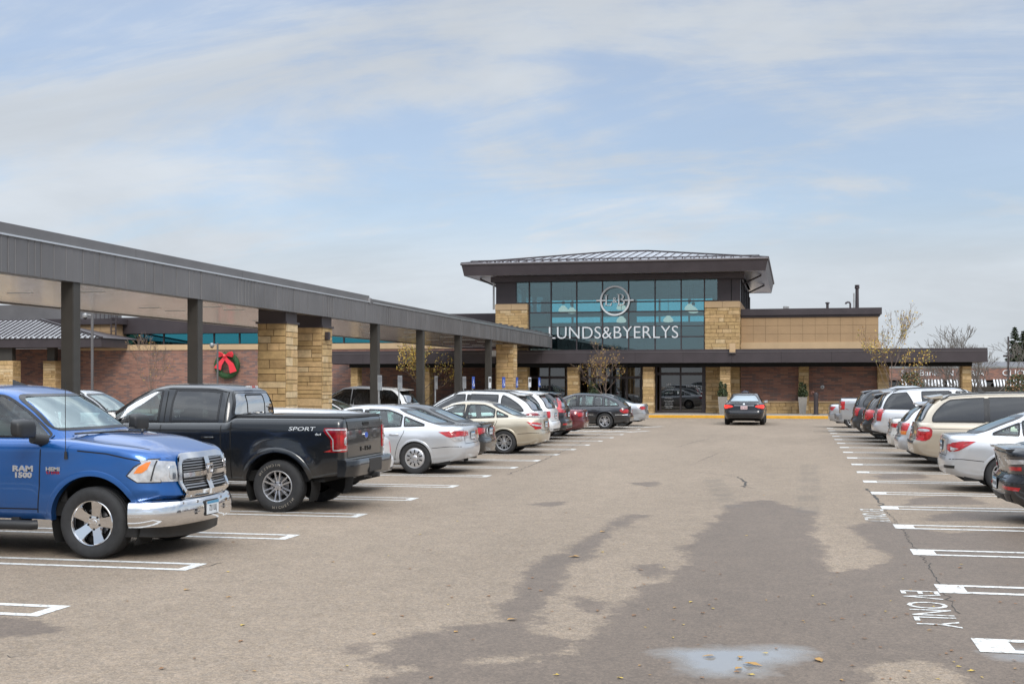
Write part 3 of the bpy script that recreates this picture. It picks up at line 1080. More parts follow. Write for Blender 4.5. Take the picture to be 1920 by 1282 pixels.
def blue_pickup(X, Y):
    pb = paint('blue_metallic_paint', (.002, .082, .30), .5, .3)
    root = empty('pickup_truck', (X, Y, 0), 0, 'bright blue pickup truck with chrome grille and bumper, nose towards the lane', 'pickup truck', 'pickup trucks parked in the lot')
    S = pickup(paint=pb, W=2.0,
        xf=[(.36, 2.70), (.62, 2.72), (.66, 2.86), (.72, 2.87), (.80, 2.82), (.95, 2.81), (1.05, 2.79), (1.11, 2.75), (1.14, 2.68)],
        xr=[(.5, -2.80), (1.0, -2.80), (1.36, -2.79), (1.43, -2.74)],
        zb=[(-2.95, .60), (-2.3, .52), (-1.7, .44), (1.4, .42), (2.2, .40), (2.95, .40)],
        zs=[(-2.95, 1.40), (-1.15, 1.40), (-1.0, 1.33), (.2, 1.32), (1.2, 1.32), (1.5, 1.31), (2.0, 1.26), (2.5, 1.20), (2.7, 1.17), (2.84, 1.13)],
        gf=[(0, 1.62), (.5, 1.28), (.9, .92), (1, .78)], gr=[(0, -1.05), (.5, -1.04), (.9, -.97), (1, -.88)],
        zr=[(-.9, 1.84), (-.2, 1.88), (.4, 1.885), (.85, 1.85)],
        plan=dict(rxf=.46, ryf=.44, bf=.16, rxr=.09, ryr=.09, br=.02),
        ax=[1.93, -1.64], Ra=.535, Rw=.40, rim=.635, flare=.022, flarew=.13, tuck=.0, lipw=.052, lipo=.006, sealw=.022, shieldw=.03,
        cbump=lambda x, y: .045 * sst(.62, .50, abs(y)) * sst(2.75, 2.2, x) * sst(1.2, 1.6, x),
        panes=[(.36, .31, 1.7, 1.7, 'gclear'), (-.72, -.80, .22, .17, 'gtint')],
        seams=[[(.27, 1.82), (.27, 1.3), (.27, .50)], [(-.86, 1.80), (-.86, 1.3), (-.83, .50)], [(1.36, 1.36), (1.30, 1.25), (1.28, .8), (1.24, .50)], [(-.83, .54), (1.24, .54)],
               [(-1.07, 1.38), (-1.07, .50)],
               [(1.75, 1.20), (2.1, 1.17), (2.45, 1.10), (2.70, 1.04)]],
        tseams=[[(1.62, .55), (1.55, .80), (2.0, .82), (2.5, .74)]],
        panels=[], handles=[(.46, 1.08), (-.64, 1.08)], mirror=None,
        wheel=dict(n=5, w=(.058, .088), dish=.055, hub=.085, ph=PI / 2 + .25, mat='chrome'), seatm='innerg')
    c = Car(S); c.build(root)
    # headlights: chrome bowl, amber corner, clear lens
    for sd in (1, -1):
        g = MB()
        P = lambda q: [(u * sd, v) for u, v in q]
        c.decal(g, P([(.60, .85), (.90, .86), (.93, 1.10), (.62, 1.07)]), 'f', sd, M['clearl'], .012)
        c.decal(g, [(2.72, .855), (2.46, .86), (2.36, .93), (2.43, 1.02), (2.55, 1.10), (2.70, 1.10)], 'y', sd, M['clearl'], .012)
        c.decal(g, [(2.50, .96), (2.42, .955), (2.47, 1.03), (2.54, 1.075), (2.575, 1.08), (2.55, 1.0)], 'y', sd, M['amber'], .018)
        c.decal(g, P(rounded([(.64, .88), (.72, .88), (.72, 1.03), (.64, 1.03)], .04)), 'f', sd, M['chrome'], .02)
        c.strip(g, [(2.72, .85), (2.46, .855), (2.345, .93), (2.42, 1.025), (2.55, 1.108), (2.70, 1.108)], .012, 'y', sd, M['black'], .006)
        c.strip(g, [(2.58, .87), (2.62, 1.09)], .012, 'y', sd, M['black'], .021)
        c.part(g, 'headlight', 60)
    # grille: chrome surround with a cross bar and black slats
    g = MB()
    c.decal(g, rounded([(-.55, .70), (.55, .70), (.58, .86), (.56, 1.11), (-.56, 1.11), (-.58, .86)], .10), 'f', 1, M['dark'], .006)
    for z in (.76, .79, .82, .85, .88):
        c.strip(g, [(-.50, z), (.50, z)], .013, 'f', 1, M['steel'], .018)
    for z in (.95, .98, 1.01, 1.04, 1.07):
        c.strip(g, [(-.50, z), (.50, z)], .013, 'f', 1, M['steel'], .018)
    o = c.part(g, 'grille', 40)
    g = MB()
    for dz in (0, .012, .024):
        pass
    ring = rounded([(-.54, .70), (.54, .70), (.575, .86), (.55, 1.105), (-.55, 1.105), (-.575, .86)], .10)
    c.strip(g, ring, .05, 'f', 1, M['chrome'], .030, True)
    c.strip(g, ring, .08, 'f', 1, M['chrome'], .018, True)
    c.strip(g, [(-.52, .91), (.52, .91)], .05, 'f', 1, M['chrome'], .034)
    c.strip(g, [(0, .72), (0, 1.09)], .11, 'f', 1, M['chrome'], .036)
    p, n = c.hit('f', 1, 0, .96)
    emb = [(-.075, .10), (.075, .10), (.085, .02), (.05, -.06), (0, -.11), (-.05, -.06), (-.085, .02)]
    g.prism(emb, p + Vector((.035, 0, -.04)), (0, 1, 0), (0, 0, 1), (1, 0, 0), .02, M['chrome'])
    for sd in (1, -1):
        g.tube([p + Vector((.06, sd * .01, .03)), p + Vector((.065, sd * .05, .035)), p + Vector((.062, sd * .06, -.02)), p + Vector((.06, sd * .035, -.05))], .011, M['steel'], 6)
    c.part(g, 'grille_surround', 60)
    # chrome bumper wrapped round the nose
    g = MB()
    prof = [(.345, -.05), (.36, .02), (.40, .05), (.48, .06), (.56, .055), (.62, .035), (.645, .0), (.65, -.05)]
    q = outline(-1.0, 2.83, .985, dict(nf=14, nc=14, ns=2, rxf=.44, ryf=.46, bf=.15, rxr=.1, ryr=.1, br=0), lambda x: 1.)
    half = q[:30]; xe = 2.38
    half = [p for p in half if p[0] > xe] + [(xe, .985)]
    pts = [(x, -y) for x, y in half[::-1]] + half[1:]
    b0 = len(g.v); k = len(prof)
    for i, (x, y) in enumerate(pts):
        a = pts[max(i - 1, 0)]; b = pts[min(i + 1, len(pts) - 1)]
        t = Vector((b[0] - a[0], b[1] - a[1], 0)).normalized(); nrm = Vector((t.y, -t.x, 0))
        for z, o in prof: g.v.append((x + nrm.x * o, y + nrm.y * o, z - .02 * (abs(y) > .8) * 0))
    for i in range(len(pts) - 1):
        for j in range(k - 1):
            g.face((b0 + i * k + j, b0 + (i + 1) * k + j, b0 + (i + 1) * k + j + 1, b0 + i * k + j + 1), M['chrome'])
    # openings and fog lamps
    xb = 2.83 + .06
    for sd in (1, -1):
        g.box(xb - .09, xb - .018, sd * .20, sd * .40, .44, .54, M['black'], .02)
        g.box(xb - .06, xb - .012, sd * .21, sd * .39, .48, .495, M['steel'])
        g.lathe([(.055, -.05), (.06, .0), (.05, .012), (.001, .016)], M['clearl'], 20, 'x', (xb - .085, sd * .62, .49))
        for y in (.30, .58, .78):
            g.lathe([(.016, -.03), (.016, .002), (.001, .003)], M['steel'], 10, 'x', (xb - .012 - .15 * (y / .985) ** 2 - .06 * (y > .7), sd * y, .60))
    c.part(g, 'front_bumper', 40)
    g = MB()
    g.box(xb - .02, xb + .008, -.17, .17, .42, .60, M['black'], .01)
    g.box(xb + .008, xb + .014, -.152, .152, .435, .585, M['plate'])
    g.box(xb + .0145, xb + .016, -.152, .152, .555, .585, M['plateb'])
    add_text(g, '721 ULJ', .098, (xb + .016, 0, .472), (0, 1, 0), (0, 0, 1), M['black'], .001, .62)
    c.part(g, 'number_plate')
    g = MB()
    ad = [(.345, -.06), (.30, -.09), (.21, -.10), (.20, -.13), (.34, -.14)]
    b0 = len(g.v); k = len(ad)
    for i, (x, y) in enumerate(pts):
        for z, o in ad: g.v.append((x + o - .03 * (y / .98) ** 2, y * .96, z + .05 * (abs(y) / .98) ** 3))
    for i in range(len(pts) - 1):
        for j in range(k - 1): g.face((b0 + i * k + j, b0 + (i + 1) * k + j, b0 + (i + 1) * k + j + 1, b0 + i * k + j + 1), M['black'])
    c.part(g, 'air_dam', 40)
    # lettering on the door and wing, mirrored word order on the other side is not needed
    for sd in (-1,):
        g = MB()
        p, n = c.hit('y', sd, .86, .90)
        add_text(g, 'RAM', .088, (1.08, p.y - .004, .965), (1, 0, 0), (0, 0, 1), M['alloy'], .006, 1.45, bold=.004)
        add_text(g, '1500', .080, (1.08, p.y - .004, .895), (1, 0, 0), (0, 0, 1), M['alloy'], .006, 1.40, bold=.004)
        c.part(g, 'badge')
        g = MB()
        p, n = c.hit('y', sd, 1.5, .95)
        add_text(g, 'HEMI', .058, (1.46, p.y - .004, .975), (1, 0, 0), (0, 0, 1), M['alloy'], .006, 1.35, bold=.002)
        add_text(g, '5.7 LITER', .040, (1.46, p.y - .004, .94), (1, 0, 0), (0, 0, 1), M['red'], .005, 1.05)
        c.part(g, 'badge')
    # aerial on the wing
    g = MB()
    p, n = c.hit('y', -1, 1.62, 1.14)
    b = p + Vector((0, -.005, .0))
    g.tube([b + Vector((0, .0, -.03)), b + Vector((0, -.012, .05))], [.022, .014], M['black'], 8)
    g.tube([b + Vector((0, -.012, .04)), b + Vector((-.005, -.01, .82))], .004, M['black'], 5)
    c.part(g, 'antenna', 60)
    # big folding mirrors and the nerf bar
    for sd in (1, -1):
        g = MB(); p, n = c.hit('y', sd, 1.12, 1.30); y = p.y
        bx = bmesh.new(); bmesh.ops.create_icosphere(bx, subdivisions=4, radius=1)
        for v in bx.verts:
            q_ = v.co; e = lambda t: math.copysign(abs(t) ** .45, t)
            v.co = (1.25 + e(q_.x) * (.085 if q_.x > 0 else .05), y + sd * .31 + e(q_.y) * .175, 1.455 + e(q_.z) * .095 - .03 * q_.x)
        g.bm(bx, M['black'])
        g.tube([(1.32, y - sd * .02, 1.31), (1.26, y + sd * .14, 1.34)], [.07, .06], M['black'], 10)
        g.box(1.198, 1.2, y + sd * .17, y + sd * .41, 1.38, 1.54, M['chrome'])
        c.part(g, 'wing_mirror', 50)
        g = MB()
        g.tube([(-1.0, sd * .93, .36), (-.95, sd * .98, .36), (1.16, sd * .98, .36), (1.21, sd * .93, .36)], .055, M['black'], 12)
        for x in (-.6, .9): g.box(x, x + .1, sd * .7, sd * .95, .36, .44, M['black'])
        c.part(g, 'side_step', 50)
    g = MB()
    for y0, y1 in ((-.62, .0), (.02, .62)):
        pts2 = []
        for i in range(7):
            t = i / 6; p, n = c.hit('f', 1, y0 + (y1 - y0) * t, 1.36 + .012 * math.sin(PI * t))
            pts2.append(p + n * .018)
        g.tube(pts2, .012, M['black'], 6)
    c.part(g, 'wiper', 60)
    g = MB(); 
    for y in (.0,):
        p, n = c.hit('t', 1, .35, .0); g.add([(.5, 0, p.z - .01), (.30, .03, p.z - .01), (.30, -.03, p.z - .01), (.28, 0, p.z + .065)], [(0, 1, 3), (0, 3, 2), (1, 2, 3)], M['black'])
    c.part(g, 'antenna_fin')
    for sd in (1, -1):
        g = MB(); c.decal(g, [(.94 * sd, 1.05), (.78 * sd, 1.05), (.78 * sd, 1.30), (.94 * sd, 1.30)], 'r', sd, M['red'], .01)
        c.part(g, 'tail_light')
    c.part(rear_step_bumper(root, c, -2.72, -2.98, .55, .80, .95, M['chrome'], M['black']), 'rear_bumper', 40)
    g = MB(); g.box(-2.74, -1.12, -.82, .82, 1.405, 1.42, M['black'], .005); c.part(g, 'bed_cover')

def black_pickup(X, Y):
    pk = paint('black_metallic_paint', (.006, .008, .011), .25, .28)
    root = empty('pickup_truck', (X, Y, 0), PI, 'black four-door pickup truck with flared arches, tailgate towards the lane', 'pickup truck', 'pickup trucks parked in the lot')
    S = pickup(paint=pk, wheel=dict(n=6, w=(.014, .014), twin=.045, dish=.035, hub=.075, mat='alloy'), rim=.60, Ra=.525, flare=.045, flarew=.12,
               rseams=[[(-.80, 1.40), (-.80, .82), (.80, .82), (.80, 1.40)], [(-.8, 1.24), (.8, 1.24)]], cabin='inner', seatm='inner', shieldmat='gclear')
    M['alloy2'] = M['alloy']
    c = Car(S); c.build(root)
    for sd in (1, -1):
        g = MB()
        P = lambda q: [(u * sd, v) for u, v in q]
        side_ = [(-2.74, 1.275), (-2.50, 1.275), (-2.49, 1.23), (-2.60, 1.10), (-2.60, .915), (-2.74, .915)]
        c.decal(g, side_, 'y', sd, M['redd'], .012, .012, .03)
        c.decal(g, P([(1.0, 1.27), (.83, 1.27), (.83, .92), (1.0, .92)]), 'r', sd, M['red'], .012, .012, .03)
        for a in ([(-2.74, 1.25), (-2.53, 1.25), (-2.64, 1.10), (-2.64, .945), (-2.74, .945)],):
            c.strip(g, a, .018, 'y', sd, M['clearl'], .017, False, .03)
        c.strip(g, P([(.99, 1.25), (.86, 1.25), (.86, 1.14), (.93, 1.12), (.93, 1.03), (.86, 1.02), (.86, .95), (.99, .95)]), .02, 'r', sd, M['clearl'], .017, False, .03)
        c.decal(g, P([(.94, 1.12), (.85, 1.12), (.85, 1.04), (.94, 1.04)]), 'r', sd, M['clearl'], .016, .005, .03)
        c.part(g, 'tail_light', 50)
        g = MB()
        p, n = c.hit('y', sd, -2.05, 1.24)
        for i, (x_, w_) in enumerate(((0, .0),)):
            add_text(g, 'SPORT', .082, (-2.14, p.y + sd * .006, 1.235), (-sd, 0, 0), (0, 0, 1), M['plate'], .004, 1.7, shear=.35)
            add_text(g, '4x4', .05, (-2.14 - .26 * sd * sd, p.y + sd * .006, 1.165), (-sd, 0, 0), (0, 0, 1), M['plate'], .004, 1.3, shear=.35)
        c.part(g, 'badge')
    # tailgate: black applique, emblem, pressed word, handle
    g = MB()
    c.decal(g, [(-.78, 1.25), (.78, 1.25), (.80, 1.365), (-.80, 1.365)], 'r', 1, M['trim'], .010)
    g2 = [(-2.83, 0, 1.30)]
    p, n = c.hit('r', 1, 0, 1.31)
    g.box(p.x - .025, p.x, -.13, .13, 1.285, 1.345, M['black'], .01)
    g.box(p.x - .028, p.x - .02, -.10, .10, 1.31, 1.34, M['dark'])
    c.part(g, 'tailgate_trim')
    g = MB()
    p, n = c.hit('r', 1, 0, 1.14)
    el = [(.085 * math.cos(2 * PI * i / 28), .052 * math.sin(2 * PI * i / 28)) for i in range(28)]
    g.prism(el, p + Vector((-.004, 0, 0)), (0, -1, 0), (0, 0, 1), (-1, 0, 0), .012, M['chrome'])
    el = [(u * .86, v * .8) for u, v in el]
    g.prism(el, p + Vector((-.012, 0, 0)), (0, -1, 0), (0, 0, 1), (-1, 0, 0), .006, M['blue'])
    c.part(g, 'emblem')
    g = MB(); add_text(g, 'F-150', .10, (p.x - .006, 0, .90), (0, -1, 0), (0, 0, 1), M['trim'], .008, 1.7, 1.3); c.part(g, 'pressed_lettering')
    c.part(rear_step_bumper(root, c, -2.70, -2.965, .55, .80, 1.0, pk, M['black']), 'rear_bumper', 40)
    g = MB(); g.box(-3.02, -2.7, -.05, .05, .50, .57, M['black'], .01); g.box(-2.9, -2.6, -.35, .35, .50, .54, M['black']); c.part(g, 'tow_hitch')
    g = MB(); g.box(-2.76, -1.02, -.88, .88, 1.40, 1.452, M['black'], .02); c.part(g, 'bed_cover', 40)
    g = MB()
    for y0, y1, m in ((-.17, -.06, 'clearl'), (-.055, .055, 'red'), (.06, .17, 'clearl')):
        g.box(-.93, -.86, y0, y1, 1.865, 1.90, M[m], .006)
    c.part(g, 'third_brake_light')
    # raised white letters on the tyres
    for w in [o for o in root.children if o.name.startswith('wheel') and not o.name.startswith('wheel_')]:
        g = MB()
        for st in (2.0, 5.1):
            for i, ch in enumerate('MICHELIN'):
                a = st + (i - 3.5) * .155
                vs, fs = text_mesh(ch, .055, .001)
                er = Vector((-math.cos(a), 0, math.sin(a))); et = Vector((math.sin(a), 0, math.cos(a)))
                b0 = er * .300 + Vector((0, .017, 0))
                g.add([b0 + et * v[0] + er * v[1] + Vector((0, v[2], 0)) for v in vs], fs, M['innert'])
        g.build('tyre_lettering', w)
    # rear glass slider frame
    g = MB()
    c.strip(g, rounded([(-.33, 1.42), (.33, 1.42), (.33, 1.76), (-.33, 1.76)], .04), .022, 'r', 1, M['dark'], .006, True)
    c.part(g, 'slider_frame')

def fleet():
    W5 = dict(n=5, w=(.045, .06), dish=.03); W10 = dict(n=10, w=(.018, .014), dish=.03)
    W7t = dict(n=7, w=(.012, .011), twin=.03, dish=.03); W5t = dict(n=5, w=(.018, .016), twin=.04, dish=.03)
    CAP = dict(kind='cap', n=10)
    P = {}
    P['silver'] = paint('silver_paint', (.46, .475, .50), .55, .3)
    P['lsilver'] = paint('pale_silver_paint', (.56, .575, .60), .45, .3)
    P['white'] = paint('white_car_paint', (.68, .69, .70), .0, .35)
    P['gold'] = paint('champagne_paint', (.50, .44, .34), .5, .3)
    P['beige'] = paint('beige_gold_paint', (.48, .42, .335), .45, .32)
    P['black'] = paint('black_car_paint', (.008, .009, .011), .2, .25)
    P['char'] = paint('charcoal_paint', (.013, .015, .021), .4, .28)
    P['dgrey'] = paint('dark_grey_paint', (.035, .039, .046), .5, .28)
    P['navy'] = paint('dark_navy_paint', (.006, .008, .014), .4, .26)
    P['maroon'] = paint('maroon_paint', (.13, .012, .022), .4, .3)
    P['cream'] = paint('pearl_white_paint', (.66, .645, .61), .2, .32)

    def put(name, S, X, Y, rz, label, cat, group):
        r = empty(name, (X, Y, 0), rz, label, cat, group)
        c = Car(S); c.build(r); return c, r
    left, right = PI, 0.
    GL, GR_, GB = 'cars parked along the left row', 'cars parked along the right row', 'cars parked under the covered walkway'
    def tl(side, rear, m='red', m2=None):
        a = []
        if side: a.append(('y', side, m))
        if rear: a.append(('r', rear, m2 or m))
        return ('tail_light', True, a)
    def base(S, *extra, keep=('headlight', 'grille')):
        return [p for p in S if p[0] in keep] + list(extra)
    SB = sedan(paint=P['silver'])['panels'][:2]; UB = suv(paint=P['silver'])['panels'][:2]
    UB_ = UB + [('bumper_trim', False, [('r', [(-.72, .36), (.72, .36), (.78, .46), (-.78, .46)], 'black')])]

    blue_pickup(-9.54, 13.85)
    black_pickup(-9.35, 19.05)
    # --- left row, tails towards the lane (x of the tail, y of the middle of the bay)
    def lrow(kind, tail, Y, label, cat, dx=0, name='parked_car', **o):
        S = kind(**o); xr = min(p[1] for p in S['xr'])
        return put(name, S, tail + xr, Y, left, label, cat, GL)
    def rrow(kind, tail, Y, label, cat, name='parked_car', **o):
        S = kind(**o); xr = min(p[1] for p in S['xr'])
        return put(name, S, tail - xr, Y, right, label, cat, GR_)
    lrow(suv, -7.2, 22.0, 'white estate car mostly hidden behind the black pickup, red tail lamp showing', 'car', L=4.6, W=1.82, H=1.50, paint=P['white'], wheel=W5,
         panels=UB_ + [tl([(-2.05, .98), (-2.2, 1.0), (-2.24, .72), (-2.16, .72)], [(.84, 1.0), (.66, .98), (.68, .74), (.83, .72)])])
    c, r = lrow(sedan, -6.80, 27.05, 'silver four-door saloon with wedge tail lamps and ten-slot wheel covers', 'car', L=4.93, W=1.85, H=1.475, paint=P['lsilver'], wheel=CAP, rim=.63, Rw=.345, tw=.235, seatm='innerg', cabin='innerg',
         panels=SB + [tl([(-1.86, .89), (-2.34, .915), (-2.36, .81), (-2.12, .775), (-2.03, .80)], [(.86, .915), (.34, .895), (.34, .805), (.62, .795), (.84, .805)], 'red'),
                      ('reverse_light', True, [('y', [(-2.10, .765), (-2.34, .80), (-2.37, .69), (-2.20, .69)], 'clearl'), ('r', [(.84, .795), (.66, .785), (.66, .71), (.83, .69)], 'clearl')]),
                      ('fuel_door', True, [('y', rounded([(-1.66, .72), (-1.46, .72), (-1.46, .88), (-1.66, .88)], .04), P['lsilver'], .004)])],
         gr=[(0, -2.02), (.5, -1.52), (.9, -1.04), (1, -.84)], exhaust=[(.56, .27), (-.56, .27)])
    lrow(sedan, -7.1, 30.0, 'dark saloon with boot spoiler tucked between the silver saloon and the champagne saloon', 'car', L=4.7, W=1.78, H=1.43, paint=P['black'], wheel=W10,
         spoiler=dict(x0=-2.12, x1=-2.40, z0=1.01, z1=1.03, w=.66),
         panels=SB + [tl([(-2.1, .88), (-2.33, .90), (-2.36, .74), (-2.25, .74)], [(.84, .90), (.5, .88), (.5, .78), (.83, .74)])])
    lrow(sedan, -6.66, 34.75, 'champagne gold saloon with multi-spoke alloys and red and white tail lamps', 'car', L=4.60, W=1.78, H=1.45, paint=P['gold'], wheel=W7t, Rw=.325, ax=[1.50, -1.32],
         panels=SB + [tl([(-1.98, .885), (-2.33, .86), (-2.36, .68), (-2.22, .70)], [(.84, .86), (.50, .84), (.53, .70), (.83, .68)]),
                      ('reverse_light', True, [('y', [(-2.10, .825), (-2.33, .80), (-2.33, .765), (-2.16, .785)], 'clearl', .014), ('r', [(.82, .80), (.58, .79), (.58, .755), (.82, .765)], 'clearl', .014)])],
         handles=[(.02, .78), (-.90, .81)], gr=[(0, -1.84), (.5, -1.44), (.9, -1.02), (1, -.84)], exhaust=[(.5, .26), (-.5, .26)])
    lrow(suv, -7.3, 37.95, 'white sport utility car with roof rails and brownish oval tail lamps', 'car', L=4.85, W=1.93, H=1.70, paint=P['white'], wheel=W5t, clad=False, rails=(.3, -1.7, .60, 'black'), ax=[1.45, -1.30],
         gr=[(0, -2.16), (.5, -1.96), (.85, -1.66), (1, -1.46)], spoiler=dict(x0=-1.35, x1=-1.88, z0=1.66, z1=1.60, w=.60),
         panes=[(-.08, -.12, 1.4, 1.4, 'gtint'), (-1.02, -1.07, -.18, -.22, 'gtint'), (-2.1, -2.1, -1.10, -1.15, 'gtint')], panekw=dict(cp=.27),
         panels=UB_ + [tl(smooth_poly([(-1.78, .98), (-2.1, 1.06), (-2.26, .98), (-2.2, .91), (-1.9, .90)]), smooth_poly([(.86, 1.03), (.60, 1.02), (.50, .96), (.6, .91), (.84, .92)]), 'redd')])
    lrow(suv, -7.45, 40.65, 'boxy white sport utility car between the white roof-railed one and the dark crossover', 'car', L=4.7, W=1.88, H=1.72, paint=P['white'], wheel=W5, clad=False,
         panels=UB_ + [tl([(-2.0, 1.0), (-2.17, 1.02), (-2.2, .80), (-2.1, .80)], [(.84, 1.02), (.66, 1.0), (.68, .84), (.83, .80)])])
    lrow(suv, -7.5, 43.35, 'dark charcoal crossover with tall bracket-shaped red tail lamps', 'car', L=4.58, W=1.85, H=1.68, paint=P['char'], wheel=W5,
         panels=UB_ + [tl([(-1.90, 1.02), (-2.12, 1.10), (-2.06, 1.26), (-1.92, 1.50), (-1.88, 1.50), (-2.0, 1.25), (-2.02, 1.13), (-1.88, .96), (-2.2, .93), (-2.18, 1.03)], None),
                       tl(None, [(.84, 1.03), (.46, .99), (.46, .92), (.83, .93)]),
                       ('reflector', True, [('r', [(.80, .56), (.55, .56), (.55, .51), (.80, .51)], 'red')])])
    lrow(sedan, -7.35, 46.05, 'maroon saloon parked beside the dark crossover', 'car', L=4.75, W=1.79, H=1.42, paint=P['maroon'], wheel=W10, zs=[(-2.43, .96), (-2.3, .98), (-1.8, .985), (-1.2, .97), (0, .94), (1.0, .91), (1.4, .90), (1.9, .83), (2.2, .75), (2.43, .66)],
         panels=SB + [tl([(-2.05, .86), (-2.33, .88), (-2.36, .73), (-2.24, .73)], [(.84, .88), (.48, .86), (.50, .76), (.83, .73)])])
    lrow(suv, -6.6, 53.4, 'black estate car with long roof at the far end of the left row', 'car', L=4.86, W=1.82, H=1.50, paint=P['char'], wheel=W5t, clad=False, Rw=.335, ax=[1.43, -1.30], spoiler=None,
         gf=[(0, 1.22), (.5, .80), (.9, .34), (1, .18)], gr=[(0, -2.16), (.5, -1.96), (.85, -1.64), (1, -1.42)],
         zr=[(-1.6, 1.55), (-1.0, 1.61), (-.2, 1.65), (.2, 1.61)],
         panes=[(-.14, -.20, 1.4, 1.4, 'gclear'), (-.86, -.84, -.24, -.30, 'gclear'), (-1.20, -1.18, -.90, -.88, 'gclear'), (-2.1, -2.1, -1.27, -1.24, 'gclear')], panekw=dict(cp=.2), pillars=[(-.24, -.30, -.14, -.20)],
         panels=UB + [tl(smooth_poly([(-1.86, .93), (-2.2, .94), (-2.24, .76), (-1.98, .76)]), [(.85, .94), (.60, .92), (.62, .78), (.84, .76)]),
                      ('side_moulding', True, [('y', [(-2.2, .69), (-1.72, .69), (-1.72, .665), (-2.2, .665)], 'chrome'), ('y', [(-.85, .69), (.9, .69), (.9, .665), (-.85, .665)], 'chrome')])])
    lrow(sedan, -6.35, 56.9, 'silver saloon parked last in the left row, next to the yellow kerb', 'car', L=4.8, W=1.8, H=1.44, paint=P['silver'], wheel=W10,
         panels=SB + [tl([(-2.05, .86), (-2.33, .89), (-2.36, .76), (-2.22, .74)], [(.84, .89), (.52, .87), (.54, .77), (.83, .76)])])
    # --- the car driving down the lane
    S = sedan(L=4.86, W=1.83, H=1.47, paint=P['navy'], wheel=W10, Rw=.33, plate=(.79, 'plater'), exhaust=[(.52, .34), (-.52, .34)],
              panels=SB + [('tail_light', True, [('y', [(-2.0, .88), (-2.33, .91), (-2.36, .76), (-2.2, .75)], 'brake'), ('r', [(.86, .91), (.56, .885), (.48, .835), (.62, .79), (.84, .77)], 'brake')]),
                           ('boot_trim', False, [('r', [(-.44, .875), (.44, .875), (.44, .90), (-.44, .90)], 'chrome')]),
                           ('emblem', False, [('r', [(.045 * math.cos(a), .945 + .04 * math.sin(a)) for a in [2 * PI * i / 14 for i in range(14)]], 'chrome')]),
                           ('rear_valance', False, [('r', [(-.62, .36), (.62, .36), (.66, .45), (-.66, .45)], 'black')])])
    put('driving_car', S, -2.22, 60.75, PI / 2, 'dark navy saloon driving away down the lane with brake lights lit', 'car', None)
    # --- right row
    rrow(sedan, 2.8, 19.35, 'black hatchback with sharp lamps and tall tail, nearest car in the right row', 'car', L=4.58, W=1.81, H=1.43, paint=P['navy'], wheel=W5t,
         gr=[(0, -2.26), (.5, -1.72), (.9, -1.10), (1, -.82)], plate=(.55, 'plate'),
         xr=[(.2, -2.22), (.32, -2.36), (.45, -2.425), (.62, -2.41), (.72, -2.33), (.9, -2.36), (1.0, -2.40), (1.06, -2.36)],
         zs=[(-2.43, 1.07), (-2.2, 1.08), (-1.8, 1.04), (-1.2, 1.0), (0, .95), (1.0, .92), (1.4, .91), (1.9, .84), (2.2, .76), (2.43, .67)],
         spoiler=dict(x0=-2.10, x1=-2.47, z0=1.085, z1=1.09, w=.70),
         panels=SB + [('tail_light', True, [('y', [(-1.95, .93), (-2.3, .95), (-2.34, .72), (-2.15, .75)], 'smoke'), ('r', [(.86, .96), (.40, .95), (.46, .72), (.84, .72)], 'smoke'),
                                            ('r', [(.84, .92), (.50, .915), (.55, .84), (.84, .86)], 'clearl', .014), ('r', [(.82, .82), (.55, .815), (.58, .755), (.82, .77)], 'red', .014),
                                            ('y', [(-2.06, .915), (-2.31, .92), (-2.31, .86), (-2.16, .86)], 'clearl', .014)]),
                      ('reflector', True, [('r', [(.82, .53), (.48, .545), (.5, .50), (.80, .48)], 'red')]),
                      ('emblem', False, [('r', [(-.05, .88), (.05, .88), (.05, .91), (-.05, .91)], 'chrome')]),
                      ('bumper_trim', False, [('r', [(-.66, .32), (.66, .32), (.70, .42), (-.70, .42)], 'black')])])
    rrow(sedan, 2.6, 24.75, 'silver saloon with large triangular tail lamps beside the black hatchback', 'car', L=4.6, W=1.80, H=1.475, paint=P['lsilver'], wheel=W10, Rw=.33,
         gr=[(0, -2.0), (.5, -1.56), (.9, -1.10), (1, -.9)],
         panels=SB + [tl([(-1.86, .90), (-2.1, .90), (-2.34, .855), (-2.36, .78), (-2.24, .72), (-2.16, .735)], [(.84, .86), (.56, .83), (.58, .77), (.72, .71), (.83, .74)]),
                      ('reverse_light', True, [('y', [(-2.16, .77), (-2.33, .80), (-2.35, .75), (-2.25, .73)], 'clearl', .014)]),
                      ('bumper_trim', True, [('r', [(.78, .42), (.50, .42), (.54, .47), (.80, .47)], 'black')]),
                      ('boot_trim', False, [('r', [(-.35, .885), (.35, .885), (.35, .91), (-.35, .91)], 'chrome')])])
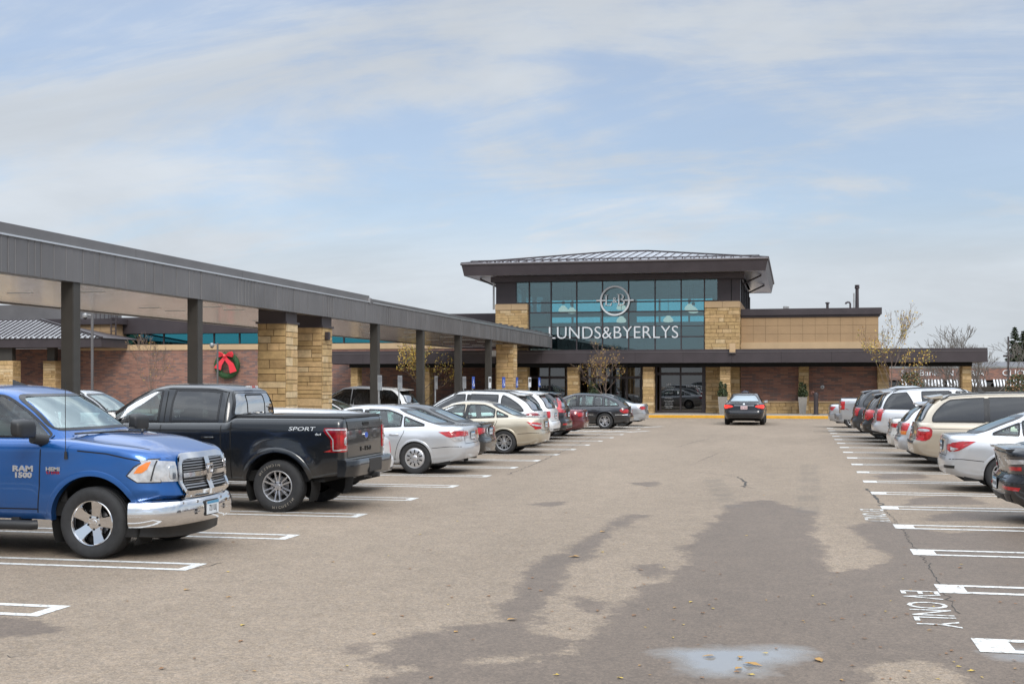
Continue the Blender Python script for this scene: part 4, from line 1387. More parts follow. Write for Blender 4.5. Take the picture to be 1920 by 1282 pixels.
    rrow(suv, 2.5, 30.1, 'beige gold minivan with long dark side windows and oval red tail lamps', 'minivan', name='minivan', L=5.09, W=1.99, H=1.75, paint=P['beige'], wheel=CAP, clad=False, Rw=.335, ax=[1.46, -1.30],
         gf=[(0, 1.75), (.5, 1.22), (.9, .74), (1, .56)], gr=[(0, -2.20), (.5, -2.07), (.85, -1.90), (1, -1.76)],
         zs=[(-2.33, 1.04), (-1.5, 1.04), (0, 1.02), (1.0, 1.0), (1.6, .97), (2.0, .88), (2.33, .74)],
         panes=[(.22, .17, 1.9, 1.9, 'gtint'), (-.85, -.85, .10, .05, 'gtint'), (-2.1, -2.1, -.93, -.93, 'gtint', dict(r=.12))], panekw=dict(cp=.20, m=.085),
         pillars=[(.10, .05, .22, .17), (-.93, -.93, -.85, -.85)], rails=(.3, -1.75, .62, 'black'), fin=(-.9, .10),
         seams=[[(.16, 1.0), (.16, .38)], [(1.2, .98), (1.16, .38)], [(-.9, 1.0), (-.9, .62), (-.88, .40)], [(-.9, .38), (1.16, .38)], [(-.9, .90), (-2.1, .92)]],
         spoiler=dict(x0=-1.70, x1=-2.02, z0=1.64, z1=1.60, w=.58), wheel_=0,
         panels=UB + [tl(smooth_poly([(-1.93, .93), (-2.1, .96), (-2.22, .92), (-2.25, .70), (-2.1, .64), (-1.95, .72)]), smooth_poly([(.86, .94), (.70, .93), (.66, .80), (.68, .68), (.85, .66)])),
                      ('reverse_light', True, [('y', smooth_poly([(-1.98, .90), (-2.2, .92), (-2.2, .86), (-2.0, .85)]), 'clearl', .014)]),
                      ('bumper_step', False, [('r', [(-.62, .60), (.62, .60), (.60, .645), (-.60, .645)], 'black')])])
    rrow(suv, 2.4, 32.8, 'small silver hatchback with red and amber tail lamps beside the beige minivan', 'car', L=4.37, W=1.77, H=1.56, paint=P['lsilver'], wheel=CAP, clad=False, Rw=.32,
         gr=[(0, -2.2), (.5, -2.0), (.85, -1.72), (1, -1.52)], panekw=dict(cp=.24),
         spoiler=dict(x0=-1.45, x1=-1.86, z0=1.63, z1=1.585, w=.55), rglass='grear',
         panels=UB + [tl([(-2.0, 1.05), (-2.17, 1.06), (-2.2, .86), (-2.08, .86)], [(.85, 1.06), (.62, 1.05), (.64, .86), (.84, .86)]),
                      ('indicator', True, [('y', [(-2.08, .855), (-2.2, .855), (-2.23, .76), (-2.12, .76)], 'amber'), ('r', [(.84, .855), (.64, .855), (.66, .76), (.84, .76)], 'amber')])])
    rrow(sedan, 2.4, 35.45, 'pearl white saloon with slim tail lamps behind the small silver hatchback', 'car', L=4.9, W=1.83, H=1.46, paint=P['cream'], wheel=W10,
         panels=SB + [tl([(-2.0, .86), (-2.33, .885), (-2.36, .77), (-2.2, .77)], [(.85, .885), (.42, .87), (.42, .80), (.84, .77)]),
                      ('boot_trim', False, [('r', [(-.42, .885), (.42, .885), (.42, .91), (-.42, .91)], 'chrome')])])
    rrow(suv, 2.3, 40.8, 'tall silver sport utility car with roof rails and vertical red tail lamps', 'car', L=4.8, W=1.90, H=1.80, paint=P['lsilver'], wheel=W5t, clad=False, Rw=.375, Ra=.44, zb=[(-2.33, .46), (-2.0, .40), (-1.6, .36), (1.6, .36), (2.0, .36), (2.33, .38)],
         gr=[(0, -2.2), (.5, -2.1), (.85, -1.98), (1, -1.88)], rails=(.3, -1.75, .60, 'black'), spoiler=dict(x0=-1.78, x1=-2.10, z0=1.63, z1=1.60, w=.60),
         panes=[(-.02, -.06, 1.4, 1.4, 'gtint'), (-.88, -.98, -.12, -.16, 'gtint'), (-2.1, -2.1, -1.10, -1.36, 'gtint', dict(cp=.13))],
         panels=UB_ + [tl([(-2.04, 1.06), (-2.17, 1.08), (-2.22, .74), (-2.10, .74)], [(.86, 1.07), (.68, 1.07), (.70, .74), (.85, .74)]),
                       ('side_moulding', True, [('y', [(-.9, .60), (.95, .60), (.95, .54), (-.9, .54)], 'black')])])
    rrow(suv, 2.1, 43.5, 'black crossover with large red tail lamp beside the tall silver one', 'car', L=4.83, W=1.91, H=1.67, paint=P['black'], wheel=W5,
         panels=UB_ + [tl(smooth_poly([(-1.88, 1.05), (-2.15, 1.10), (-2.24, .90), (-2.2, .74), (-2.0, .80)]), [(.87, 1.09), (.60, 1.06), (.66, .80), (.85, .74)])])
    rrow(suv, 1.9, 46.1, 'dark grey sport utility car with high red corner lamps next to the silver pickup', 'car', L=4.5, W=1.83, H=1.75, paint=P['dgrey'], wheel=W5,
         gr=[(0, -2.2), (.5, -2.1), (.85, -1.95), (1, -1.84)],
         panels=UB_ + [tl([(-2.04, 1.02), (-2.17, 1.04), (-2.22, .78), (-2.12, .78)], [(.85, 1.04), (.66, 1.03), (.70, .80), (.84, .78)])])
    S = pickup(paint=P['silver'], W=1.92, wb=.86, wr=.65, wheel=W5,
               panels=[('tail_light', True, [('y', [(-2.76, 1.30), (-2.60, 1.30), (-2.62, .96), (-2.76, .96)], 'red'), ('r', [(.95, 1.30), (.80, 1.30), (.80, .96), (.95, .96)], 'red'),
                                             ('r', [(.93, 1.13), (.82, 1.13), (.82, 1.03), (.93, 1.03)], 'clearl', .014)])])
    S = scaled(S, .93, 1., .93)
    c, r = put('pickup_truck', S, 1.55 + 2.75, 51.4, right, 'silver pickup truck in the right row close to the store', 'pickup truck', 'pickup trucks parked in the lot')
    xr_ = min(p[1] for p in S['xr'])
    c.part(rear_step_bumper(r, c, xr_ + .06, xr_ - .16, .50, .72, .93, M['steel'], M['black']), 'rear_bumper', 40)
    g = MB(); g.box(xr_ + .06, -1.0, -.85, .85, 1.3, 1.33, M['black'], .01); c.part(g, 'bed_cover')
    rrow(sedan, 1.4, 56.8, 'small silver saloon farthest along the right row, by the yellow kerb', 'car', L=4.5, W=1.75, H=1.45, paint=P['silver'], wheel=W10,
         panels=SB + [tl([(-2.1, .90), (-2.33, .91), (-2.36, .76), (-2.25, .74)], [(.84, .91), (.52, .89), (.54, .78), (.83, .76)])])
    # --- under the covered walkway
    def urow(kind, X, Y, rz, label, cat, **o):
        return put('parked_car', kind(**o), X, Y, rz, label, cat, GB)
    urow(sedan, -15.35, 40.3, right, 'white saloon under the covered walkway, its windscreen facing the lane', 'car', L=4.7, W=1.8, H=1.44, paint=P['white'], wheel=W10)
    urow(suv, -16.3, 46.3, left, 'white sport utility car with black roof spoiler under the covered walkway', 'car', L=4.95, W=1.97, H=1.80, paint=P['white'], wheel=W5t, clad=False,
         panes=[(-.08, -.12, 1.4, 1.4, 'gtint'), (-1.05, -1.10, -.18, -.22, 'gtint'), (-2.1, -2.1, -1.15, -1.20, 'gtint')],
         spoiler=dict(x0=-1.60, x1=-2.05, z0=1.64, z1=1.58, w=.60, dark=True), pillars=[(-.18, -.22, -.08, -.12), (-1.15, -1.20, -1.05, -1.10)],
         panels=UB_ + [tl([(-1.85, 1.0), (-2.17, 1.02), (-2.2, .92), (-2.0, .92)], [(.84, 1.02), (.60, 1.0), (.62, .90), (.83, .90)], 'redd')])
    urow(suv, -21.5, 36.0, right, 'white sport utility car with roof rails parked beyond the black pickup', 'car', L=4.7, W=1.88, H=1.70, paint=P['white'], wheel=W5, rails=(.3, -1.7, .60, 'black'))
    urow(sedan, -23.6, 33.2, right, 'silver saloon parked beyond the black pickup', 'car', L=4.7, W=1.8, H=1.45, paint=P['silver'], wheel=W5)
# ---------------------------------------------------------------- measured camera: photo pixel -> place
CA, SA = math.cos(math.radians(12.45)), math.sin(math.radians(12.45))
FPX, CX, HY, EYE = 2400., 960., 715., 1.97
def at(px, py, Y):
    t = (px - CX) / FPX
    D = Y / (CA + t * SA)
    return Vector((D * (t * CA - SA), Y, EYE + (HY - py) * D / FPX))
def X_(px, Y): return at(px, HY, Y).x
def Z_(px, py, Y): return at(px, py, Y).z
def gr(px, py):
    D = FPX * EYE / (py - HY); u = (px - CX) * D / FPX
    return (u * CA - D * SA, u * SA + D * CA)

# ---------------------------------------------------------------- materials of the place
def mapxz(nt, sx=1., sz=1.):
    tc = N(nt, 'ShaderNodeTexCoord'); sp = N(nt, 'ShaderNodeSeparateXYZ'); cb = N(nt, 'ShaderNodeCombineXYZ')
    L(nt, tc.outputs['Object'], sp.inputs[0])
    ad = N(nt, 'ShaderNodeMath', operation='ADD')
    L(nt, sp.outputs['X'], ad.inputs[0]); L(nt, sp.outputs['Y'], ad.inputs[1])
    L(nt, ad.outputs[0], cb.inputs['X']); L(nt, sp.outputs['Z'], cb.inputs['Y'])
    return cb.outputs[0]

def brick_mat(name, c1, c2, c3, mortar):
    m, nt, b = newmat(name)
    v = mapxz(nt)
    bt = N(nt, 'ShaderNodeTexBrick', i_Scale=1., i_Bias=-.1)
    bt.offset = .5; bt.squash = 1.
    bt.inputs['Color1'].default_value = (*c1, 1); bt.inputs['Color2'].default_value = (*c2, 1); bt.inputs['Mortar'].default_value = (*mortar, 1)
    bt.inputs['Mortar Size'].default_value = .008; bt.inputs['Mortar Smooth'].default_value = .2
    bt.inputs['Brick Width'].default_value = .40; bt.inputs['Row Height'].default_value = .10
    L(nt, v, bt.inputs['Vector'])
    # every brick has a tone of its own: a random value per brick cell
    sv = N(nt, 'ShaderNodeSeparateXYZ'); L(nt, v, sv.inputs[0])
    def mth(op, x, y=None):
        q = N(nt, 'ShaderNodeMath', operation=op)
        for i, k in ((0, x), (1, y)):
            if k is None: continue
            if isinstance(k, float): q.inputs[i].default_value = k
            else: L(nt, k, q.inputs[i])
        return q.outputs[0]
    row = mth('FLOOR', mth('MULTIPLY', sv.outputs[1], 10.))
    par = mth('SUBTRACT', 1., mth('FLOORED_MODULO', row, 2.))
    col = mth('FLOOR', mth('ADD', mth('MULTIPLY', sv.outputs[0], 2.5), mth('MULTIPLY', par, .5)))
    cc = N(nt, 'ShaderNodeCombineXYZ'); L(nt, col, cc.inputs[0]); L(nt, row, cc.inputs[1])
    wn = N(nt, 'ShaderNodeTexWhiteNoise', noise_dimensions='2D'); L(nt, cc.outputs[0], wn.inputs['Vector'])
    n = N(nt, 'ShaderNodeTexNoise', i_Scale=.9, i_Detail=3.); L(nt, v, n.inputs['Vector'])
    pick = mth('ADD', wn.outputs['Value'], mth('MULTIPLY', mth('SUBTRACT', n.outputs['Fac'], .55), 1.1))
    cr = N(nt, 'ShaderNodeValToRGB'); e = cr.color_ramp.elements
    mix = lambda p, q, t: tuple(x * (1 - t) + y * t for x, y in zip(p, q)) + (1,)
    e[0].position = .0; e[0].color = mix(c1, c1, 0); e[1].position = 1.; e[1].color = mix(c3, c3, 0)
    for p_, c_ in ((.30, mix(c1, c2, .5)), (.55, mix(c2, c2, 0)), (.72, mix(c2, c3, .7))):
        q = e.new(p_); q.color = c_
    L(nt, pick, cr.inputs[0])
    mx = N(nt, 'ShaderNodeMix', data_type='RGBA'); mx.inputs[7].default_value = (*mortar, 1)
    L(nt, bt.outputs['Fac'], mx.inputs[0]); L(nt, cr.outputs[0], mx.inputs[6])
    L(nt, mx.outputs[2], b.inputs['Base Color'])
    bp = N(nt, 'ShaderNodeBump'); bp.inputs['Strength'].default_value = .4; bp.inputs['Distance'].default_value = .01
    inv = N(nt, 'ShaderNodeMath', operation='SUBTRACT'); inv.inputs[0].default_value = 1.
    L(nt, bt.outputs['Fac'], inv.inputs[1]); L(nt, inv.outputs[0], bp.inputs['Height']); L(nt, bp.outputs[0], b.inputs['Normal'])
    b.inputs['Roughness'].default_value = .85
    return m

def stone_mat():
    m, nt, b = newmat('ashlar_stone')
    at_ = N(nt, 'ShaderNodeAttribute', attribute_name='tint')
    cr = N(nt, 'ShaderNodeValToRGB')
    e = cr.color_ramp.elements
    e[0].color = (.36, .235, .11, 1); e[1].color = (.58, .44, .26, 1)
    for p, c in ((.25, (.50, .345, .165)), (.5, (.44, .295, .135)), (.75, (.55, .37, .185))):
        q = e.new(p); q.color = (*c, 1)
    L(nt, at_.outputs['Fac'], cr.inputs[0])
    tc = N(nt, 'ShaderNodeTexCoord')
    n = N(nt, 'ShaderNodeTexNoise', i_Scale=5., i_Detail=8., i_Roughness=.7); L(nt, tc.outputs['Object'], n.inputs['Vector'])
    mr = N(nt, 'ShaderNodeMapRange'); mr.inputs['From Min'].default_value = .3; mr.inputs['From Max'].default_value = .7
    mr.inputs['To Min'].default_value = .72; mr.inputs['To Max'].default_value = 1.22
    L(nt, n.outputs['Fac'], mr.inputs['Value'])
    mx = N(nt, 'ShaderNodeMix', data_type='RGBA', blend_type='MULTIPLY'); mx.inputs[0].default_value = 1.
    L(nt, cr.outputs[0], mx.inputs[6]); L(nt, mr.outputs[0], mx.inputs[7]); L(nt, mx.outputs[2], b.inputs['Base Color'])
    bp = N(nt, 'ShaderNodeBump'); bp.inputs['Strength'].default_value = .5; bp.inputs['Distance'].default_value = .02
    L(nt, n.outputs['Fac'], bp.inputs['Height']); L(nt, bp.outputs[0], b.inputs['Normal'])
    b.inputs['Roughness'].default_value = .9
    return m

def soffit_mat():
    m, nt, b = newmat('ribbed_metal_soffit')
    tc = N(nt, 'ShaderNodeTexCoord'); mp = N(nt, 'ShaderNodeMapping'); mp.inputs['Scale'].default_value = (.35, 9., 1.)
    L(nt, tc.outputs['Object'], mp.inputs['Vector'])
    n = N(nt, 'ShaderNodeTexNoise', i_Scale=1., i_Detail=4., i_Roughness=.6); L(nt, mp.outputs[0], n.inputs['Vector'])
    bp = N(nt, 'ShaderNodeBump'); bp.inputs['Strength'].default_value = .35; bp.inputs['Distance'].default_value = .05
    L(nt, n.outputs['Fac'], bp.inputs['Height']); L(nt, bp.outputs[0], b.inputs['Normal'])
    b.inputs['Base Color'].default_value = (.80, .75, .71, 1); b.inputs['Metallic'].default_value = 1.; b.inputs['Roughness'].default_value = .16
    return m

def ground_mat():
    m, nt, b = newmat('weathered_asphalt')
    tc = N(nt, 'ShaderNodeTexCoord')
    def noise(sc, det=4., ro=.6, v=None):
        n = N(nt, 'ShaderNodeTexNoise', i_Scale=sc, i_Detail=det, i_Roughness=ro)
        L(nt, v or tc.outputs['Object'], n.inputs['Vector']); return n.outputs['Fac']
    def rng(v, a, b_, c, d):
        r = N(nt, 'ShaderNodeMapRange'); r.inputs['From Min'].default_value = a; r.inputs['From Max'].default_value = b_
        r.inputs['To Min'].default_value = c; r.inputs['To Max'].default_value = d; L(nt, v, r.inputs['Value']); return r.outputs[0]
    def mul(a, b_, op='MULTIPLY'):
        q = N(nt, 'ShaderNodeMath', operation=op)
        for i, v in ((0, a), (1, b_)):
            if isinstance(v, float): q.inputs[i].default_value = v
            else: L(nt, v, q.inputs[i])
        return q.outputs[0]
    # aggregate: voronoi chips of differing grey, tar between
    vo = N(nt, 'ShaderNodeTexVoronoi', i_Scale=95.); L(nt, tc.outputs['Object'], vo.inputs['Vector'])
    sp = N(nt, 'ShaderNodeSeparateColor'); L(nt, vo.outputs['Color'], sp.inputs[0])
    chip = rng(sp.outputs[0], 0., 1., .74, 1.26)
    vo2 = N(nt, 'ShaderNodeTexVoronoi', i_Scale=33.); L(nt, tc.outputs['Object'], vo2.inputs['Vector'])
    sp2 = N(nt, 'ShaderNodeSeparateColor'); L(nt, vo2.outputs['Color'], sp2.inputs[0])
    chip2 = rng(sp2.outputs[1], 0., 1., .86, 1.14)
    mp = N(nt, 'ShaderNodeMapping'); mp.inputs['Scale'].default_value = (1., .28, 1.); L(nt, tc.outputs['Object'], mp.inputs['Vector'])
    blot = rng(noise(.35, 6., .62, mp.outputs[0]), .3, .7, .86, 1.12)
    blot2 = rng(noise(2.6, 5., .65), .3, .7, .91, 1.08)
    tone = mul(mul(chip, chip2), mul(blot, blot2))
    dry = N(nt, 'ShaderNodeMix', data_type='RGBA', blend_type='MULTIPLY'); dry.inputs[0].default_value = 1.
    hue = N(nt, 'ShaderNodeMix', data_type='RGBA'); hue.inputs[6].default_value = (.252, .196, .143, 1); hue.inputs[7].default_value = (.231, .187, .146, 1)
    L(nt, sp2.outputs[0], hue.inputs[0]); L(nt, hue.outputs[2], dry.inputs[6]); L(nt, tone, dry.inputs[7])
    # damp patches
    aw = N(nt, 'ShaderNodeAttribute', attribute_name='wet')
    edge = mul(rng(noise(1.6, 7., .7), .25, .75, -.32, .32), rng(noise(9., 4., .7), .25, .75, -.16, .16), 'ADD')
    wet = rng(mul(aw.outputs['Fac'], edge, 'ADD'), .42, .62, 0., 1.)
    wetc = N(nt, 'ShaderNodeMix', data_type='RGBA', blend_type='MULTIPLY'); wetc.inputs[0].default_value = 1.
    wetc.inputs[6].default_value = (.138, .104, .077, 1); L(nt, tone, wetc.inputs[7])
    c = N(nt, 'ShaderNodeMix', data_type='RGBA'); L(nt, wet, c.inputs[0]); L(nt, dry.outputs[2], c.inputs[6]); L(nt, wetc.outputs[2], c.inputs[7])
    # rubber marks (an attribute traced along the wheel tracks)
    ar = N(nt, 'ShaderNodeAttribute', attribute_name='rubber')
    tr = mul(ar.outputs['Fac'], rng(noise(3., 5., .7), .35, .7, .2, .8))
    c2 = N(nt, 'ShaderNodeMix', data_type='RGBA'); L(nt, tr, c2.inputs[0]); L(nt, c.outputs[2], c2.inputs[6]); c2.inputs[7].default_value = (.10, .09, .08, 1)
    # standing water; base colour paled to add to the sky's reflection
    ap = N(nt, 'ShaderNodeAttribute', attribute_name='puddle')
    pud = rng(mul(ap.outputs['Fac'], rng(noise(4., 5., .6), .25, .75, -.2, .2), 'ADD'), .22, .80, 0., 1.)
    c3 = N(nt, 'ShaderNodeMix', data_type='RGBA'); L(nt, pud, c3.inputs[0]); L(nt, c2.outputs[2], c3.inputs[6]); c3.inputs[7].default_value = (.25, .24, .225, 1)
    L(nt, c3.outputs[2], b.inputs['Base Color'])
    r1 = N(nt, 'ShaderNodeMix', data_type='FLOAT'); L(nt, wet, r1.inputs[0]); r1.inputs[2].default_value = .9; r1.inputs[3].default_value = .55
    r2 = N(nt, 'ShaderNodeMix', data_type='FLOAT'); L(nt, pud, r2.inputs[0]); L(nt, r1.outputs[0], r2.inputs[2]); r2.inputs[3].default_value = .03
    L(nt, r2.outputs[0], b.inputs['Roughness'])
    spm = N(nt, 'ShaderNodeMix', data_type='FLOAT'); L(nt, pud, spm.inputs[0]); spm.inputs[2].default_value = .35; spm.inputs[3].default_value = 1.; L(nt, spm.outputs[0], b.inputs['Specular IOR Level'])
    bp = N(nt, 'ShaderNodeBump'); bp.inputs['Distance'].default_value = .006
    st = N(nt, 'ShaderNodeMix', data_type='FLOAT'); L(nt, pud, st.inputs[0]); st.inputs[2].default_value = .7; st.inputs[3].default_value = 0.
    L(nt, st.outputs[0], bp.inputs['Strength']); L(nt, chip, bp.inputs['Height']); L(nt, bp.outputs[0], b.inputs['Normal'])
    return m

def road_paint(name, wear=.42, col=(.62, .62, .60)):
    m, nt, b = newmat(name)
    tc = N(nt, 'ShaderNodeTexCoord')
    n = N(nt, 'ShaderNodeTexNoise', i_Scale=14., i_Detail=9., i_Roughness=.75); L(nt, tc.outputs['Object'], n.inputs['Vector'])
    mr = N(nt, 'ShaderNodeMapRange'); mr.inputs['From Min'].default_value = wear - .05; mr.inputs['From Max'].default_value = wear + .04
    L(nt, n.outputs['Fac'], mr.inputs['Value'])
    v = N(nt, 'ShaderNodeTexVoronoi', i_Scale=95.); L(nt, tc.outputs['Object'], v.inputs['Vector'])
    sp = N(nt, 'ShaderNodeSeparateColor'); L(nt, v.outputs['Color'], sp.inputs[0])
    m2 = N(nt, 'ShaderNodeMapRange'); m2.inputs['To Min'].default_value = .84; m2.inputs['To Max'].default_value = 1.06; L(nt, sp.outputs[0], m2.inputs['Value'])
    w = N(nt, 'ShaderNodeMix', data_type='RGBA', blend_type='MULTIPLY'); w.inputs[0].default_value = 1.; w.inputs[6].default_value = (*col, 1); L(nt, m2.outputs[0], w.inputs[7])
    mx = N(nt, 'ShaderNodeMix', data_type='RGBA'); L(nt, mr.outputs[0], mx.inputs[0]); mx.inputs[6].default_value = (.22, .19, .16, 1); L(nt, w.outputs[2], mx.inputs[7])
    L(nt, mx.outputs[2], b.inputs['Base Color']); b.inputs['Roughness'].default_value = .75
    return m

def site_mats():
    M['brick'] = brick_mat('red_brown_brick', (.30, .150, .108), (.215, .105, .080), (.14, .095, .088), (.21, .16, .135))
    M['brick2'] = brick_mat('rose_brown_brick', (.30, .155, .112), (.22, .108, .082), (.145, .10, .095), (.23, .175, .145))
    M['stone'] = stone_mat()
    M['mortar'] = simple('stone_joint', (.155, .105, .055), .95, noise=.2)
    M['cream'] = simple('tan_panel', (.37, .245, .135), .8, noise=.06, nscale=1.5)
    M['creaml'] = simple('pale_tan_coping', (.48, .34, .20), .8, noise=.06, nscale=1.5)
    M['brown'] = simple('dark_bronze_metal', (.060, .049, .053), .45, .3, noise=.12, nscale=1.2)
    M['brownt'] = simple('bronze_edge_metal', (.13, .115, .118), .4, .4)
    M['bronzeg'] = simple('grey_bronze_metal', (.172, .165, .166), .38, .5, noise=.12, nscale=.8)
    M['post'] = simple('post_paint', (.052, .047, .041), .5, .2, noise=.12, nscale=2.)
    M['roofm'] = simple('standing_seam_metal', (.62, .63, .65), .30, .8)
    M['soffit'] = soffit_mat()
    M['soffitl'] = simple('light_metal_soffit', (.86, .86, .87), .28, .85)
    M['tglass'] = glass('teal_glazing', (.60, .785, .82), .15, gcol=(.66, .80, .83))
    M['mglass'] = glass('mirror_teal_glazing', (.10, .5, .6), .42, gcol=(.10, .52, .62))
    M['cglass'] = glass('clerestory_glazing', (.46, .86, .92), .05, gcol=(.30, .72, .82))
    M['sglass'] = glass('shopfront_glass', (.10, .14, .15), .09)
    M['inwall'] = simple('shop_interior', (.22, .23, .23), .8)
    M['indark'] = simple('shop_interior_dark', (.06, .055, .05), .8)
    M['lamp'] = simple('lit_lamp_glass', (.8, .8, .75), .3, emit=(1., .84, .70, .8))
    M['spot'] = simple('lit_downlight', (.9, .85, .7), .3, emit=(1., .85, .6, 2.5))
    M['sign'] = simple('white_sign_face', (.68, .70, .72), .4)
    M['signs'] = simple('sign_return', (.30, .31, .32), .4)
    M['conc'] = simple('pavement_concrete', (.33, .30, .26), .9, noise=.14, nscale=3.)
    M['yellow'] = simple('yellow_kerb_paint', (.66, .34, .022), .7, noise=.10, nscale=3.)
    M['pot'] = simple('planter_concrete', (.27, .25, .225), .85, noise=.12)
    M['leafg'] = simple('evergreen_leaf', (.035, .055, .022), .7)
    M['leafg2'] = simple('evergreen_leaf_light', (.07, .085, .03), .7)
    M['needle'] = simple('wreath_needles', (.02, .07, .02), .7)
    M['needle2'] = simple('wreath_needles_light', (.045, .12, .035), .7)
    M['bow'] = simple('red_ribbon', (.72, .035, .055), .45)
    M['bark'] = simple('bark', (.10, .075, .06), .9, noise=.25)
    M['twig'] = simple('twig', (.16, .115, .09), .9)
    M['bark2'] = simple('grey_bark', (.15, .135, .12), .9, noise=.25)
    M['yl'] = simple('yellow_leaf', (.48, .33, .05), .6)
    M['yl2'] = simple('ochre_leaf', (.36, .20, .05), .6)
    M['yl3'] = simple('brown_leaf', (.22, .11, .045), .7)
    M['blue'] = simple('blue_sign', (.03, .09, .42), .4)
    M['galv'] = simple('galvanised_steel', (.38, .38, .38), .45, .7, noise=.15)
    M['wpaint'] = road_paint('white_road_paint', .435)
    M['wpaint3'] = road_paint('scuffed_road_paint', .455)
    M['porchroof'] = simple('sky_toned_roof_metal', (.30, .30, .31), .4, .75)  # pale tone paints in sky reflection on the porch's front slope
    M['wpaint2'] = road_paint('worn_road_paint', .47)
    M['leafo'] = simple('olive_leaf', (.20, .20, .05), .6)

# ---------------------------------------------------------------- stonework
def ashlar(mb, p0, eu, length, height, en, seed=0, z0=0., hmin=.10, hmax=.26, depth=.03):
    """coursed stone laid as real blocks on a face; p0 lower corner, eu along, en outward"""
    rr = random.Random(seed)
    p0, eu, en = Vector(p0), Vector(eu), Vector(en); ez = Vector((0, 0, 1))
    z = 0.; g = .008
    while z < height - .02:
        h = rr.uniform(hmin, hmax)
        if height - z - h < hmin * .8: h = height - z
        x = 0.
        while x < length - .02:
            l = rr.uniform(.25, .85) if h > .16 else rr.uniform(.35, 1.0)
            if length - x - l < .2: l = length - x
            parts = [(0, h)]
            if h > .24 and rr.random() < .35: k = rr.uniform(.35, .6) * h; parts = [(0, k), (k, h)]
            for a, b in parts:
                mb.tint = rr.random(); d = depth * rr.uniform(.4, 1.)
                u0, u1, v0, v1 = x + g, x + l - g, z + a + g, z + b - g
                q = [p0 + eu * u + ez * v for u, v in ((u0, v0), (u1, v0), (u1, v1), (u0, v1))]
                c = (q[0] + q[2]) / 2
                f = [p + en * d + (c - p).normalized() * .006 for p in q]
                mb.add(q + f, [(4, 5, 6, 7), (0, 1, 5, 4), (1, 2, 6, 5), (2, 3, 7, 6), (3, 0, 4, 7)], M['stone'])
            x += l
        z += h

def stone_pier(name, parent, x0, x1, y0, y1, z0, z1, seed, faces='fblr', cap=None):
    g = MB(); g.usecol = True
    g.tint = .5
    g.box(x0 + .03, x1 - .03, y0 + .03, y1 - .03, z0, z1, M['mortar'])
    h = z1 - z0
    i = .028
    if 'f' in faces: ashlar(g, (x0 + i, y0 + i, z0), (1, 0, 0), x1 - x0 - 2 * i, h, (0, -1, 0), seed)
    if 'b' in faces: ashlar(g, (x0 + i, y1 - i, z0), (1, 0, 0), x1 - x0 - 2 * i, h, (0, 1, 0), seed + 1)
    if 'l' in faces: ashlar(g, (x0 + i, y0 + i, z0), (0, 1, 0), y1 - y0 - 2 * i, h, (-1, 0, 0), seed + 2)
    if 'r' in faces: ashlar(g, (x1 - i, y0 + i, z0), (0, 1, 0), y1 - y0 - 2 * i, h, (1, 0, 0), seed + 3)
    return g.build(name, parent)

def panel_grid(mb, x0, x1, z0, z1, y, nx, nz, m, back, t=.03, gap=.012):
    mb.box(x0, x1, y, y + .1, z0, z1, back)
    for i in range(nx):
        for j in range(nz):
            a, b = x0 + (x1 - x0) * i / nx, x0 + (x1 - x0) * (i + 1) / nx
            c, d = z0 + (z1 - z0) * j / nz, z0 + (z1 - z0) * (j + 1) / nz
            mb.box(a + gap / 2, b - gap / 2, y - t, y - .001, c + gap / 2, d - gap / 2, m)

# ---------------------------------------------------------------- ground
def sd_poly(px, py, poly):
    """signed distance (negative inside), numpy arrays"""
    import numpy as np
    d = np.full(px.shape, 1e9); ins = np.zeros(px.shape, bool)
    n = len(poly); j = n - 1
    for i in range(n):
        ax, ay = poly[j]; bx, by = poly[i]
        ex, ey = bx - ax, by - ay
        t = np.clip(((px - ax) * ex + (py - ay) * ey) / (ex * ex + ey * ey + 1e-12), 0, 1)
        d = np.minimum(d, np.hypot(px - ax - t * ex, py - ay - t * ey))
        c = ((ay > py) != (by > py)) & (px < ex * (py - ay) / (ey + 1e-12) + ax)
        ins ^= c; j = i
    return np.where(ins, -d, d)

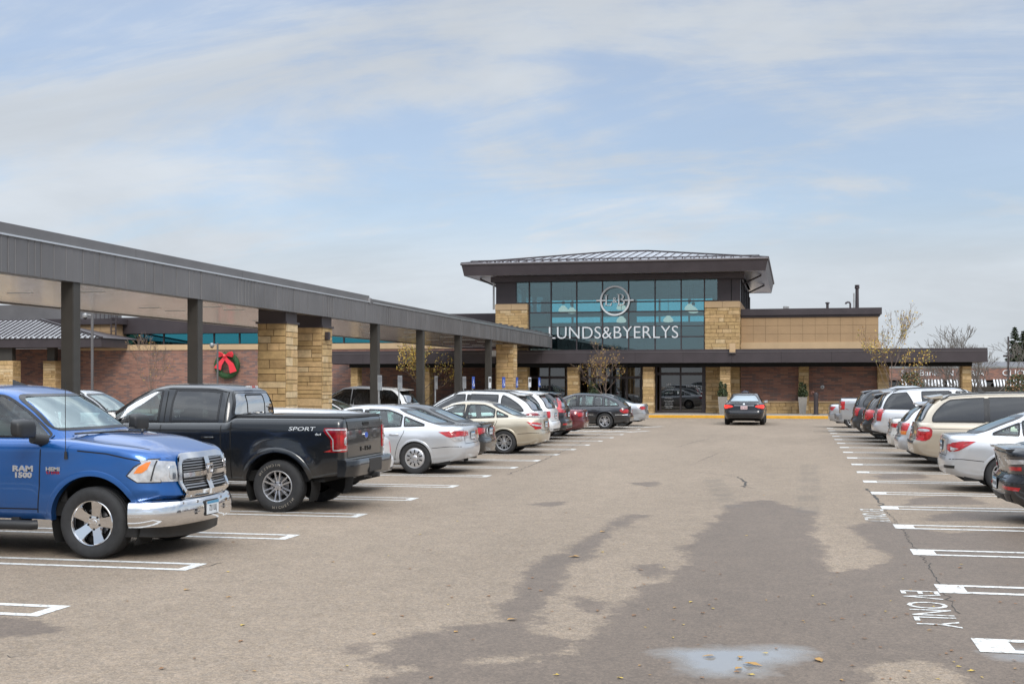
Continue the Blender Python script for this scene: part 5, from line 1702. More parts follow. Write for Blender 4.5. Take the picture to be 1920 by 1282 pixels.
def ground():
    import numpy as np
    def axis(a, b, st, far0, far1):
        v = list(np.arange(a, b + 1e-6, st)); k = st
        lo = []; p = a
        while p > far0: k *= 1.5; p -= k; lo.append(max(p, far0))
        k = st; p = b; hi = []
        while p < far1: k *= 1.5; p += k; hi.append(min(p, far1))
        return np.array(lo[::-1] + v + hi)
    xs = axis(-10., 7., .09, -900, 900); ys = axis(6., 27., .10, -300, 1500)
    gx, gy = np.meshgrid(xs, ys)
    wet = np.zeros(gx.shape); pud = np.zeros(gx.shape); rub = np.zeros(gx.shape)
    def P(l): return [gr(*p) for p in l]
    W = [
        [(1385, 940), (1440, 938), (1500, 955), (1528, 958), (1522, 1000), (1535, 1030), (1550, 1085), (1600, 1068), (1660, 1058), (1688, 1045), (1640, 1030), (1622, 1005), (1595, 985), (1650, 975), (1720, 990), (1780, 1000), (1990, 985), (2100, 1000), (2100, 1300),
         (1830, 1300), (1810, 1262), (1740, 1240), (1660, 1235), (1610, 1250), (1590, 1300), (940, 1300), (1060, 1230), (1110, 1200), (1165, 1140), (1200, 1110), (1255, 1085), (1295, 1060), (1285, 1035), (1320, 1000), (1350, 965)],
        [(1150, 980), (1180, 965), (1215, 965), (1170, 985), (1140, 1000), (1110, 1040), (1070, 1060), (1040, 1090), (1015, 1130), (1000, 1160), (985, 1180), (1060, 1200), (1060, 1240), (960, 1300), (640, 1300), (700, 1268), (850, 1252), (1000, 1240), (985, 1224), (940, 1228),
         (850, 1240), (720, 1250), (690, 1235), (740, 1200), (850, 1180), (930, 1165), (960, 1130), (985, 1090), (1000, 1060), (1040, 1045), (1090, 1020)],
        [(-40, 1160), (60, 1162), (114, 1175), (60, 1187), (-40, 1192)],
        [(660, 1210), (710, 1206), (704, 1221), (660, 1222)], [(1068, 1120), (1116, 1119), (1114, 1150), (1090, 1135)], [(1190, 1060), (1240, 1057), (1236, 1088), (1210, 1076)],
        [(1720, 934), (1800, 928), (1840, 944), (1700, 946)], [(1760, 962), (1900, 958), (1960, 975), (1740, 976)], [(1640, 890), (1720, 886), (1740, 896), (1660, 898)],
        [(1000, 945), (1060, 940), (1040, 950)], [(1185, 905), (1235, 902), (1220, 912)],
    ]
    for poly in W: wet = np.maximum(wet, np.clip(.60 - sd_poly(gx, gy, P(poly)) / .60, 0, 1))
    for poly in ([(1240, 1222), (1330, 1215), (1480, 1212), (1506, 1222), (1495, 1236), (1440, 1246), (1436, 1258), (1370, 1267), (1310, 1261), (1285, 1246)], [(1875, 1222), (1960, 1216), (1960, 1236), (1890, 1232)]):
        pud = np.maximum(pud, np.clip(.5 - sd_poly(gx, gy, P(poly)) / .55, 0, 1))
    for (a, b, w) in (((1508, 872), (1506, 960), .10), ((1527, 872), (1527, 960), .10), ((1330, 900), (1365, 950), .12), ((1345, 898), (1382, 950), .10)):
        (ax, ay), (bx, by) = gr(*a), gr(*b)
        t = np.clip(((gx - ax) * (bx - ax) + (gy - ay) * (by - ay)) / ((bx - ax) ** 2 + (by - ay) ** 2), 0, 1)
        d = np.hypot(gx - ax - t * (bx - ax), gy - ay - t * (by - ay))
        rub = np.maximum(rub, np.clip(1.2 - d / w, 0, .55) * (.45 + .55 * (np.sin(t * 34) > -.2)))
    ro = random.Random(6)
    for k in range(60):
        bay = ro.randint(-1, 6)
        x, y = (ro.uniform(-10.5, -7.0), 11.2 + 2.67 * bay + ro.gauss(0, .25)) if ro.random() < .5 else (ro.uniform(1.9, 6.0), 11.4 + 2.67 * bay + ro.gauss(0, .25))
        r = ro.uniform(.05, .28); d = np.hypot((gx - x) / ro.uniform(.7, 1.6), gy - y)
        rub = np.maximum(rub, np.clip(1.15 - d / r, 0, 1) * ro.uniform(.25, .75))
    ny, nx = gx.shape
    co = np.stack([gx.ravel(), gy.ravel(), np.zeros(gx.size)], 1)
    i = np.arange((ny - 1) * (nx - 1)); r, c = i // (nx - 1), i % (nx - 1)
    a = r * nx + c
    fs = np.stack([a, a + 1, a + nx + 1, a + nx], 1)
    me = bpy.data.meshes.new('parking_lot')
    me.from_pydata(co.tolist(), [], fs.tolist())
    for nm, arr in (('wet', wet), ('puddle', pud), ('rubber', rub)):
        t = me.attributes.new(nm, 'FLOAT', 'POINT'); t.data.foreach_set('value', arr.ravel().astype('float32'))
    me.materials.append(ground_mat())
    struct(link('parking_lot', me))

def markings():
    def hairpin(xt, y, xe, sgn, blk):
        """a bay line: two stripes and the closed end; xt lane end, xe far end, sgn direction of the bay"""
        g = MB(); w, s = .105, .205; z0, z1 = .0035, .0045
        for d in (-s, s):
            a, b = (xt, xe) if xt < xe else (xe, xt)
            g.add([(a, y + d - w / 2, .004), (b, y + d - w / 2, .004), (b, y + d + w / 2, .004), (a, y + d + w / 2, .004)], [(0, 1, 2, 3)], M['wpaint'])
        a, b = (xt, xt + sgn * blk)
        if a > b: a, b = b, a
        g.add([(a, y - s + w / 2, .004), (b, y - s + w / 2, .004), (b, y + s - w / 2, .004), (a, y + s - w / 2, .004)], [(0, 1, 2, 3)], M['wpaint'])
        struct(g.build('bay_marking'))
    for i in range(-3, 17):
        hairpin(-6.2, 12.55 + 2.67 * i, -11.6, -1, .13)
        if i < 18: hairpin(1.32, 10.10 + 2.67 * i, 6.8, 1, .26)
    hairpin(1.32, 10.10 + 2.67 * 17, 6.8, 1, .26)
    # marked-out aisles at the far end of the left row
    g = MB()
    for y in (50.3, 55.6):
        for k in range(5):
            x = -6.5 - k * .9
            g.add([(x, y - .6, .0045), (x + .25, y - .6, .0045), (x + .95, y + .6, .0045), (x + .70, y + .6, .0045)], [(0, 1, 2, 3)], M['wpaint'])
    struct(g.build('aisle_marking'))
    for (px, py), m in (((1722, 1106.5), 'wpaint3'), ((1633, 954), 'wpaint2')):
        x, y = gr(px, py)
        g = MB()
        add_text(g, 'EV ONLY', .50, (x - .17, y, .0042), (0, -1, 0), (1, 0, 0), M[m], 0., .92, 1.0, 'LEFT')
        struct(g.build('pavement_lettering'))
    # cracks, tarred joints
    g = MB()
    rr = random.Random(3)
    def crack(pts, w):
        q = []
        P = [gr(*p) for p in pts]
        for i in range(len(P) - 1):
            a, b = Vector(P[i]), Vector(P[i + 1]); n = max(3, int((b - a).length / .12))
            for k in range(n): q.append(a + (b - a) * k / n + Vector((rr.gauss(0, .018), rr.gauss(0, .025))))
        q.append(Vector(P[-1]))
        o = len(g.v)
        for i, p in enumerate(q):
            d = (q[min(i + 1, len(q) - 1)] - q[max(i - 1, 0)]).normalized(); nn = Vector((-d.y, d.x)) * w * rr.uniform(.2, 1.)
            g.v += [(p.x + nn.x, p.y + nn.y, .003), (p.x - nn.x, p.y - nn.y, .003)]
        for i in range(len(q) - 1): g.face((o + 2 * i, o + 2 * i + 1, o + 2 * i + 3, o + 2 * i + 2), M['crack'])
    M['crack'] = simple('open_crack', (.055, .05, .045), .95)
    crack([(1290, 883), (1335, 887), (1385, 894)], .007); crack([(1385, 894), (1398, 905), (1396, 913)], .035); crack([(1396, 913), (1440, 918), (1500, 922)], .007)
    crack([(1625, 916), (1640, 930), (1655, 950)], .03); crack([(1270, 838), (1300, 829), (1330, 822)], .014); crack([(1310, 865), (1345, 850)], .010)
    crack([(1180, 795), (1110, 820), (1020, 862), (950, 890)], .014); crack([(365, 1066), (420, 1054)], .010); crack([(0, 1232), (70, 1226)], .006)
    crack([(1655, 950), (1690, 990), (1740, 1060), (1800, 1150)], .008)
    struct(g.build('asphalt_cracks'))

def fallen_leaves():
    rr = random.Random(11); g = MB()
    def leaf(x, y, s, m, z=.006):
        a = rr.uniform(0, 6.28); c, sn = math.cos(a), math.sin(a)
        sh = [(0, -1), (.35, -.55), (.6, -.1), (.35, .3), (.15, .9), (0, 1.15), (-.2, .7), (-.5, .2), (-.55, -.3), (-.3, -.7)]
        vs = [(x + s * (u * c - v * sn), y + s * (u * sn + v * c), z + s * abs(u) * rr.uniform(.1, .5)) for u, v in sh]
        g.add(vs, [tuple(range(len(sh)))], m)
    ms = [M['yl3'], M['yl2'], M['yl3'], M['yl3'], M['yl']]
    for _ in range(110):
        px, py = rr.uniform(200, 2000), 760 + 522 * rr.random() ** .7
        x, y = gr(px, py)
        leaf(x, y, rr.uniform(.014, .032), rr.choice(ms))
    for _ in range(70):
        px, py = rr.uniform(1150, 1920), rr.uniform(1050, 1290); x, y = gr(px, py)
        leaf(x, y, rr.uniform(.010, .026), rr.choice(ms))
    for px, py, s in ((1410, 1247, .07), (1385, 1254, .04), (1330, 1231, .05), (1388, 1233, .04), (1535, 1238, .06), (1078, 1044, .07), (960, 1162, .05), (350, 1106, .04), (1130, 997, .05)):
        x, y = gr(px, py); leaf(x, y, s, M['yl2'], .008)
    o = g.build('fallen_leaves'); o['kind'] = 'stuff'; o['label'] = 'dry brown and yellow leaves scattered over the asphalt'
# ---------------------------------------------------------------- the store
FY = 75.0          # entrance front
CYF = 72.5         # front edge of the low canopy
def store():
    root = empty('store_building', (-10, 80, 0), 0, 'supermarket with a glazed entrance tower, tan stone piers and dark metal canopies', 'supermarket')
    inv = Vector((-10, 80, 0))
    def fin(g, name, smooth=None):
        g.v = [tuple(Vector(v) - inv) for v in g.v]
        return g.build(name, root, smooth)
    def pier(name, *a, **k):
        o = stone_pier(name, root, *a, **k)
        o.location = -inv
        return o
    tl, tr = X_(930, FY), X_(1388, FY)
    pl, pr = X_(991, FY), X_(1321.5, FY)
    zt = Z_(1150, 568, FY)                       # top of the stone piers
    zw0, zw1 = Z_(1150, 657, FY), Z_(1150, 523.5, FY)
    ze0, ze1 = Z_(1150, 512, 73.), Z_(1150, 489, 73.)
    yb = 90.
    # tower piers
    for i, (a, b) in enumerate(((tl, pl), (pr, tr))):
        pier('stone_pier', a, b, FY - .25, FY + 1.0, 3.6, zt - .36, 11 + i * 7, 'flr')
        g = MB(); n = 2
        for k in range(n): g.box(a + (b - a) * k / n + .006, a + (b - a) * (k + 1) / n - .006, FY - .29, FY + 1.0, zt - .36, zt, M['creaml'], .01)
        fin(g, 'pier_cap')
    # tower frame in dark metal
    g = MB()
    wl, wr = X_(967, FY), X_(1346, FY)
    g.box(tl, wl, FY, FY + .8, zt, ze0 + .1, M['brown']); g.box(wr, tr, FY, FY + .8, zt, ze0 + .1, M['brown'])
    g.box(wl, wr, FY - .003, FY + .8, zw1, ze0 + .1, M['brown'])
    g.box(tl - .25, tr + .25, FY - .35, FY + .9, ze0 - .28, ze0 + .05, M['brown'])
    g.box(wr + .75, wr + .79, FY - .012, FY, zt, zw1 + .2, M['dark'])
    fin(g, 'tower_frame')
    # side walls with openings, back wall with its high windows
    g = MB()
    for x in (tl, tr):
        sg = 1 if x == tl else -1
        g.box(x, x + sg * .25, FY + .8, yb, 3.0, zt, M['cream']); g.box(x, x + sg * .25, FY + .8, yb, zw1, ze0, M['brown'])
        for y in (FY + 3.8, FY + 7.4, FY + 11, yb - .3): g.box(x, x + sg * .25, y, y + .3, zt - .001, zw1 + .001, M['brown'])
    g.box(tl, tr, yb, yb + .25, 0, 6.15, M['inwall']); g.box(tl, tr, yb, yb + .25, 7.75, ze0, M['inwall'])
    g.box(tl, tr, yb + .02, yb + .22, 6.55, 6.85, M['inwall'])
    k = 7
    for i in range(k + 1):
        x = tl + (tr - tl) * i / k; w = .45 if i % 3 == 0 else .06
        g.box(x - w, x + w, yb + .01, yb + .24, 6.1, 7.8, M['inwall'])
    g.box(tl, tr, FY + 1.0, yb, 3.0, 3.12, M['inwall'])
    g.box(tl + .25, tr - .25, FY + .9, yb, ze0 - .12, ze0 - .02, M['inwall'])
    # a sloping bulkhead across the hall
    g.box(tl + .3, tr - .3, 83., 83.2, 7.55, ze0, M['inwall'])
    fin(g, 'tower_wall')
    g = MB()
    g.box(tl + .3, tr - .3, yb + .1, yb + .12, 6.15, 7.75, M['cglass'])
    fin(g, 'rear_window')
    for x in (tl, tr):
        g = MB(); sg = 1 if x == tl else -1
        g.box(x + sg * .1, x + sg * .12, FY + .8, yb, zt, zw1, M['tglass']); fin(g, 'side_window')
    # curtain wall
    cols = [X_(p, FY) for p in (967, 992, 1033, 1081, 1129.3, 1178.3, 1228, 1277, 1320.7, 1346)]
    rows = [zw0] + [Z_(1150, p, FY) for p in (632, 584.5, 566)] + [zw1]
    for j in range(4):
        for i in range(9):
            if j < 3 and i in (0, 8): continue
            a, b = cols[i], cols[i + 1]
            g = MB(); g.box(a + .03, b - .03, FY + .10, FY + .115, rows[j] + .03, rows[j + 1] - .03, M['tglass']); fin(g, 'window_pane')
    g = MB()
    for i, x in enumerate(cols):
        z0 = rows[3] if i in (0, 9) else zw0
        g.box(x - .035, x + .035, FY + .02, FY + .2, z0, zw1, M['brown'])
    for j, z in enumerate(rows):
        a, b = (cols[0], cols[9]) if j >= 3 else (cols[1], cols[8])
        g.box(a, b, FY + .03, FY + .19, z - .035, z + .035, M['brown'])
    g.box(cols[1], cols[8], FY + .05, FY + .17, Z_(1150, 612, FY) - .02, Z_(1150, 612, FY) + .02, M['brown'])
    fin(g, 'window_frame')
    # pendant lamps in the hall
    for px, py, y in ((1056, 581, 80.), (1072, 584, 82.), (1165, 577, 80.), (1165, 601, 79.), (1253, 600, 79.), (1293, 578, 78.), (1300, 583, 81.)):
        p = at(px, py, y)
        g = MB()
        g.lathe([(.05, .27), (.12, .26), (.15, .20), (.26, .10), (.31, -.02), (.30, -.08), (.20, -.12), (.001, -.14)], M['lamp'], 20, 'z', p)
        g.lathe([(.10, .36), (.10, .55), (.001, .56)], M['brown'], 10, 'z', p)
        g.tube([p + Vector((0, 0, .5)), (p.x, p.y, ze0 - .1)], .015, M['brown'], 5)
        o = g.build('pendant_lamp', None, 40)
        tag(o, None, 'lamp', 'pendant lamps in the entrance hall')
        lamps.append(o)
    # hip roof
    rl, rr_ = X_(865, 73.), X_(1440, 73.)
    y0, y1 = 73., 92.
    xm, ym = X_(1180, 82.), 82.5
    zp = Z_(1180, 470.5, 82.)
    apex0, apex1 = Vector((xm - 1.2, ym, zp)), Vector((xm + 1.2, ym, zp))
    c = [Vector((rl, y0, ze1)), Vector((rr_, y0, ze1)), Vector((rr_, y1, ze1)), Vector((rl, y1, ze1))]
    g = MB()
    g.add(c + [apex0, apex1], [(0, 1, 5, 4), (1, 2, 5), (2, 3, 4, 5), (3, 0, 4)], M['roofm'])
    def seam(a, b, w=.016, h=.045):
        d = (b - a); n = Vector((0, 0, 1)); s = d.cross(n).normalized() * w
        u = Vector((0, 0, h))
        g.add([a - s, a + s, b + s, b - s, a - s + u, a + s + u, b + s + u, b - s + u], [(4, 5, 6, 7), (0, 1, 5, 4), (1, 2, 6, 5), (2, 3, 7, 6), (3, 0, 4, 7)], M['brown'])
    def onroof(x, y):
        return None
    n = 34
    for i in range(n + 1):
        t = i / n; e = c[0].lerp(c[1], t)
        if e.x < apex0.x: k = (e.x - rl) / (apex0.x - rl); top = c[0].lerp(apex0, k)
        elif e.x > apex1.x: k = (rr_ - e.x) / (rr_ - apex1.x); top = c[1].lerp(apex1, k)
        else: top = Vector((e.x, ym, zp))
        if (top - e).length > .05: seam(e, top)
        b = c[1].lerp(c[2], t)
        k = min((b.y - y0) / (ym - y0), (y1 - b.y) / (y1 - ym)); top = (c[1] if b.y < ym else c[2]).lerp(apex1, k)
        if (top - b).length > .05: seam(b, top)
        b = c[0].lerp(c[3], t); top = (c[0] if b.y < ym else c[3]).lerp(apex0, k)
        if (top - b).length > .05: seam(b, top)
    for a, b in ((c[0], apex0), (c[1], apex1), (apex0, apex1)): seam(a, b, .07, .08)
    # snow rail
    g.tube([(rl + .5, y0 + .35, ze1 + .15), (rr_ - .5, y0 + .35, ze1 + .15)], .025, M['brown'], 6)
    g.tube([(rl + .5, y0 + .55, ze1 + .22), (rr_ - .5, y0 + .55, ze1 + .22)], .02, M['brown'], 6)
    for i in range(36): x = rl + .5 + (rr_ - rl - 1) * i / 35; g.box(x - .02, x + .02, y0 + .3, y0 + .6, ze1, ze1 + .2, M['brown'])
    fin(g, 'roof')
    g = MB()
    i = .14
    # raked fascia: outer edge at the gutter, inner edge lower
    o_ = [(rl, y0), (rr_, y0), (rr_, y1), (rl, y1)]; q_ = [(rl + i, y0 + .10), (rr_ - i, y0 + .10), (rr_ - i, y1 - .10), (rl + i, y1 - .10)]
    vs = [(x, y, ze1 - .06) for x, y in o_] + [(x, y, ze0) for x, y in q_]
    g.add(vs, [(k, (k + 1) % 4, 4 + (k + 1) % 4, 4 + k) for k in range(4)], M['brown'])
    for k in range(4):
        a, b = Vector((*o_[k], ze1 - .03)), Vector((*o_[(k + 1) % 4], ze1 - .03))
        g.tube([a, b], .075, M['brownt'], 8)
    fin(g, 'eave_fascia')
    g = MB()
    qa = [Vector((x, y, ze0 + .02)) for x, y in q_]
    qb = [Vector((tl - .1, FY + .1, ze0 + .10)), Vector((tr + .1, FY + .1, ze0 + .10)), Vector((tr + .1, yb, ze0 + .10)), Vector((tl - .1, yb, ze0 + .10))]
    g.add(qa + qb, [(k, (k + 1) % 4, 4 + (k + 1) % 4, 4 + k) for k in range(4)], M['soffitl'])
    fin(g, 'eave_soffit')
    for x, e, ys in ((tr, rr_, (76.5, 84.5)), (tl, rl, (75.8, 80, 85))):
        for y in ys:
            g = MB(); g.tube([(x + (.08 if e > x else -.08), y, zt + 1.1), (e - (.45 if e > x else -.45), y, ze0 + .02)], .05, M['brown'], 8); fin(g, 'eave_strut', 60)
    g = MB(); g.tube([(tl - .12, FY - .1, ze0), (tl - .12, FY - .1, zt - .3)], .06, M['galv'], 8); fin(g, 'downpipe', 60)
    # ------------- sign
    sy = FY - .16
    cx_, cz = X_(1153.5, FY), Z_(1153.5, 564, FY)
    r = .885
    def ring(mb, r0, r1, y0_, y1_, m1, m2, n=64):
        o = len(mb.v)
        for k in range(n):
            a = 2 * PI * k / n
            for rr2, yy in ((r0, y0_), (r1, y0_), (r1, y1_), (r0, y1_)): mb.v.append((cx_ + rr2 * math.cos(a), yy, cz + rr2 * math.sin(a)))
        for k in range(n):
            j = (k + 1) % n
            for q in range(4):
                w = (q + 1) % 4
                mb.face((o + 4 * k + q, o + 4 * j + q, o + 4 * j + w, o + 4 * k + w), m1 if q == 0 else m2)
    g = MB(); ring(g, r - .10, r, sy, sy + .14, M['sign'], M['signs'])
    zb_ = cz + .02
    for a, b in ((r - .02, r + .22), (-r - .22, -r + .02)): g.box(cx_ + a, cx_ + b, sy + .002, sy + .13, zb_ - .04, zb_ + .04, M['sign'])
    for a, b in ((r - .32, r - .09), (-r + .09, -r + .32)): g.box(cx_ + a, cx_ + b, sy + .002, sy + .13, zb_ - .04, zb_ + .04, M['sign'])
    # seriffed L and B
    def poly(pts, x0, z0, s): g.prism([(u * s, v * s) for u, v in pts], (x0, sy + .13, z0), (1, 0, 0), (0, 0, 1), (0, -1, 0), .13, M['sign'])
    lz = cz - .29
    poly([(.10, 0), (.21, 0), (.21, 1), (.10, 1)], cx_ - .62, lz, .66)
    poly([(0, .95), (.31, .95), (.31, 1), (0, 1)], cx_ - .62, lz, .66)
    poly([(0, 0), (.62, 0), (.66, .26), (.61, .26), (.52, .055), (0, .055)], cx_ - .62, lz, .66)
    bx = cx_ + .12
    poly([(.10, 0), (.21, 0), (.21, 1), (.10, 1)], bx, lz, .68)
    poly([(0, .95), (.22, .95), (.22, 1), (0, 1)], bx, lz, .68); poly([(0, 0), (.22, 0), (.22, .05), (0, .05)], bx, lz, .68)
    def bowl(z0_, z1_, xr, t):
        n = 18; m_ = (z0_ + z1_) / 2; hh = (z1_ - z0_) / 2
        o = []; ii = []
        for k in range(n + 1):
            a = PI / 2 - PI * k / n
            o.append((.30 + (xr - .30) * math.cos(a), m_ + hh * math.sin(a))); ii.append((.30 + (xr - .30 - t) * math.cos(a), m_ + (hh - .055) * math.sin(a)))
        o = [(.20, z1_)] + o + [(.20, z0_)]; ii = [(.20, z1_ - .055)] + ii + [(.20, z0_ + .055)]
        for k in range(len(o) - 1): poly([o[k + 1], o[k], ii[k], ii[k + 1]][::-1], bx, lz, .68)
    bowl(.50, 1., .60, .10); bowl(0., .54, .68, .11)
    add_text(g, '&', .46, (cx_ - .01, sy + .06, cz - .12), (1, 0, 0), (0, 0, 1), M['sign'], .055, .95)
    fin(g, 'sign_emblem')
    g = MB()
    xa, xb = X_(1030, FY), X_(1272, FY)
    vs, fs = text_mesh('LUNDS&BYERLYS', 1., .07, 1., 1.03, 'LEFT', 4, -.0085)
    w = max(v[0] for v in vs) - min(v[0] for v in vs); h = max(v[1] for v in vs)
    zb2, zc = Z_(1150, 634.5, FY), Z_(1150, 612, FY)
    sx = (xb - xa) / w; sz = (zc - zb2) / h
    x0_ = min(v[0] for v in vs)
    g.add([(xa + (v[0] - x0_) * sx, sy + .08 - v[2], zb2 + v[1] * sz) for v in vs], fs, M['sign'])
    fin(g, 'sign_lettering')
    # ------------- low canopy
    xl, xr = X_(600, CYF), X_(1852, CYF)
    z0, z1 = Z_(1150, 680.5, CYF), Z_(1150, 655.5, CYF)
    g = MB()
    ztr = z1 - .16
    g.box(xl, xr, CYF, CYF + .2, z0, ztr, M['brown']); g.box(xl, xr, CYF + .05, CYF + .2, ztr, z1, M['brown'])
    g.box(xl, xr, CYF - .02, CYF + .06, ztr - .012, ztr + .02, M['brownt'])
    g.box(xr - .2, xr, CYF + .2, 79, z0, z1, M['brown']); g.box(xl, xl + .2, CYF + .2, 78, z0, z1, M['brown'])
    g.box(xl, xr, CYF + .2, 79, z1 - .12, z1 - .05, M['brown'])
    for i in range(14): x = xl + (xr - xl) * i / 14; g.box(x - .006, x + .006, CYF - .004, CYF, z0, ztr, M['dark'])
    fin(g, 'entrance_canopy')
    g = MB(); g.box(xl + .2, xr - .2, CYF + .2, 79, z0 + .03, z0 + .06, M['brown']); g.box(X_(657, 73.3), X_(1822, 73.3), 73.1, 73.8, z0 - .22, z0 + .03, M['dark']); fin(g, 'canopy_beam')
    for px in (1240, 1262, 1300, 1180, 1120, 1030):
        g = MB(); p = at(px, 690, 74.3); g.lathe([(.08, 0), (.08, -.02), (.001, -.025)], M['spot'], 12, 'z', (p.x, 74.3, z0 + .02)); fin(g, 'downlight')
    # pier stubs over the canopy edge
    g = MB(); g.box(X_(1368, 72.6), X_(1379, 72.6), 72.35, 72.6, z1 - .2, z1 + .32, M['creaml'], .02); g.box(X_(1367, 72.6), X_(1380, 72.6), 72.33, 72.6, z1 - .24, z1 - .2, M['brownt']); fin(g, 'scupper')
    g = MB(); g.box(X_(921, 72.4), X_(931, 72.4), 72.3, 72.5, z0 + .42, z0 + .75, M['sign'], .03); g.box(X_(920, 72.4), X_(932, 72.4), 72.28, 72.5, z0 + .38, z0 + .43, M['galv']); fin(g, 'flood_lamp')
    # stone columns under the canopy
    zc0 = z0 - .2
    S = 73.2
    for k, (a, b, dp) in enumerate(((657, 671, .8), (785, 806, .8), (969, 989, .7), (1063, 1085, .6), (1204.5, 1226.5, .6), (1349, 1370, .6), (1497, 1517, .35))):
        y0_ = S if k < 6 else 74.65
        pier('stone_column', X_(a, y0_), X_(b, y0_), y0_, y0_ + (dp if k < 6 else .35), .14, zc0 if k < 6 else z0 + .02, 40 + 9 * k)
    pier('stone_column', X_(1787, S) + .45, X_(1822, S), S, S + 1.1, .0, zc0, 131)
    # ------------- lower walls
    zf = .15
    g = MB()
    wy = 78.
    g.box(X_(120, wy), tl + 1., wy, wy + .3, 0, 4.05, M['brick2'])
    fin(g, 'brick_wall')
    g = MB()
    xq = X_(1666, FY)
    g.box(tr + .02, xq, FY - .02, FY + .3, .78, z0 + .1, M['brick']); g.box(xq - .3, xq - .002, FY + .3, 79.5, .0, z0 + .1, M['brick'])
    fin(g, 'brick_wall')
    pier('stone_column', X_(1645, 74.6), X_(1668, 74.6), 74.6, 75.1, .0, z0 + .02, 140)
    pier('stone_base', tr + .05, X_(1644, FY), FY - .22, FY - .03, .12, .76, 150, 'f')
    g = MB(); g.box(tr + .05, X_(1644, FY), FY - .27, FY - .02, .765, .85, M['creaml'], .01); fin(g, 'base_coping')
    g = MB(); g.lathe([(.11, 0), (.11, -.03), (.06, -.04), (.001, -.05)], M['galv'], 16, 'y', (X_(1542, FY), FY - .03, 1.65)); g.lathe([(.03, 0), (.03, -.09), (.001, -.09)], M['brown'], 8, 'y', (X_(1542, FY), FY - .05, 1.65)); fin(g, 'wall_hydrant', 50)
    # right-hand upper storey: tan panels and bronze parapet
    uy = 75.6
    ua, ub = tr + .02, X_(1647, uy)
    uz0, uz1, uz2 = Z_(1500, 653, uy), Z_(1500, 594.5, uy), Z_(1500, 578.5, uy)
    g = MB()
    panel_grid(g, ua, ub, uz0 + .35, uz1, uy, 11, 3, M['cream'], M['mortar'])
    g.box(ua, ub + .12, uy - .10, uy + .1, uz0 - .1, uz0 + .36, M['creaml'])
    g.box(ub - .1, ub, uy + .1, 104, uz0 - .3, uz1, M['cream'])
    fin(g, 'panel_wall')
    g = MB(); g.box(ua, ub + .18, uy - .22, 104, uz1 + .12, uz2, M['brown']); g.box(ua, ub + .08, uy - .10, 104, uz1, uz1 + .12, M['brown']); fin(g, 'parapet')
    # roof plant
    def vent(name, px, py0, py1, w, fn):
        y = 80.; x = X_(px, y); g = MB(); fn(g, x, y, uz2 - .05, Z_(px, py1, y), w * 80 / 2400); fin(g, name, 50)
    vent('roof_vent', 1474, 578, 574, 11, lambda g, x, y, a, b, w: g.box(x - w / 2, x + w / 2, y, y + w, a, b, M['galv'], .02))
    def mush(g, x, y, a, b, w):
        g.lathe([(w * .3, a - b), (w * .3, -.12), (w * .5, -.10), (w * .5, -.04), (.001, 0)], M['brown'], 16, 'z', (x, y, b)); g.box(x - w * .4, x + w * .4, y - .1, y + .1, a, a + .15, M['brown'])
    vent('roof_vent', 1551.5, 578, 566, 8, mush)
    vent('gooseneck_pipe', 1592, 578, 567, 6, lambda g, x, y, a, b, w: g.tube([(x + .07, y, a), (x + .07, y, b - .08), (x + .03, y, b), (x - .08, y, b + .02), (x - .18, y, b - .02), (x - .20, y, b - .1)], .055, M['brown'], 8))
    def flue(g, x, y, a, b, w):
        g.lathe([(w * .5, a - b), (w * .42, -.25), (w * .62, -.22), (w * .62, -.12), (w * .5, -.10), (w * .66, -.04), (w * .5, 0), (.001, .01)], M['brown'], 16, 'z', (x, y, b)); g.box(x - w, x - w * .6, y - .03, y + .03, a, b - .5, M['galv'])
    vent('flue', 1607, 578, 534, 7, flue)
    # ------------- shopfronts under the canopy
    def front(x0_, x1_, z1_, name, mull, tr_=None):
        g = MB(); f = .09
        g.box(x0_, x0_ + f, FY, FY + .16, zf, z1_, M['brown']); g.box(x1_ - f, x1_, FY, FY + .16, zf, z1_, M['brown'])
        g.box(x0_, x1_, FY + .002, FY + .158, z1_ - f, z1_, M['brown']); g.box(x0_, x1_, FY + .002, FY + .158, zf, zf + .12, M['brown'])
        for m_ in mull: g.box(m_ - .05, m_ + .05, FY + .004, FY + .156, zf, z1_, M['brown'])
        if tr_: g.box(x0_, x1_, FY + .006, FY + .154, tr_ - .10, tr_ + .06, M['brown'])
        fin(g, name + '_frame')
        g = MB(); g.box(x0_ + .02, x1_ - .02, FY + .07, FY + .085, zf + .02, z1_ - .02, M['sglass']); return fin(g, name + '_glass')
    h = z0
    d0, d1 = X_(1229, FY), X_(1323, FY)
    dm = X_(1276, FY); dz = Z_(1276, 700, FY)
    front(d0, d1, h - .12, 'door', (dm, X_(1238, FY), X_(1318, FY)), dz)
    front(X_(991, FY), X_(1064, FY), h, 'shopfront', (X_(1030, FY),), Z_(1030, 707, FY))
    front(X_(1086, FY), X_(1204, FY), h, 'shopfront', (X_(1115, FY), X_(1145, FY), X_(1175, FY)), Z_(1030, 707, FY))
    g = MB()
    add_text(g, 'ENTER', .155, (X_(1297, FY), FY + .05, Z_(1290, 726, FY)), (1, 0, 0), (0, 0, 1), M['sign'], .002, 1.15, 1.35)
    fin(g, 'door_lettering')
    g = MB(); xx = X_(1254, FY)
    add_text(g, 'L&B', .16, (xx, FY + .05, Z_(1254, 722, FY)), (1, 0, 0), (0, 0, 1), M['sign'], .002)
    for i, (s_, z_) in enumerate((('LUNDS & BYERLYS', 726.5), ('STORE HOURS', 731), ('7AM - 10PM', 738), ('PHARMACY', 747))):
        add_text(g, s_, .085, (xx, FY + .05, Z_(1254, z_, FY)), (1, 0, 0), (0, 0, 1), M['sign'], .002, 1.0, 1.05)
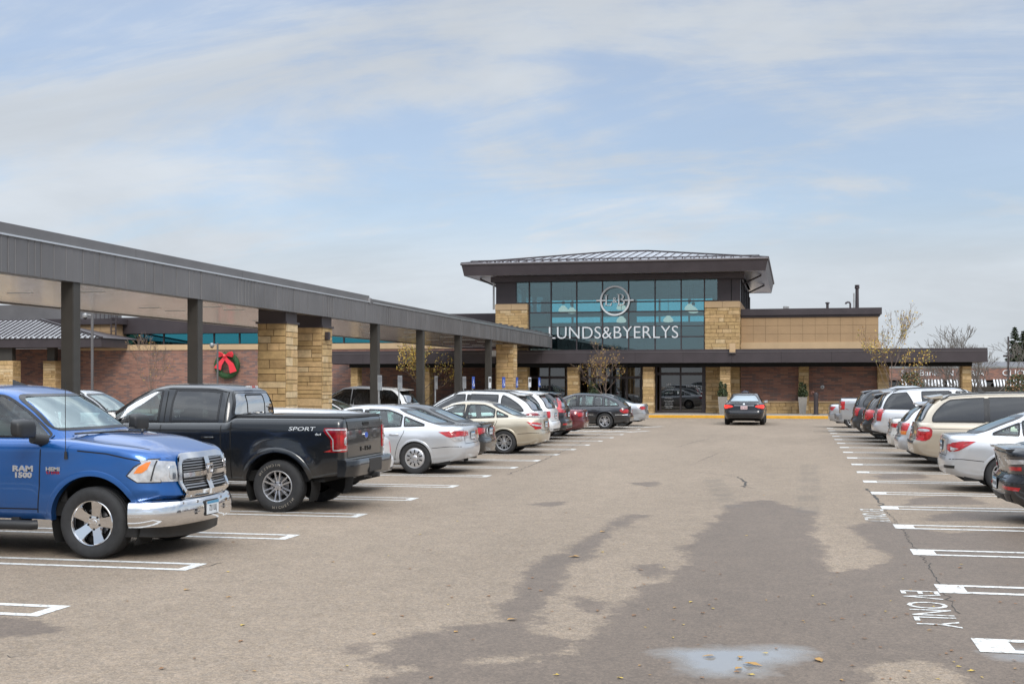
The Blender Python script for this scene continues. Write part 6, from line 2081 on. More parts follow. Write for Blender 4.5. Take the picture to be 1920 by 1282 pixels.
    for i in range(5):
        z_ = Z_(1254, 752 + i * 3.2, FY); add_text(g, ('MON-FRI 8AM-8PM', 'SAT 9AM-6PM', 'SUN 9AM-6PM', 'WINES & SPIRITS', 'OPEN DAILY')[i], .07, (xx, FY + .05, z_), (1, 0, 0), (0, 0, 1), M['sign'], .002)
    g.box(X_(1270, FY), X_(1272.5, FY), FY + .045, FY + .05, Z_(1270, 738, FY), Z_(1270, 733, FY), M['sign'])
    fin(g, 'opening_hours')
    g = MB(); add_text(g, 'EXIT', .15, (X_(1020, FY), FY + .05, Z_(1020, 727, FY)), (1, 0, 0), (0, 0, 1), M['sign'], .002, 1.1, 1.3); fin(g, 'exit_lettering')
    g = MB(); g.lathe([(.16, 0), (.16, -.01), (.001, -.011)], simple('green_roundel', (.05, .22, .16), .4), 20, 'y', (X_(1161, FY), FY + .05, Z_(1161, 706, FY))); fin(g, 'round_sign')
    # stone return walls beside the doors
    pier('stone_wall', X_(1323, 74.9), X_(1388, 74.9), 74.85, 75.3, .14, z0 + .02, 161, 'flr')
    pier('stone_wall', X_(929, 74.9), X_(991, 74.9), 74.85, 75.3, .14, z0 + .02, 171, 'flr')
    g = MB()
    g.box(tl, tr, 84., 84.2, .1, 3.0, M['indark']); g.box(tl, tr, FY + .2, 84, .10, .13, M['indark']); g.box(tl, tl + .2, FY + .4, 84, .1, 3.0, M['indark']); g.box(tr - .2, tr, FY + .4, 84, .1, 3., M['indark'])
    rr = random.Random(5)
    for i in range(26):
        x = rr.uniform(tl + 1, tr - 1); y = rr.uniform(77.5, 82); w = rr.uniform(.4, 1.2); hh = rr.uniform(.7, 1.9)
        mm = simple('stock_colour', (rr.uniform(.03, .4), rr.uniform(.03, .25), rr.uniform(.02, .2)), .6); g.box(x, x + w, y, y + .4, .13, .13 + hh, mm)
    fin(g, 'shop_interior')
    # ------------- left wing: coping, clerestory, high fascia
    xa, xb = X_(120, wy), tl + .0
    g = MB(); g.box(xa, xb, wy - .06, wy + .4, 4.05, 4.05 + .36, M['creaml']); fin(g, 'wall_coping')
    cy = 81.
    za, zb3, zc3 = Z_(400, 645, cy), Z_(400, 625, cy), Z_(400, 597, cy)
    g = MB(); g.box(xa, xb, wy + .4, cy, 4.3, 4.36, M['brown']); g.box(xa, xb, cy - .15, cy + .3, 4.3, za, M['brown']); fin(g, 'wing_roof')
    n = 14
    for i in range(n):
        x = X_(215, cy) + (X_(900, cy) - X_(215, cy)) * i / n; x2 = X_(215, cy) + (X_(900, cy) - X_(215, cy)) * (i + 1) / n
        g = MB(); g.box(x + .05, x2 - .05, cy, cy + .02, za + .03, zb3 - .02, M['mglass']); fin(g, 'clerestory_pane')
    g = MB()
    for i in range(n + 1):
        x = X_(215, cy) + (X_(900, cy) - X_(215, cy)) * i / n; g.box(x - .05, x + .05, cy - .06, cy + .08, za, zb3, M['brown'])
    g.box(X_(215, cy), xb, cy - .5, cy + 12, zb3, zc3 + .1, M['brown'])
    g.box(X_(215, cy), X_(216, cy), cy, cy + 12, 4.3, zc3, M['brown'])
    fin(g, 'clerestory_frame')
    g = MB(); g.box(X_(215, cy), xb, cy + 8, cy + 8.2, 4.3, zb3, simple('bright_inner_wall', (.55, .6, .6), .8)); g.box(X_(215, cy), xb, cy + .3, cy + 8, 4.2, 4.3, M['inwall']); fin(g, 'clerestory_wall')
    # ------------- far-left porch
    py = 74.6
    g = MB()
    e0, e1 = X_(-260, py), X_(190, py)
    zf0, zf1 = Z_(100, 651, py), Z_(100, 634, py)
    g.box(e0, e1, py, py + .15, zf0, zf1, M['brown']); g.box(e1 - .15, e1, py + .15, 77.9, zf0, zf1, M['brown'])
    g.box(e0, e1 - .1, py + .15, 77.9, zf0 + .02, zf0 + .06, M['brown'])
    fin(g, 'porch_fascia')
    g = MB()
    zr_ = Z_(0, 601, 78.)
    a = [Vector((e0, py - .1, zf1)), Vector((e1 + .1, py - .1, zf1)), Vector((e1 + .1, 80, zf1)), Vector((e0, 80, zf1))]
    r0, r1 = Vector((e0, 78, zr_)), Vector((e1 - 6.5, 78, zr_))
    g.add(a + [r0, r1], [(0, 1, 5, 4)], M['porchroof']); g.add(a + [r0, r1], [(1, 2, 5), (2, 3, 4, 5)], M['brown'])  # front slope coloured paler than the hip side, as if mirroring the sky
    seam(a[1], r1, .08, .1)
    for i in range(46):
        x = e0 + (e1 - e0) * i / 46
        top = Vector((x, 78, zr_)) if x < r1.x else a[1].lerp(r1, (e1 + .1 - x) / (e1 + .1 - r1.x))
        seam(Vector((x, py - .1, zf1)), top, .03, .07)
    for i in range(60):
        x = e0 + (e1 - e0) * i / 60; g.box(x, x + .12, py + .1, py + .2, zf1 + .03, zf1 + .14, M['sign'])
    fin(g, 'porch_roof')
    for k, (a_, b_) in enumerate(((-12, 24.5), (80, 104))):
        yy = 74.8 if k == 0 else 76.3
        pier('stone_column', X_(a_, yy), X_(b_, yy), yy, yy + .9, 0, Z_(10, 676, 74.8), 181 + 5 * k)
        g = MB(); g.box(X_(a_, yy) + .2, X_(b_, yy) - .2, yy + .2, yy + .6, Z_(10, 676, 74.8) - .05, zf0 + .03, M['post']); fin(g, 'porch_post')
    g = MB(); g.box(X_(-260, 77.5), X_(142, 77.5), 77.5, 77.8, 0, zf0, M['brick']); fin(g, 'brick_wall')
    g = MB(); ty = 79.5
    panel_grid(g, X_(-200, ty), X_(216, ty), Z_(150, 652, ty), Z_(150, 608.5, ty), ty, 16, 3, M['cream'], M['mortar']); g.box(X_(216, ty) - .1, X_(216, ty), ty + .1, 84, 4, Z_(150, 608.5, ty), M['cream']); fin(g, 'panel_wall')
    g = MB(); g.box(X_(-200, ty), X_(226, ty), ty - .3, 84, Z_(150, 608.5, ty), Z_(150, 598, ty), M['brown']); g.box(X_(-200, ty), X_(165, ty), ty + 2, 84, Z_(150, 598, ty), Z_(150, 570, ty + 2), M['bronzeg']); fin(g, 'parapet')
    g = MB()
    lx0, lx1 = X_(209, ty - .4), X_(218, ty - .4)
    for x in (lx0, lx1): g.tube([(x, ty - .45, 4.4), (x, ty - .45, Z_(215, 588, ty))], .04, M['brown'], 6)
    for i in range(9): z = 4.5 + i * .3; g.tube([(lx0, ty - .45, z), (lx1, ty - .45, z)], .025, M['brown'], 5)
    for i in range(6): x = X_(180 + i * 8, ty - .3); g.tube([(x, ty - .3, Z_(150, 598, ty)), (x, ty - .3, Z_(150, 588, ty))], .03, M['brown'], 5)
    g.tube([(X_(180, ty), ty - .3, Z_(150, 588, ty)), (X_(220, ty), ty - .3, Z_(150, 588, ty))], .03, M['brown'], 5)
    fin(g, 'roof_ladder', 50)
lamps = []

# ---------------------------------------------------------------- covered walkway
def walkway():
    xe, xw = -14.0, -19.8; zb, zt = 3.95, 4.62
    y0, y1 = 4., 74.3
    inv = Vector((-14, 40, 0))
    root = empty('covered_walkway', inv, 0, 'long grey metal roofed walkway on dark posts and stone columns beside the left car row', 'walkway canopy')
    def fin(g, name, smooth=None):
        g.v = [tuple(Vector(v) - inv) for v in g.v]; return g.build(name, root, smooth)
    g = MB()
    rr = random.Random(2)
    # fascia of lapped upright pans, each turned a hair differently
    y = y0
    while y < y1 - .01:
        w = min(.21, y1 - y); e = rr.uniform(-.009, .009)
        q = [(xe + e, y + .004, zb), (xe - e + .012, y + w - .012, zb), (xe + .022, y + w - .004, zb), (xe + .022, y + w, zb)]
        p = q + [(a, b, zt) for a, b, _ in q]
        g.add(p, [(0, 1, 5, 4), (1, 2, 6, 5), (2, 3, 7, 6)], M['bronzeg'])
        y += w
    g.box(xe - .3, xe - .03, y0, y1, zb, zt, M['bronzeg'])
    g.box(xw, xw + .2, y0, y1, zb, zt, M['bronzeg']); g.box(xw + .2, xe - .3, y1 - .2, y1, zb, zt, M['brown']); g.box(xw + .2, xe - .3, y0, y0 + .2, zb, zt, M['brown'])
    g.box(xe - .02, xe + .03, y1 - .05, y1, zb, zt, M['brown'])
    fin(g, 'fascia')
    g = MB(); g.box(xe - .02, xe + .045, y0, y1, zt, zt + .035, M['roofm']); fin(g, 'edge_trim')
    g = MB()
    # coping in lengths, with one lifted joint and the lower run beyond it
    ys = [y0, 9, 14.5, 20, 25.5, 31, 36.5, 41.2]
    for a, b in zip(ys[:-1], ys[1:]): g.box(xw, xe - .03, a + .006, b - .006, zt + .035, zt + .24, M['bronzeg'])
    ys = [41.3, 47, 53, 59, 65, 70, y1]
    for a, b in zip(ys[:-1], ys[1:]): g.box(xw, xe - .10, a + .006, b - .006, zt + .035, zt + .17, M['bronzeg'])
    g.add([(xe + .05, 41.0, zt - .05), (xe - .5, 41.0, zt - .05), (xe - .5, 41.6, zt + .06), (xe + .05, 41.6, zt + .06), (xe + .05, 41.1, zt + .16), (xe - .5, 41.1, zt + .30), (xe - .5, 41.7, zt + .28), (xe + .05, 41.5, zt + .10)],
          [(0, 1, 2, 3), (4, 5, 6, 7), (0, 3, 7, 4), (1, 2, 6, 5), (0, 1, 5, 4), (3, 2, 6, 7)], M['bronzeg'])
    for i in range(9): yy = 62 + i * 1.3; g.box(xe - .35, xe - .25, yy, yy + .25, zt + .17, zt + .25, M['brown'])
    fin(g, 'roof_coping')
    g = MB(); g.box(xw + .2, xe - .3, y0 + .2, y1 - .2, zb + .03, zb + .06, M['soffit']); fin(g, 'soffit')
    for y in (23.15, 28.6, 42.2, 47.7, 53.4, 59.0, 17.6, 12.1):
        g = MB(); w = .138
        g.box(-14.17 - w, -14.17 + w, y - w, y + w, 0, zb + .03, M['post'], .012)
        fin(g, 'post')
        g = MB(); g.box(-14.36, -13.98, y - .19, y + .19, 0, .025, M['galv'], .004)
        for bx_ in (-14.32, -14.02):
            for by_ in (-.15, .15): g.lathe([(.018, 0), (.018, .05), (.001, .052)], M['galv'], 6, 'z', (bx_, y + by_, .02))
        fin(g, 'base_plate')
    for k, (a, b) in enumerate(((34.25, 35.15), (37.1, 38.0))):
        o = stone_pier('stone_column', root, -15.05, -14.15, a, b, 0, zb - .32, 201 + k * 7); o.location = -inv
        g = MB(); g.box(-15.02, -14.18, a + .03, b - .03, zb - .32, zb + .03, M['brown']); g.box(-15.08, -14.12, a - .03, b + .03, zb - .33, zb - .27, M['brown']); fin(g, 'column_cap')
    g = MB(); g.box(-14.16, -14.02, 37.3, 37.46, 3.25, 3.5, M['brown'], .02); fin(g, 'security_camera')
    o = stone_pier('stone_column', root, -15.1, -14.15, 64.5, 65.4, 0, zb - .05, 231); o.location = -inv
    for y in (20, 26, 32, 33.5, 39.5, 45, 50.5, 56, 60, 63, 66, 69):
        for x in (-15.4, -17.2):
            g = MB(); g.box(x - .3, x + .3, y - .05, y + .05, zb + .02, zb + .035, M['sign']); fin(g, 'strip_light')

# ---------------------------------------------------------------- small things round the entrance
def wreath():
    p = at(428, 685, 77.9); p.y = 77.72
    root = empty('wreath', p, 0, 'green christmas wreath with a large red bow hanging on the brick wall', 'wreath')
    rr = random.Random(4); g = MB()
    Rm, rm = .70, .24
    g.lathe([(rm * .75 * math.cos(a) + Rm, rm * .75 * math.sin(a)) for a in [2 * PI * i / 12 for i in range(13)]], M['needle'], 40, 'y')
    for i in range(2600):
        a, b = rr.uniform(0, 2 * PI), rr.uniform(0, 2 * PI)
        er = Vector((math.cos(a), 0, math.sin(a))); n = er * math.cos(b) + Vector((0, 1, 0)) * math.sin(b)
        if n.y > .6: continue
        c = er * Rm + n * rm * .6
        d = (n + Vector((rr.gauss(0, .6), rr.gauss(0, .6), rr.gauss(0, .6)))).normalized() * rr.uniform(.06, .14)
        s = d.cross(Vector((rr.gauss(0, 1), rr.gauss(0, 1), rr.gauss(0, 1)))).normalized() * .016
        g.add([c - s, c + s, c + d], [(0, 1, 2)], M['needle2'] if rr.random() < .4 else M['needle'])
    g.build('greenery', root)
    g = MB()
    def loop(sg):
        pts = [(0, 0), (.24, .22), (.50, .28), (.56, .08), (.48, -.09), (.24, -.03)]
        for w in (0,):
            a = [Vector((sg * u, -.36 - .08 * math.sin(i), .62 + v)) for i, (u, v) in enumerate(pts)]
            b = [q + Vector((0, .16, 0)) for q in a]
            g.add(a + b, [(i, (i + 1) % 6, 6 + (i + 1) % 6, 6 + i) for i in range(6)] + [tuple(range(6))], M['bow'])
    loop(1); loop(-1)
    g.lathe([(.02, .10), (.10, .08), (.12, 0), (.10, -.08), (.02, -.10)], M['bow'], 14, 'z', (0, -.40, .62))
    for sg, xx, zz in ((-1, -.52, -.22), (1, .60, -.46)):
        a = [(0, -.34, .62), (sg * .10, -.36, .40), (xx * .75, -.38, .05), (xx, -.36, zz)]
        q = []
        for i, p_ in enumerate(a): w = .07 + .055 * i; q += [Vector(p_) + Vector((-w, 0, -.02 * i * sg)), Vector(p_) + Vector((w, .0, .03 * i * sg))]
        g.add(q, [(0, 1, 3, 2), (2, 3, 5, 4), (4, 5, 7, 6)], M['bow'])
        g.add([v + Vector((0, .02, 0)) for v in q], [(0, 1, 3, 2), (2, 3, 5, 4), (4, 5, 7, 6)], M['bow'])
    g.lathe([(.001, .03), (.04, .02), (.001, -.03)], M['amber'], 8, 'y', (.0, -.53, .64))
    g.build('bow', root)

def leaf_clump(g, c, rx, rz, n, s, mats, rr, up=.4):
    for _ in range(n):
        a = rr.uniform(0, 2 * PI); q = rr.random() ** .5; z = rr.uniform(-1, 1)
        p = Vector(c) + Vector((rx * q * math.cos(a) * math.sqrt(1 - z * z * .8), rx * q * math.sin(a) * math.sqrt(1 - z * z * .8), rz * z))
        d = Vector((rr.gauss(0, 1), rr.gauss(0, 1), rr.gauss(up, 1))).normalized() * s * rr.uniform(.6, 1.3)
        w = d.cross(Vector((rr.gauss(0, 1), rr.gauss(0, 1), rr.gauss(0, 1)))).normalized() * s * .32
        g.add([p - d * .5, p + w, p + d * .5, p - w], [(0, 1, 2, 3)], rr.choice(mats))

def planters():
    rr = random.Random(9)
    for px, y, h, lab in ((1112, 71.9, .98, 'tall tapered grey planter with an evergreen beside the left door column'), (1355, 71.9, .98, 'tall tapered grey planter with an evergreen behind the dark driving saloon'), (1505, 73.6, .95, 'tall grey planter with a dark evergreen before the plain brick wall')):
        x = X_(px, y)
        root = empty('planter', (x, y, .15), 0, lab, 'planter', 'planters outside the store')
        g = MB(); w0, w1 = .17, .25
        pr = [(w0, 0), (w1, h), (w1 - .03, h), (w1 - .05, h - .08)]
        for k in range(3):
            pass
        vs = []
        for r, z in pr: vs += [(-r, -r, z), (r, -r, z), (r, r, z), (-r, r, z)]
        fs = [(4 * i + j, 4 * i + (j + 1) % 4, 4 * i + 4 + (j + 1) % 4, 4 * i + 4 + j) for i in range(3) for j in range(4)] + [(12, 13, 14, 15)]
        g.add(vs, fs, M['pot']); g.build('pot', root)
        g = MB()
        leaf_clump(g, (0, 0, h + .18), .30, .22, 420, .13, [M['leafg'], M['leafg'], M['leafg2']], rr)
        leaf_clump(g, (-.08, 0, h + .50), .14, .34, 240, .11, [M['leafg'], M['leafg2']], rr); leaf_clump(g, (.14, .05, h + .42), .10, .30, 160, .10, [M['leafg']], rr)
        g.tube([(0, 0, h - .1), (0, 0, h + .7)], .02, M['bark'], 5)
        g.build('shrub', root)
    x, y = X_(1530, 72.4), 72.4
    root = empty('bollard', (x, y, .15), 0, 'dark rounded bollard with a slanted top on the pavement by the brick wall', 'bollard')
    g = MB(); g.lathe([(.13, 0), (.12, .9), (.15, 1.1), (.12, 1.2), (.001, 1.24)], M['brown'], 20); g.lathe([(.2, 0), (.2, .03), (.13, .05)], M['brown'], 20); g.build('post', root, 40)
    g = MB(); g.tube([(-.02, -.05, 1.12), (-.18, -.02, 1.26), (-.24, 0, 1.22), (-.24, .0, 1.12)], .035, simple('copper_brown', (.16, .07, .05), .5), 8); g.build('handle', root, 50)
    # domed bin whose top shows above the driving saloon
    x, y = X_(1397, 70.6), 70.6
    root = empty('litter_bin', (x, y, .15), 0, 'dark litter bin whose domed lid shows above the driving saloon', 'litter bin')
    g = MB(); g.lathe([(.24, 0), (.27, .05), (.27, .98), (.001, .99)], M['black'], 24); g.build('body', root, 40)
    g = MB(); g.lathe([(.29, .98), (.29, 1.04), (.26, 1.18), (.18, 1.29), (.001, 1.35)], M['navyb'], 24); g.build('lid', root, 40)

def posts():
    pitch = [(710, 'grey'), (748, 'grey'), (816, 'grey'), (869, 'grey'), (886, 'blue'), (917, 'white'), (943, 'blue'), (968, 'blue'), (992, 'white'), (1010, 'blue')]
    names = {710: 'slim grey bay sign seen edge-on over the white sport utility car, left of its pair', 748: 'slim grey bay sign seen edge-on over the white sport utility car, right of its pair',
             816: 'slim grey bay sign in front of the yellow-leaved tree', 869: 'grey bay sign between two dark walkway posts, beside the first blue sign',
             886: 'leftmost blue bay sign, just right of a dark walkway post', 917: 'pale bay sign between a dark walkway post and the stone end column',
             943: 'blue bay sign in front of the stone end column, left side', 968: 'blue bay sign at the right edge of the stone end column',
             992: 'pale bay sign between the stone end column and the exit window', 1010: 'rightmost blue bay sign in front of the exit window'}
    for px, kind in pitch:
        t = (px - CX) / FPX; D = -12.9 / (t * CA - SA); y = D * (CA + t * SA)
        root = empty('parking_sign', (-12.9, y, 0), R.uniform(-.15, .15), names[px], 'sign post', 'bay signs along the walkway')
        g = MB(); g.tube([(0, 0, 0), (0, 0, 2.16)], .028, M['galv'], 8); g.build('post', root, 60)
        g = MB(); m = {'blue': M['blue'], 'white': M['sign'], 'grey': M['galv']}[kind]
        a = .10
        n = Vector((math.cos(a), -math.sin(a), 0)); u = Vector((math.sin(a), math.cos(a), 0))
        c = Vector((0, 0, 1.92)) + n * .034
        g.prism([(-.15, -.23), (.15, -.23), (.15, .25), (-.15, .25)], c, u, (0, 0, 1), n, .008, m)
        if kind == 'blue':
            q = c + n * .009
            g.lathe([(.001, 0), (.03, 0)], M['sign'], 10, 'x', q + Vector((.003, 0, .12)))
            ri = [(.085 * math.cos(k), -.06 + .085 * math.sin(k)) for k in [PI * (.9 + 1.2 * i / 14) for i in range(15)]]
            g.tube([q + u * a_ + Vector((0, 0, b_)) for a_, b_ in ri], .012, M['sign'], 4)
            g.tube([q + Vector((0, 0, .09)), q + Vector((0, 0, -.03)), q + u * .08 + Vector((0, 0, -.04)), q + u * .10 + Vector((0, 0, -.14))], .014, M['sign'], 4)
        else: g.prism([(-.12, .02), (.12, .02), (.12, .2), (-.12, .2)], c + n * .008, u, (0, 0, 1), n, .002, M['steel'])
        g.build('sign_plate', root)
    for px, D, top, lab in ((173, 50., 587, 'grey camera pole standing left of the bare sapling'), (408, 60., 643, 'slim grey camera pole in front of the wreath')):
        t = (px - CX) / FPX; x, y = D * (t * CA - SA), D * (CA + t * SA); h = EYE + (HY - top) * D / FPX
        root = empty('camera_pole', (x, y, 0), 0, lab, 'camera pole', 'camera poles by the brick wall')
        g = MB(); g.tube([(0, 0, 0), (0, 0, h)], .052 if D < 55 else .045, M['bronzeg'], 12); g.lathe([(.14, 0), (.14, .03), (.06, .05)], M['bronzeg'], 14); g.build('pole', root, 50)
        g = MB(); g.tube([(0, 0, h - .08), (-.18, -.12, h - .06)], .02, M['galv'], 6); g.lathe([(.001, .10), (.09, .08), (.11, .0), (.09, -.08), (.001, -.12)], M['galv'], 14, 'z', (-.22, -.14, h - .1)); g.lathe([(.075, -.06), (.07, -.11), (.001, -.15)], M['dark'], 12, 'z', (-.22, -.14, h - .1)); g.build('camera', root, 50)

# ---------------------------------------------------------------- trees
def tree(name, x, y, h, spread, seed, label, leaves=0, lm=(), depth=5, trunk=.07, bark='twig', group=None, ls=.09, low=.25, nb=(2, 3), up=.25, zbase=0., rmin=.004, lead=.62, ll=1.):
    rr = random.Random(seed)
    root = empty(name, (x, y, zbase), 0, label, 'tree', group)
    g = MB(); tips = []
    def grow(p, d, l, r, k):
        n = 3; pts = [p]; q = p
        for i in range(n):
            d = (d + Vector((rr.gauss(0, .10), rr.gauss(0, .10), rr.gauss(.02, .07)))).normalized(); q = q + d * l / n; pts.append(q)
        r = max(r, rmin); r1 = max(rmin, r * (.62 if k else .4))
        g.tube(pts, [r + (r1 - r) * i / n for i in range(n + 1)], M[bark], 5 if r < .03 else 7, False)
        for i in range(1, n + 1): tips.append((pts[i], k))
        if k == 0: return
        m = rr.randint(*nb)
        for i in range(m):
            a = rr.uniform(0, 2 * PI); s = rr.uniform(.35, .75) * spread
            o = d.orthogonal().normalized(); o.rotate(Matrix.Rotation(a, 3, d))
            nd = (d + o * s + Vector((0, 0, up))).normalized()
            st = pts[-1] if i < 2 else pts[rr.randint(1, n)]
            grow(st, nd, l * rr.uniform(.62, .86), r1 * rr.uniform(.7, .95), k - 1)
    tl = h * low
    # leader with side limbs from low down
    q = Vector((0, 0, 0)); pts = [q]; n = 7
    for i in range(n): q = q + Vector((rr.gauss(0, .03) * h * .2, rr.gauss(0, .03) * h * .2, h * lead / n)); pts.append(q)
    g.tube(pts, [trunk * (1 - .75 * i / n) for i in range(n + 1)], M[bark], 8, False)
    g.build('trunk', root, 60)
    g = MB()
    for i in range(2, n + 1):
        if pts[i].z < tl: continue
        for j in range(2 if i < n else 3):
            a = rr.uniform(0, 2 * PI); d = Vector((math.cos(a) * spread, math.sin(a) * spread, rr.uniform(.7, 1.3))).normalized()
            grow(pts[i], d, ll * h * rr.uniform(.16, .24) * (1.15 - .4 * i / n), trunk * (.5 - .045 * i), depth - 2)
    if leaves:
        tp = [t for t in tips if t[1] <= 2]
        for _ in range(leaves):
            p, k = rr.choice(tp)
            if rr.random() > 1.25 - 1.0 * p.z / h: continue
            p = p + Vector((rr.gauss(0, .10), rr.gauss(0, .10), rr.gauss(-.03, .08)))
            d = Vector((rr.gauss(0, 1), rr.gauss(0, 1), rr.gauss(-.3, 1))).normalized() * ls * rr.uniform(.6, 1.3)
            w = d.cross(Vector((rr.gauss(0, 1), rr.gauss(0, 1), rr.gauss(0, 1)))).normalized() * ls * .35
            g.add([p, p + d * .5 + w, p + d, p + d * .5 - w], [(0, 1, 2, 3)], M[rr.choice(lm)])
    g.build('crown', root, 60)
    return root

def spruce(x, y, h, seed, label, zb=0.):
    rr = random.Random(seed)
    root = empty('spruce_tree', (x, y, zb), 0, label, 'tree', 'spruce trees behind the far shops')
    g = MB(); g.tube([(0, 0, 0), (0, 0, h)], [h * .018, .03], M['bark'], 8); g.build('trunk', root, 60)
    g = MB(); z = h * .10
    while z < h * .985:
        k = 1 - z / h; rad = h * .24 * k ** .85 + .12
        nbr = int(7 + 7 * k)
        for i in range(nbr):
            a = rr.uniform(0, 2 * PI); l = rad * rr.uniform(.65, 1.12); n = 5
            dr = Vector((math.cos(a), math.sin(a), 0))
            for j in range(1, n + 1):
                t = j / n; c = dr * l * t + Vector((0, 0, z - l * .28 * t + l * .10 * t * t))
                for _ in range(9):
                    d = (dr * rr.uniform(.2, 1) + Vector((rr.gauss(0, .6), rr.gauss(0, .6), rr.gauss(-.25, .35)))).normalized() * h * rr.uniform(.022, .045) * (.5 + .6 * k)
                    w = d.cross(Vector((rr.gauss(0, .4), rr.gauss(0, .4), 1))).normalized() * d.length * .36
                    g.add([c - w, c + d, c + w, c - d * .3], [(0, 1, 2, 3)], M['leafg2'] if rr.random() < .2 else M['leafg'])
        z += h * .021
    g.build('crown', root)

def trees():
    G = 'small trees in the store planting'
    tree('sapling_tree', X_(282, 60.), 60., 4.2, .85, 21, 'nearly bare sapling with a few ochre leaves in front of the brick wall', 320, ('yl2', 'yl3', 'yl'), 6, .042, 'twig', G, .07)
    tree('leafy_tree', X_(792, 71.), 71., 4.3, .8, 22, 'yellow-leaved small tree among the dark walkway posts', 3600, ('yl', 'yl', 'yl', 'yl2', 'leafo'), 6, .06, 'twig', G, .105, .10)
    tree('leafy_tree', X_(1135, 70.6), 70.6, 3.9, .75, 23, 'sparse twiggy small tree standing beside the black estate car', 900, ('yl', 'yl2', 'yl3', 'yl'), 6, .05, 'twig', G, .085, .08)
    tree('leafy_tree', X_(1668, 69.), 69., 5.3, .62, 24, 'yellow-leaved tree in front of the canopy, above the tall silver car', 1500, ('yl', 'yl', 'yl', 'yl2', 'leafo'), 6, .06, 'twig', G, .105, .10)
    GB = 'trees beyond the store'
    tree('bare_tree', X_(1845, 135.), 135., 10.6, 1.15, 31, 'large bare spreading tree right of the canopy end column', 0, (), 7, .32, 'bark2', GB, nb=(2, 3), low=.08, up=.2, rmin=.016, lead=.30, ll=1.55, zbase=-3.5)
    tree('bare_tree', X_(1722, 150.), 150., 7.6, .9, 32, 'bare tree showing under the canopy left of its end column', 0, (), 6, .2, 'bark2', GB, nb=(2, 3), rmin=.014, zbase=-3.5)
    tree('bare_tree', X_(1872, 236.), 236., 11.5, 1., 33, 'smaller bare tree behind the far shops, left of the spruces', 0, (), 5, .16, 'bark2', GB, nb=(1, 2), rmin=.014, zbase=-3.5)
    tree('bare_tree', X_(1772, 260.), 260., 10.2, 1., 34, 'distant bare tree whose top shows over the canopy roof', 0, (), 6, .25, 'bark2', GB, nb=(2, 3), rmin=.028, zbase=-3.5)
    tree('bare_tree', X_(1712, 280.), 280., 11.2, 1., 35, 'distant bare tree top beside the yellow-leaved tree', 0, (), 6, .25, 'bark2', GB, nb=(2, 3), rmin=.028, zbase=-3.5)
    spruce(X_(1903, 232.), 232., 14.9, 41, 'tall dark spruce with the highest tip at the right edge', -3.5)
    spruce(X_(1919, 239.), 239., 14.5, 42, 'second dark spruce cut by the right edge', -3.5)
    rr = random.Random(8)
    for px, y, h, lab in ((1908, 120., 2.7, 'small round evergreen bush below the far shop sign at the right edge'), (1708, 118., 2.9, 'dark evergreen bush behind the yellow-leaved tree')):
        root = empty('evergreen_bush', (X_(px, y), y, 0), 0, lab, 'bush', 'evergreen bushes before the far shops')
        g = MB(); leaf_clump(g, (0, 0, h * .45), 1.1, h * .5, 1300, .22, [M['leafg'], M['leafg2'], M['yl3']], rr); g.tube([(0, 0, 0), (0, 0, h * .8)], .05, M['bark'], 6); g.build('foliage', root)

def far_shops():
    y = 205.
    x0, x1 = X_(1560, y), X_(2100, y)
    root = empty('shop_row', (x0, y, 0), 0, 'distant low brick shop row with striped awnings and white lettered signs', 'shops')
    inv = Vector((x0, y, 0))
    def fin(g, name, s=None):
        g.v = [tuple(Vector(v) - inv) for v in g.v]; return g.build(name, root, s)
    zt, zm, za = Z_(1760, 690, y), Z_(1760, 711, y), Z_(1760, 723, y)
    g = MB(); g.box(x0, x1, y, y + .4, zm - .1, zt, M['brick']); g.box(x0, x1, y - .05, y + 20, zt, zt + .25, M['inwall']); fin(g, 'brick_fascia')
    g = MB(); g.box(x0, x1, y + 1, y + 1.2, -4, zm, M['indark']); g.box(x0, x1, y + 20, y + 20.2, -4, zt, M['brick']); fin(g, 'shop_wall')
    g = MB(); g.box(x0, x1, y + .6, y + .65, -4, zm - .4, M['sglass']); fin(g, 'shop_window')
    g = MB(); g.add([(x0, y + 4, zt + .25), (x1, y + 4, zt + .25), (x1, y + 12, zt + 1.1), (x0, y + 12, zt + 1.1)], [(0, 1, 2, 3)], M['bronzeg']); g.box(X_(1700, y), X_(1740, y), y + 2, y + 6, zt, zt + .9, M['sign']); fin(g, 'pitched_roof')
    for a, b in ((1690, 1770), (1775, 1796), (1815, 1848), (1862, 1925), (1930, 2010)):
        g = MB(); n = int((b - a) / 3)
        for i in range(n):
            u, v = X_(a + (b - a) * i / n, y), X_(a + (b - a) * (i + 1) / n, y)
            m = M['sign'] if i % 2 == 0 else M['indark']
            g.add([(u, y - .02, zm), (v, y - .02, zm), (v, y - 1.1, za + .1), (u, y - 1.1, za + .1), (u, y - 1.1, za - .12), (v, y - 1.1, za - .12)], [(0, 1, 2, 3), (3, 2, 5, 4)], m)
        fin(g, 'striped_awning')
    for px, tx, sz in ((1724, 'Saul Bank', 1.25), (1782, 'N', 1.15), (1832, 'RIA', 1.15), (1900, 'CLIO', 1.25)):
        g = MB(); add_text(g, tx, sz, (X_(px, y), y - .1, Z_(px, 704, y)), (1, 0, 0), (0, 0, 1), M['sign'], .06, 1.15); fin(g, 'shop_lettering')
    # lamp standard before the shops
    x, yy = X_(1890.5, 140.), 140.
    root2 = empty('lamp_post', (x, yy, -2), 0, 'dark slim lamp standard in front of the far shop row', 'lamp post')
    g = MB(); g.tube([(0, 0, 0), (0, 0, EYE + 2 + (HY - 640) * 148 / FPX)], .09, M['brown'], 8); g.build('pole', root2, 60)
    g = MB(); g.box(-.5, .5, -.2, .2, 6.5, 6.7, M['brown'], .04); g.build('lamp_head', root2, 60)

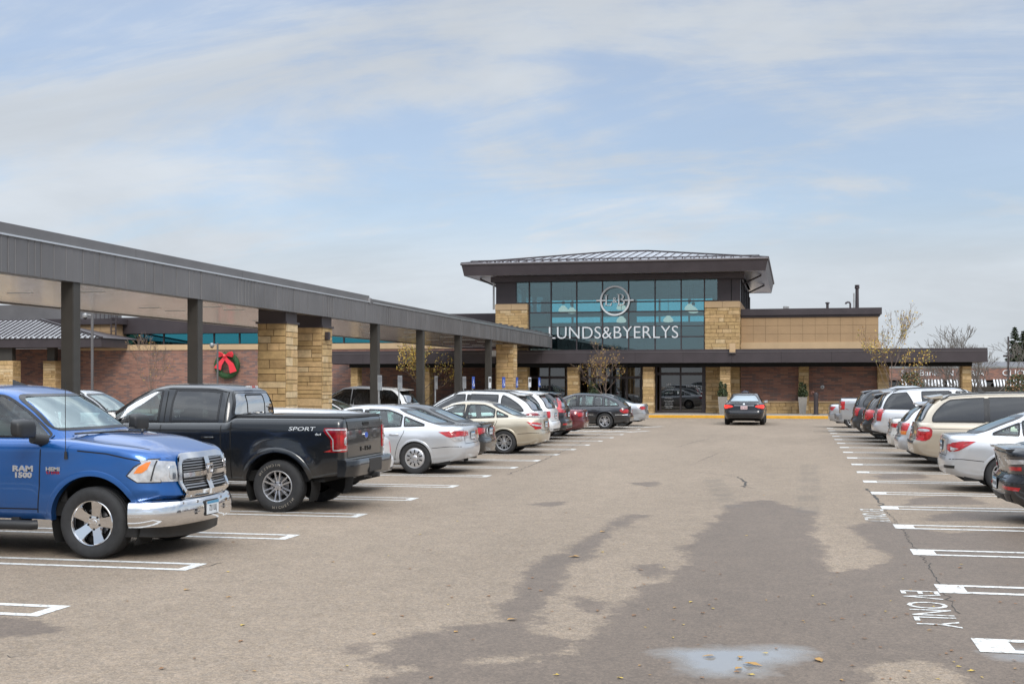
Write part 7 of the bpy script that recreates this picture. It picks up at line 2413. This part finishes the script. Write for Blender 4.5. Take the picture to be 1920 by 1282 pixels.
def pavement():
    g = MB(); x0, x1 = -44., X_(1700, 69.6)
    g.box(x0, x1, 69.75, 80, -.1, .15, M['conc']); struct(g.build('pavement'))
    g = MB(); g.box(X_(1185, 69.5), x1, 69.55, 69.75, -.1, .152, M['yellow'], .02); struct(g.build('kerb'))
    g = MB(); g.box(x0, X_(1185, 69.5) - .01, 69.55, 69.75, -.1, .152, M['conc'], .02); g.box(X_(1150, 67.5), X_(1215, 67.5), 67.2, 67.5, -.1, .12, M['conc'], .03); struct(g.build('concrete_kerb'))
    g = MB(); g.box(x0, X_(1185, 69.5) + 1, 69.05, 69.53, -.05, .006, M['conc']); struct(g.build('gutter'))

# ---------------------------------------------------------------- sky, sun, camera
SUN_EL, SUN_AZ = math.radians(38), math.radians(150)    # azimuth clockwise from +Y (down the lane)
SKO = ((4.4, 7.2), (3.3, 3.9))
def sky():
    w = bpy.data.worlds.new('World'); SC.world = w; w.use_nodes = True
    nt = w.node_tree; bg = nt.nodes['Background']
    st = N(nt, 'ShaderNodeTexSky'); st.sky_type = 'NISHITA'; st.sun_disc = False
    st.sun_elevation = SUN_EL; st.sun_rotation = SUN_AZ; st.air_density = 1.; st.dust_density = 1.2; st.ozone_density = 1.5
    tc = N(nt, 'ShaderNodeTexCoord'); sp = N(nt, 'ShaderNodeSeparateXYZ'); L(nt, tc.outputs['Generated'], sp.inputs[0])
    def math_(op, a, b=None, clamp=False):
        n = N(nt, 'ShaderNodeMath', operation=op, use_clamp=clamp)
        for i, v in ((0, a), (1, b)):
            if v is None: continue
            if isinstance(v, (int, float)): n.inputs[i].default_value = v
            else: L(nt, v, n.inputs[i])
        return n.outputs[0]
    def rng(v, a, b, c, d):
        r = N(nt, 'ShaderNodeMapRange', interpolation_type='SMOOTHSTEP'); L(nt, v, r.inputs['Value'])
        for k, x in (('From Min', a), ('From Max', b), ('To Min', c), ('To Max', d)): r.inputs[k].default_value = x
        return r.outputs[0]
    z = math_('MAXIMUM', sp.outputs['Z'], 0.)
    dz = math_('ADD', z, .34)
    u, v = math_('DIVIDE', sp.outputs['X'], dz), math_('DIVIDE', sp.outputs['Y'], dz)
    cb = N(nt, 'ShaderNodeCombineXYZ'); L(nt, u, cb.inputs['X']); L(nt, v, cb.inputs['Y'])
    def layer(sc, rot, loc, stretch, det, rough, dist):
        mp = N(nt, 'ShaderNodeMapping'); mp.inputs['Scale'].default_value = (sc * stretch, sc, 1.); mp.inputs['Rotation'].default_value = (0, 0, rot); mp.inputs['Location'].default_value = (*loc, 0)
        L(nt, cb.outputs[0], mp.inputs['Vector'])
        n = N(nt, 'ShaderNodeTexNoise', i_Scale=1., i_Detail=det, i_Roughness=rough, i_Distortion=dist); L(nt, mp.outputs[0], n.inputs['Vector'])
        return n.outputs['Fac']
    a = layer(1.5, .5, SKO[0], .8, 8., .56, .7)
    b = layer(3.6, -.65, SKO[1], .32, 9., .62, 1.4)
    c = layer(9., .3, (7., 2.), .5, 7., .62, .5)
    cov = math_('ADD', math_('ADD', math_('MULTIPLY', a, .50), math_('MULTIPLY', b, .36)), math_('MULTIPLY', c, .14))
    cloud = rng(cov, .40, .60, 0., 1.)
    hz = rng(sp.outputs['Z'], .06, .16, .92, 0.)
    fac = math_('MAXIMUM', cloud, hz)
    fac = rng(fac, 0., 1., .46, .96)
    # cloud brightness: mottled, brighter overhead
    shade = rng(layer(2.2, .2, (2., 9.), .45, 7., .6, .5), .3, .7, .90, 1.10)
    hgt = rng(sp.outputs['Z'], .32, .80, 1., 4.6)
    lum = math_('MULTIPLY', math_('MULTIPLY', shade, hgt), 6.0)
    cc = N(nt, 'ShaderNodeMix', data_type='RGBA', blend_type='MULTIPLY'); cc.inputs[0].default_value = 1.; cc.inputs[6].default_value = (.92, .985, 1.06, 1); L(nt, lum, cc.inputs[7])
    sk = N(nt, 'ShaderNodeMix', data_type='RGBA', blend_type='MULTIPLY'); sk.inputs[0].default_value = 1.; L(nt, st.outputs[0], sk.inputs[6]); sk.inputs[7].default_value = (.86, .97, 1.12, 1)
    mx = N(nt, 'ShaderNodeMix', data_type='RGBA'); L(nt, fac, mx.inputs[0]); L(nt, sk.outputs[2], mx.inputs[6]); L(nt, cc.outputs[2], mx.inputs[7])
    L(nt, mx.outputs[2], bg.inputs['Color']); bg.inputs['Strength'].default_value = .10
    s = bpy.data.lights.new('sun', 'SUN'); s.energy = 1.5; s.angle = math.radians(22); s.color = (1., .95, .87)
    o = link('sun', s)
    d = Vector((math.sin(SUN_AZ) * math.cos(SUN_EL), math.cos(SUN_AZ) * math.cos(SUN_EL), math.sin(SUN_EL)))
    o.rotation_euler = (-d).to_track_quat('-Z', 'Y').to_euler()

def camera():
    cam = bpy.data.cameras.new('camera'); co = link('camera', cam); SC.camera = co
    cam.sensor_width = 36.; cam.lens = FPX / 1920 * 36; cam.shift_y = (HY - 641) / 1920; cam.clip_end = 5000.; cam.clip_start = .1
    co.location = (0, 0, EYE); co.rotation_euler = (PI / 2, 0, math.radians(12.45))
    SC.view_settings.view_transform = 'Standard'; SC.view_settings.look = 'None'; SC.view_settings.exposure = .25; SC.view_settings.gamma = 1.
    SC.cycles.max_bounces = 8; SC.cycles.transparent_max_bounces = 24; SC.cycles.use_denoising = True
    SC.cycles.sample_clamp_indirect = 6.

lib(); site_mats()
M['navyb'] = simple('dark_blue_lid', (.02, .024, .04), .4)
ground(); markings(); fallen_leaves(); pavement()
store(); walkway(); wreath(); planters(); posts(); trees(); far_shops()
for o, d in zip(lamps, ('white glass pendant lamp at the far left of the entrance hall', 'second white pendant lamp from the left, half behind a mullion', 'white pendant lamp just behind the round emblem', 'white pendant lamp below the round emblem', 'low white pendant lamp over the sign letters on the right', 'white pendant lamp at the right end of the hall glazing', 'farther white pendant lamp at the right end, partly overlapped')):
    o['label'] = d
fleet()
sky(); camera()
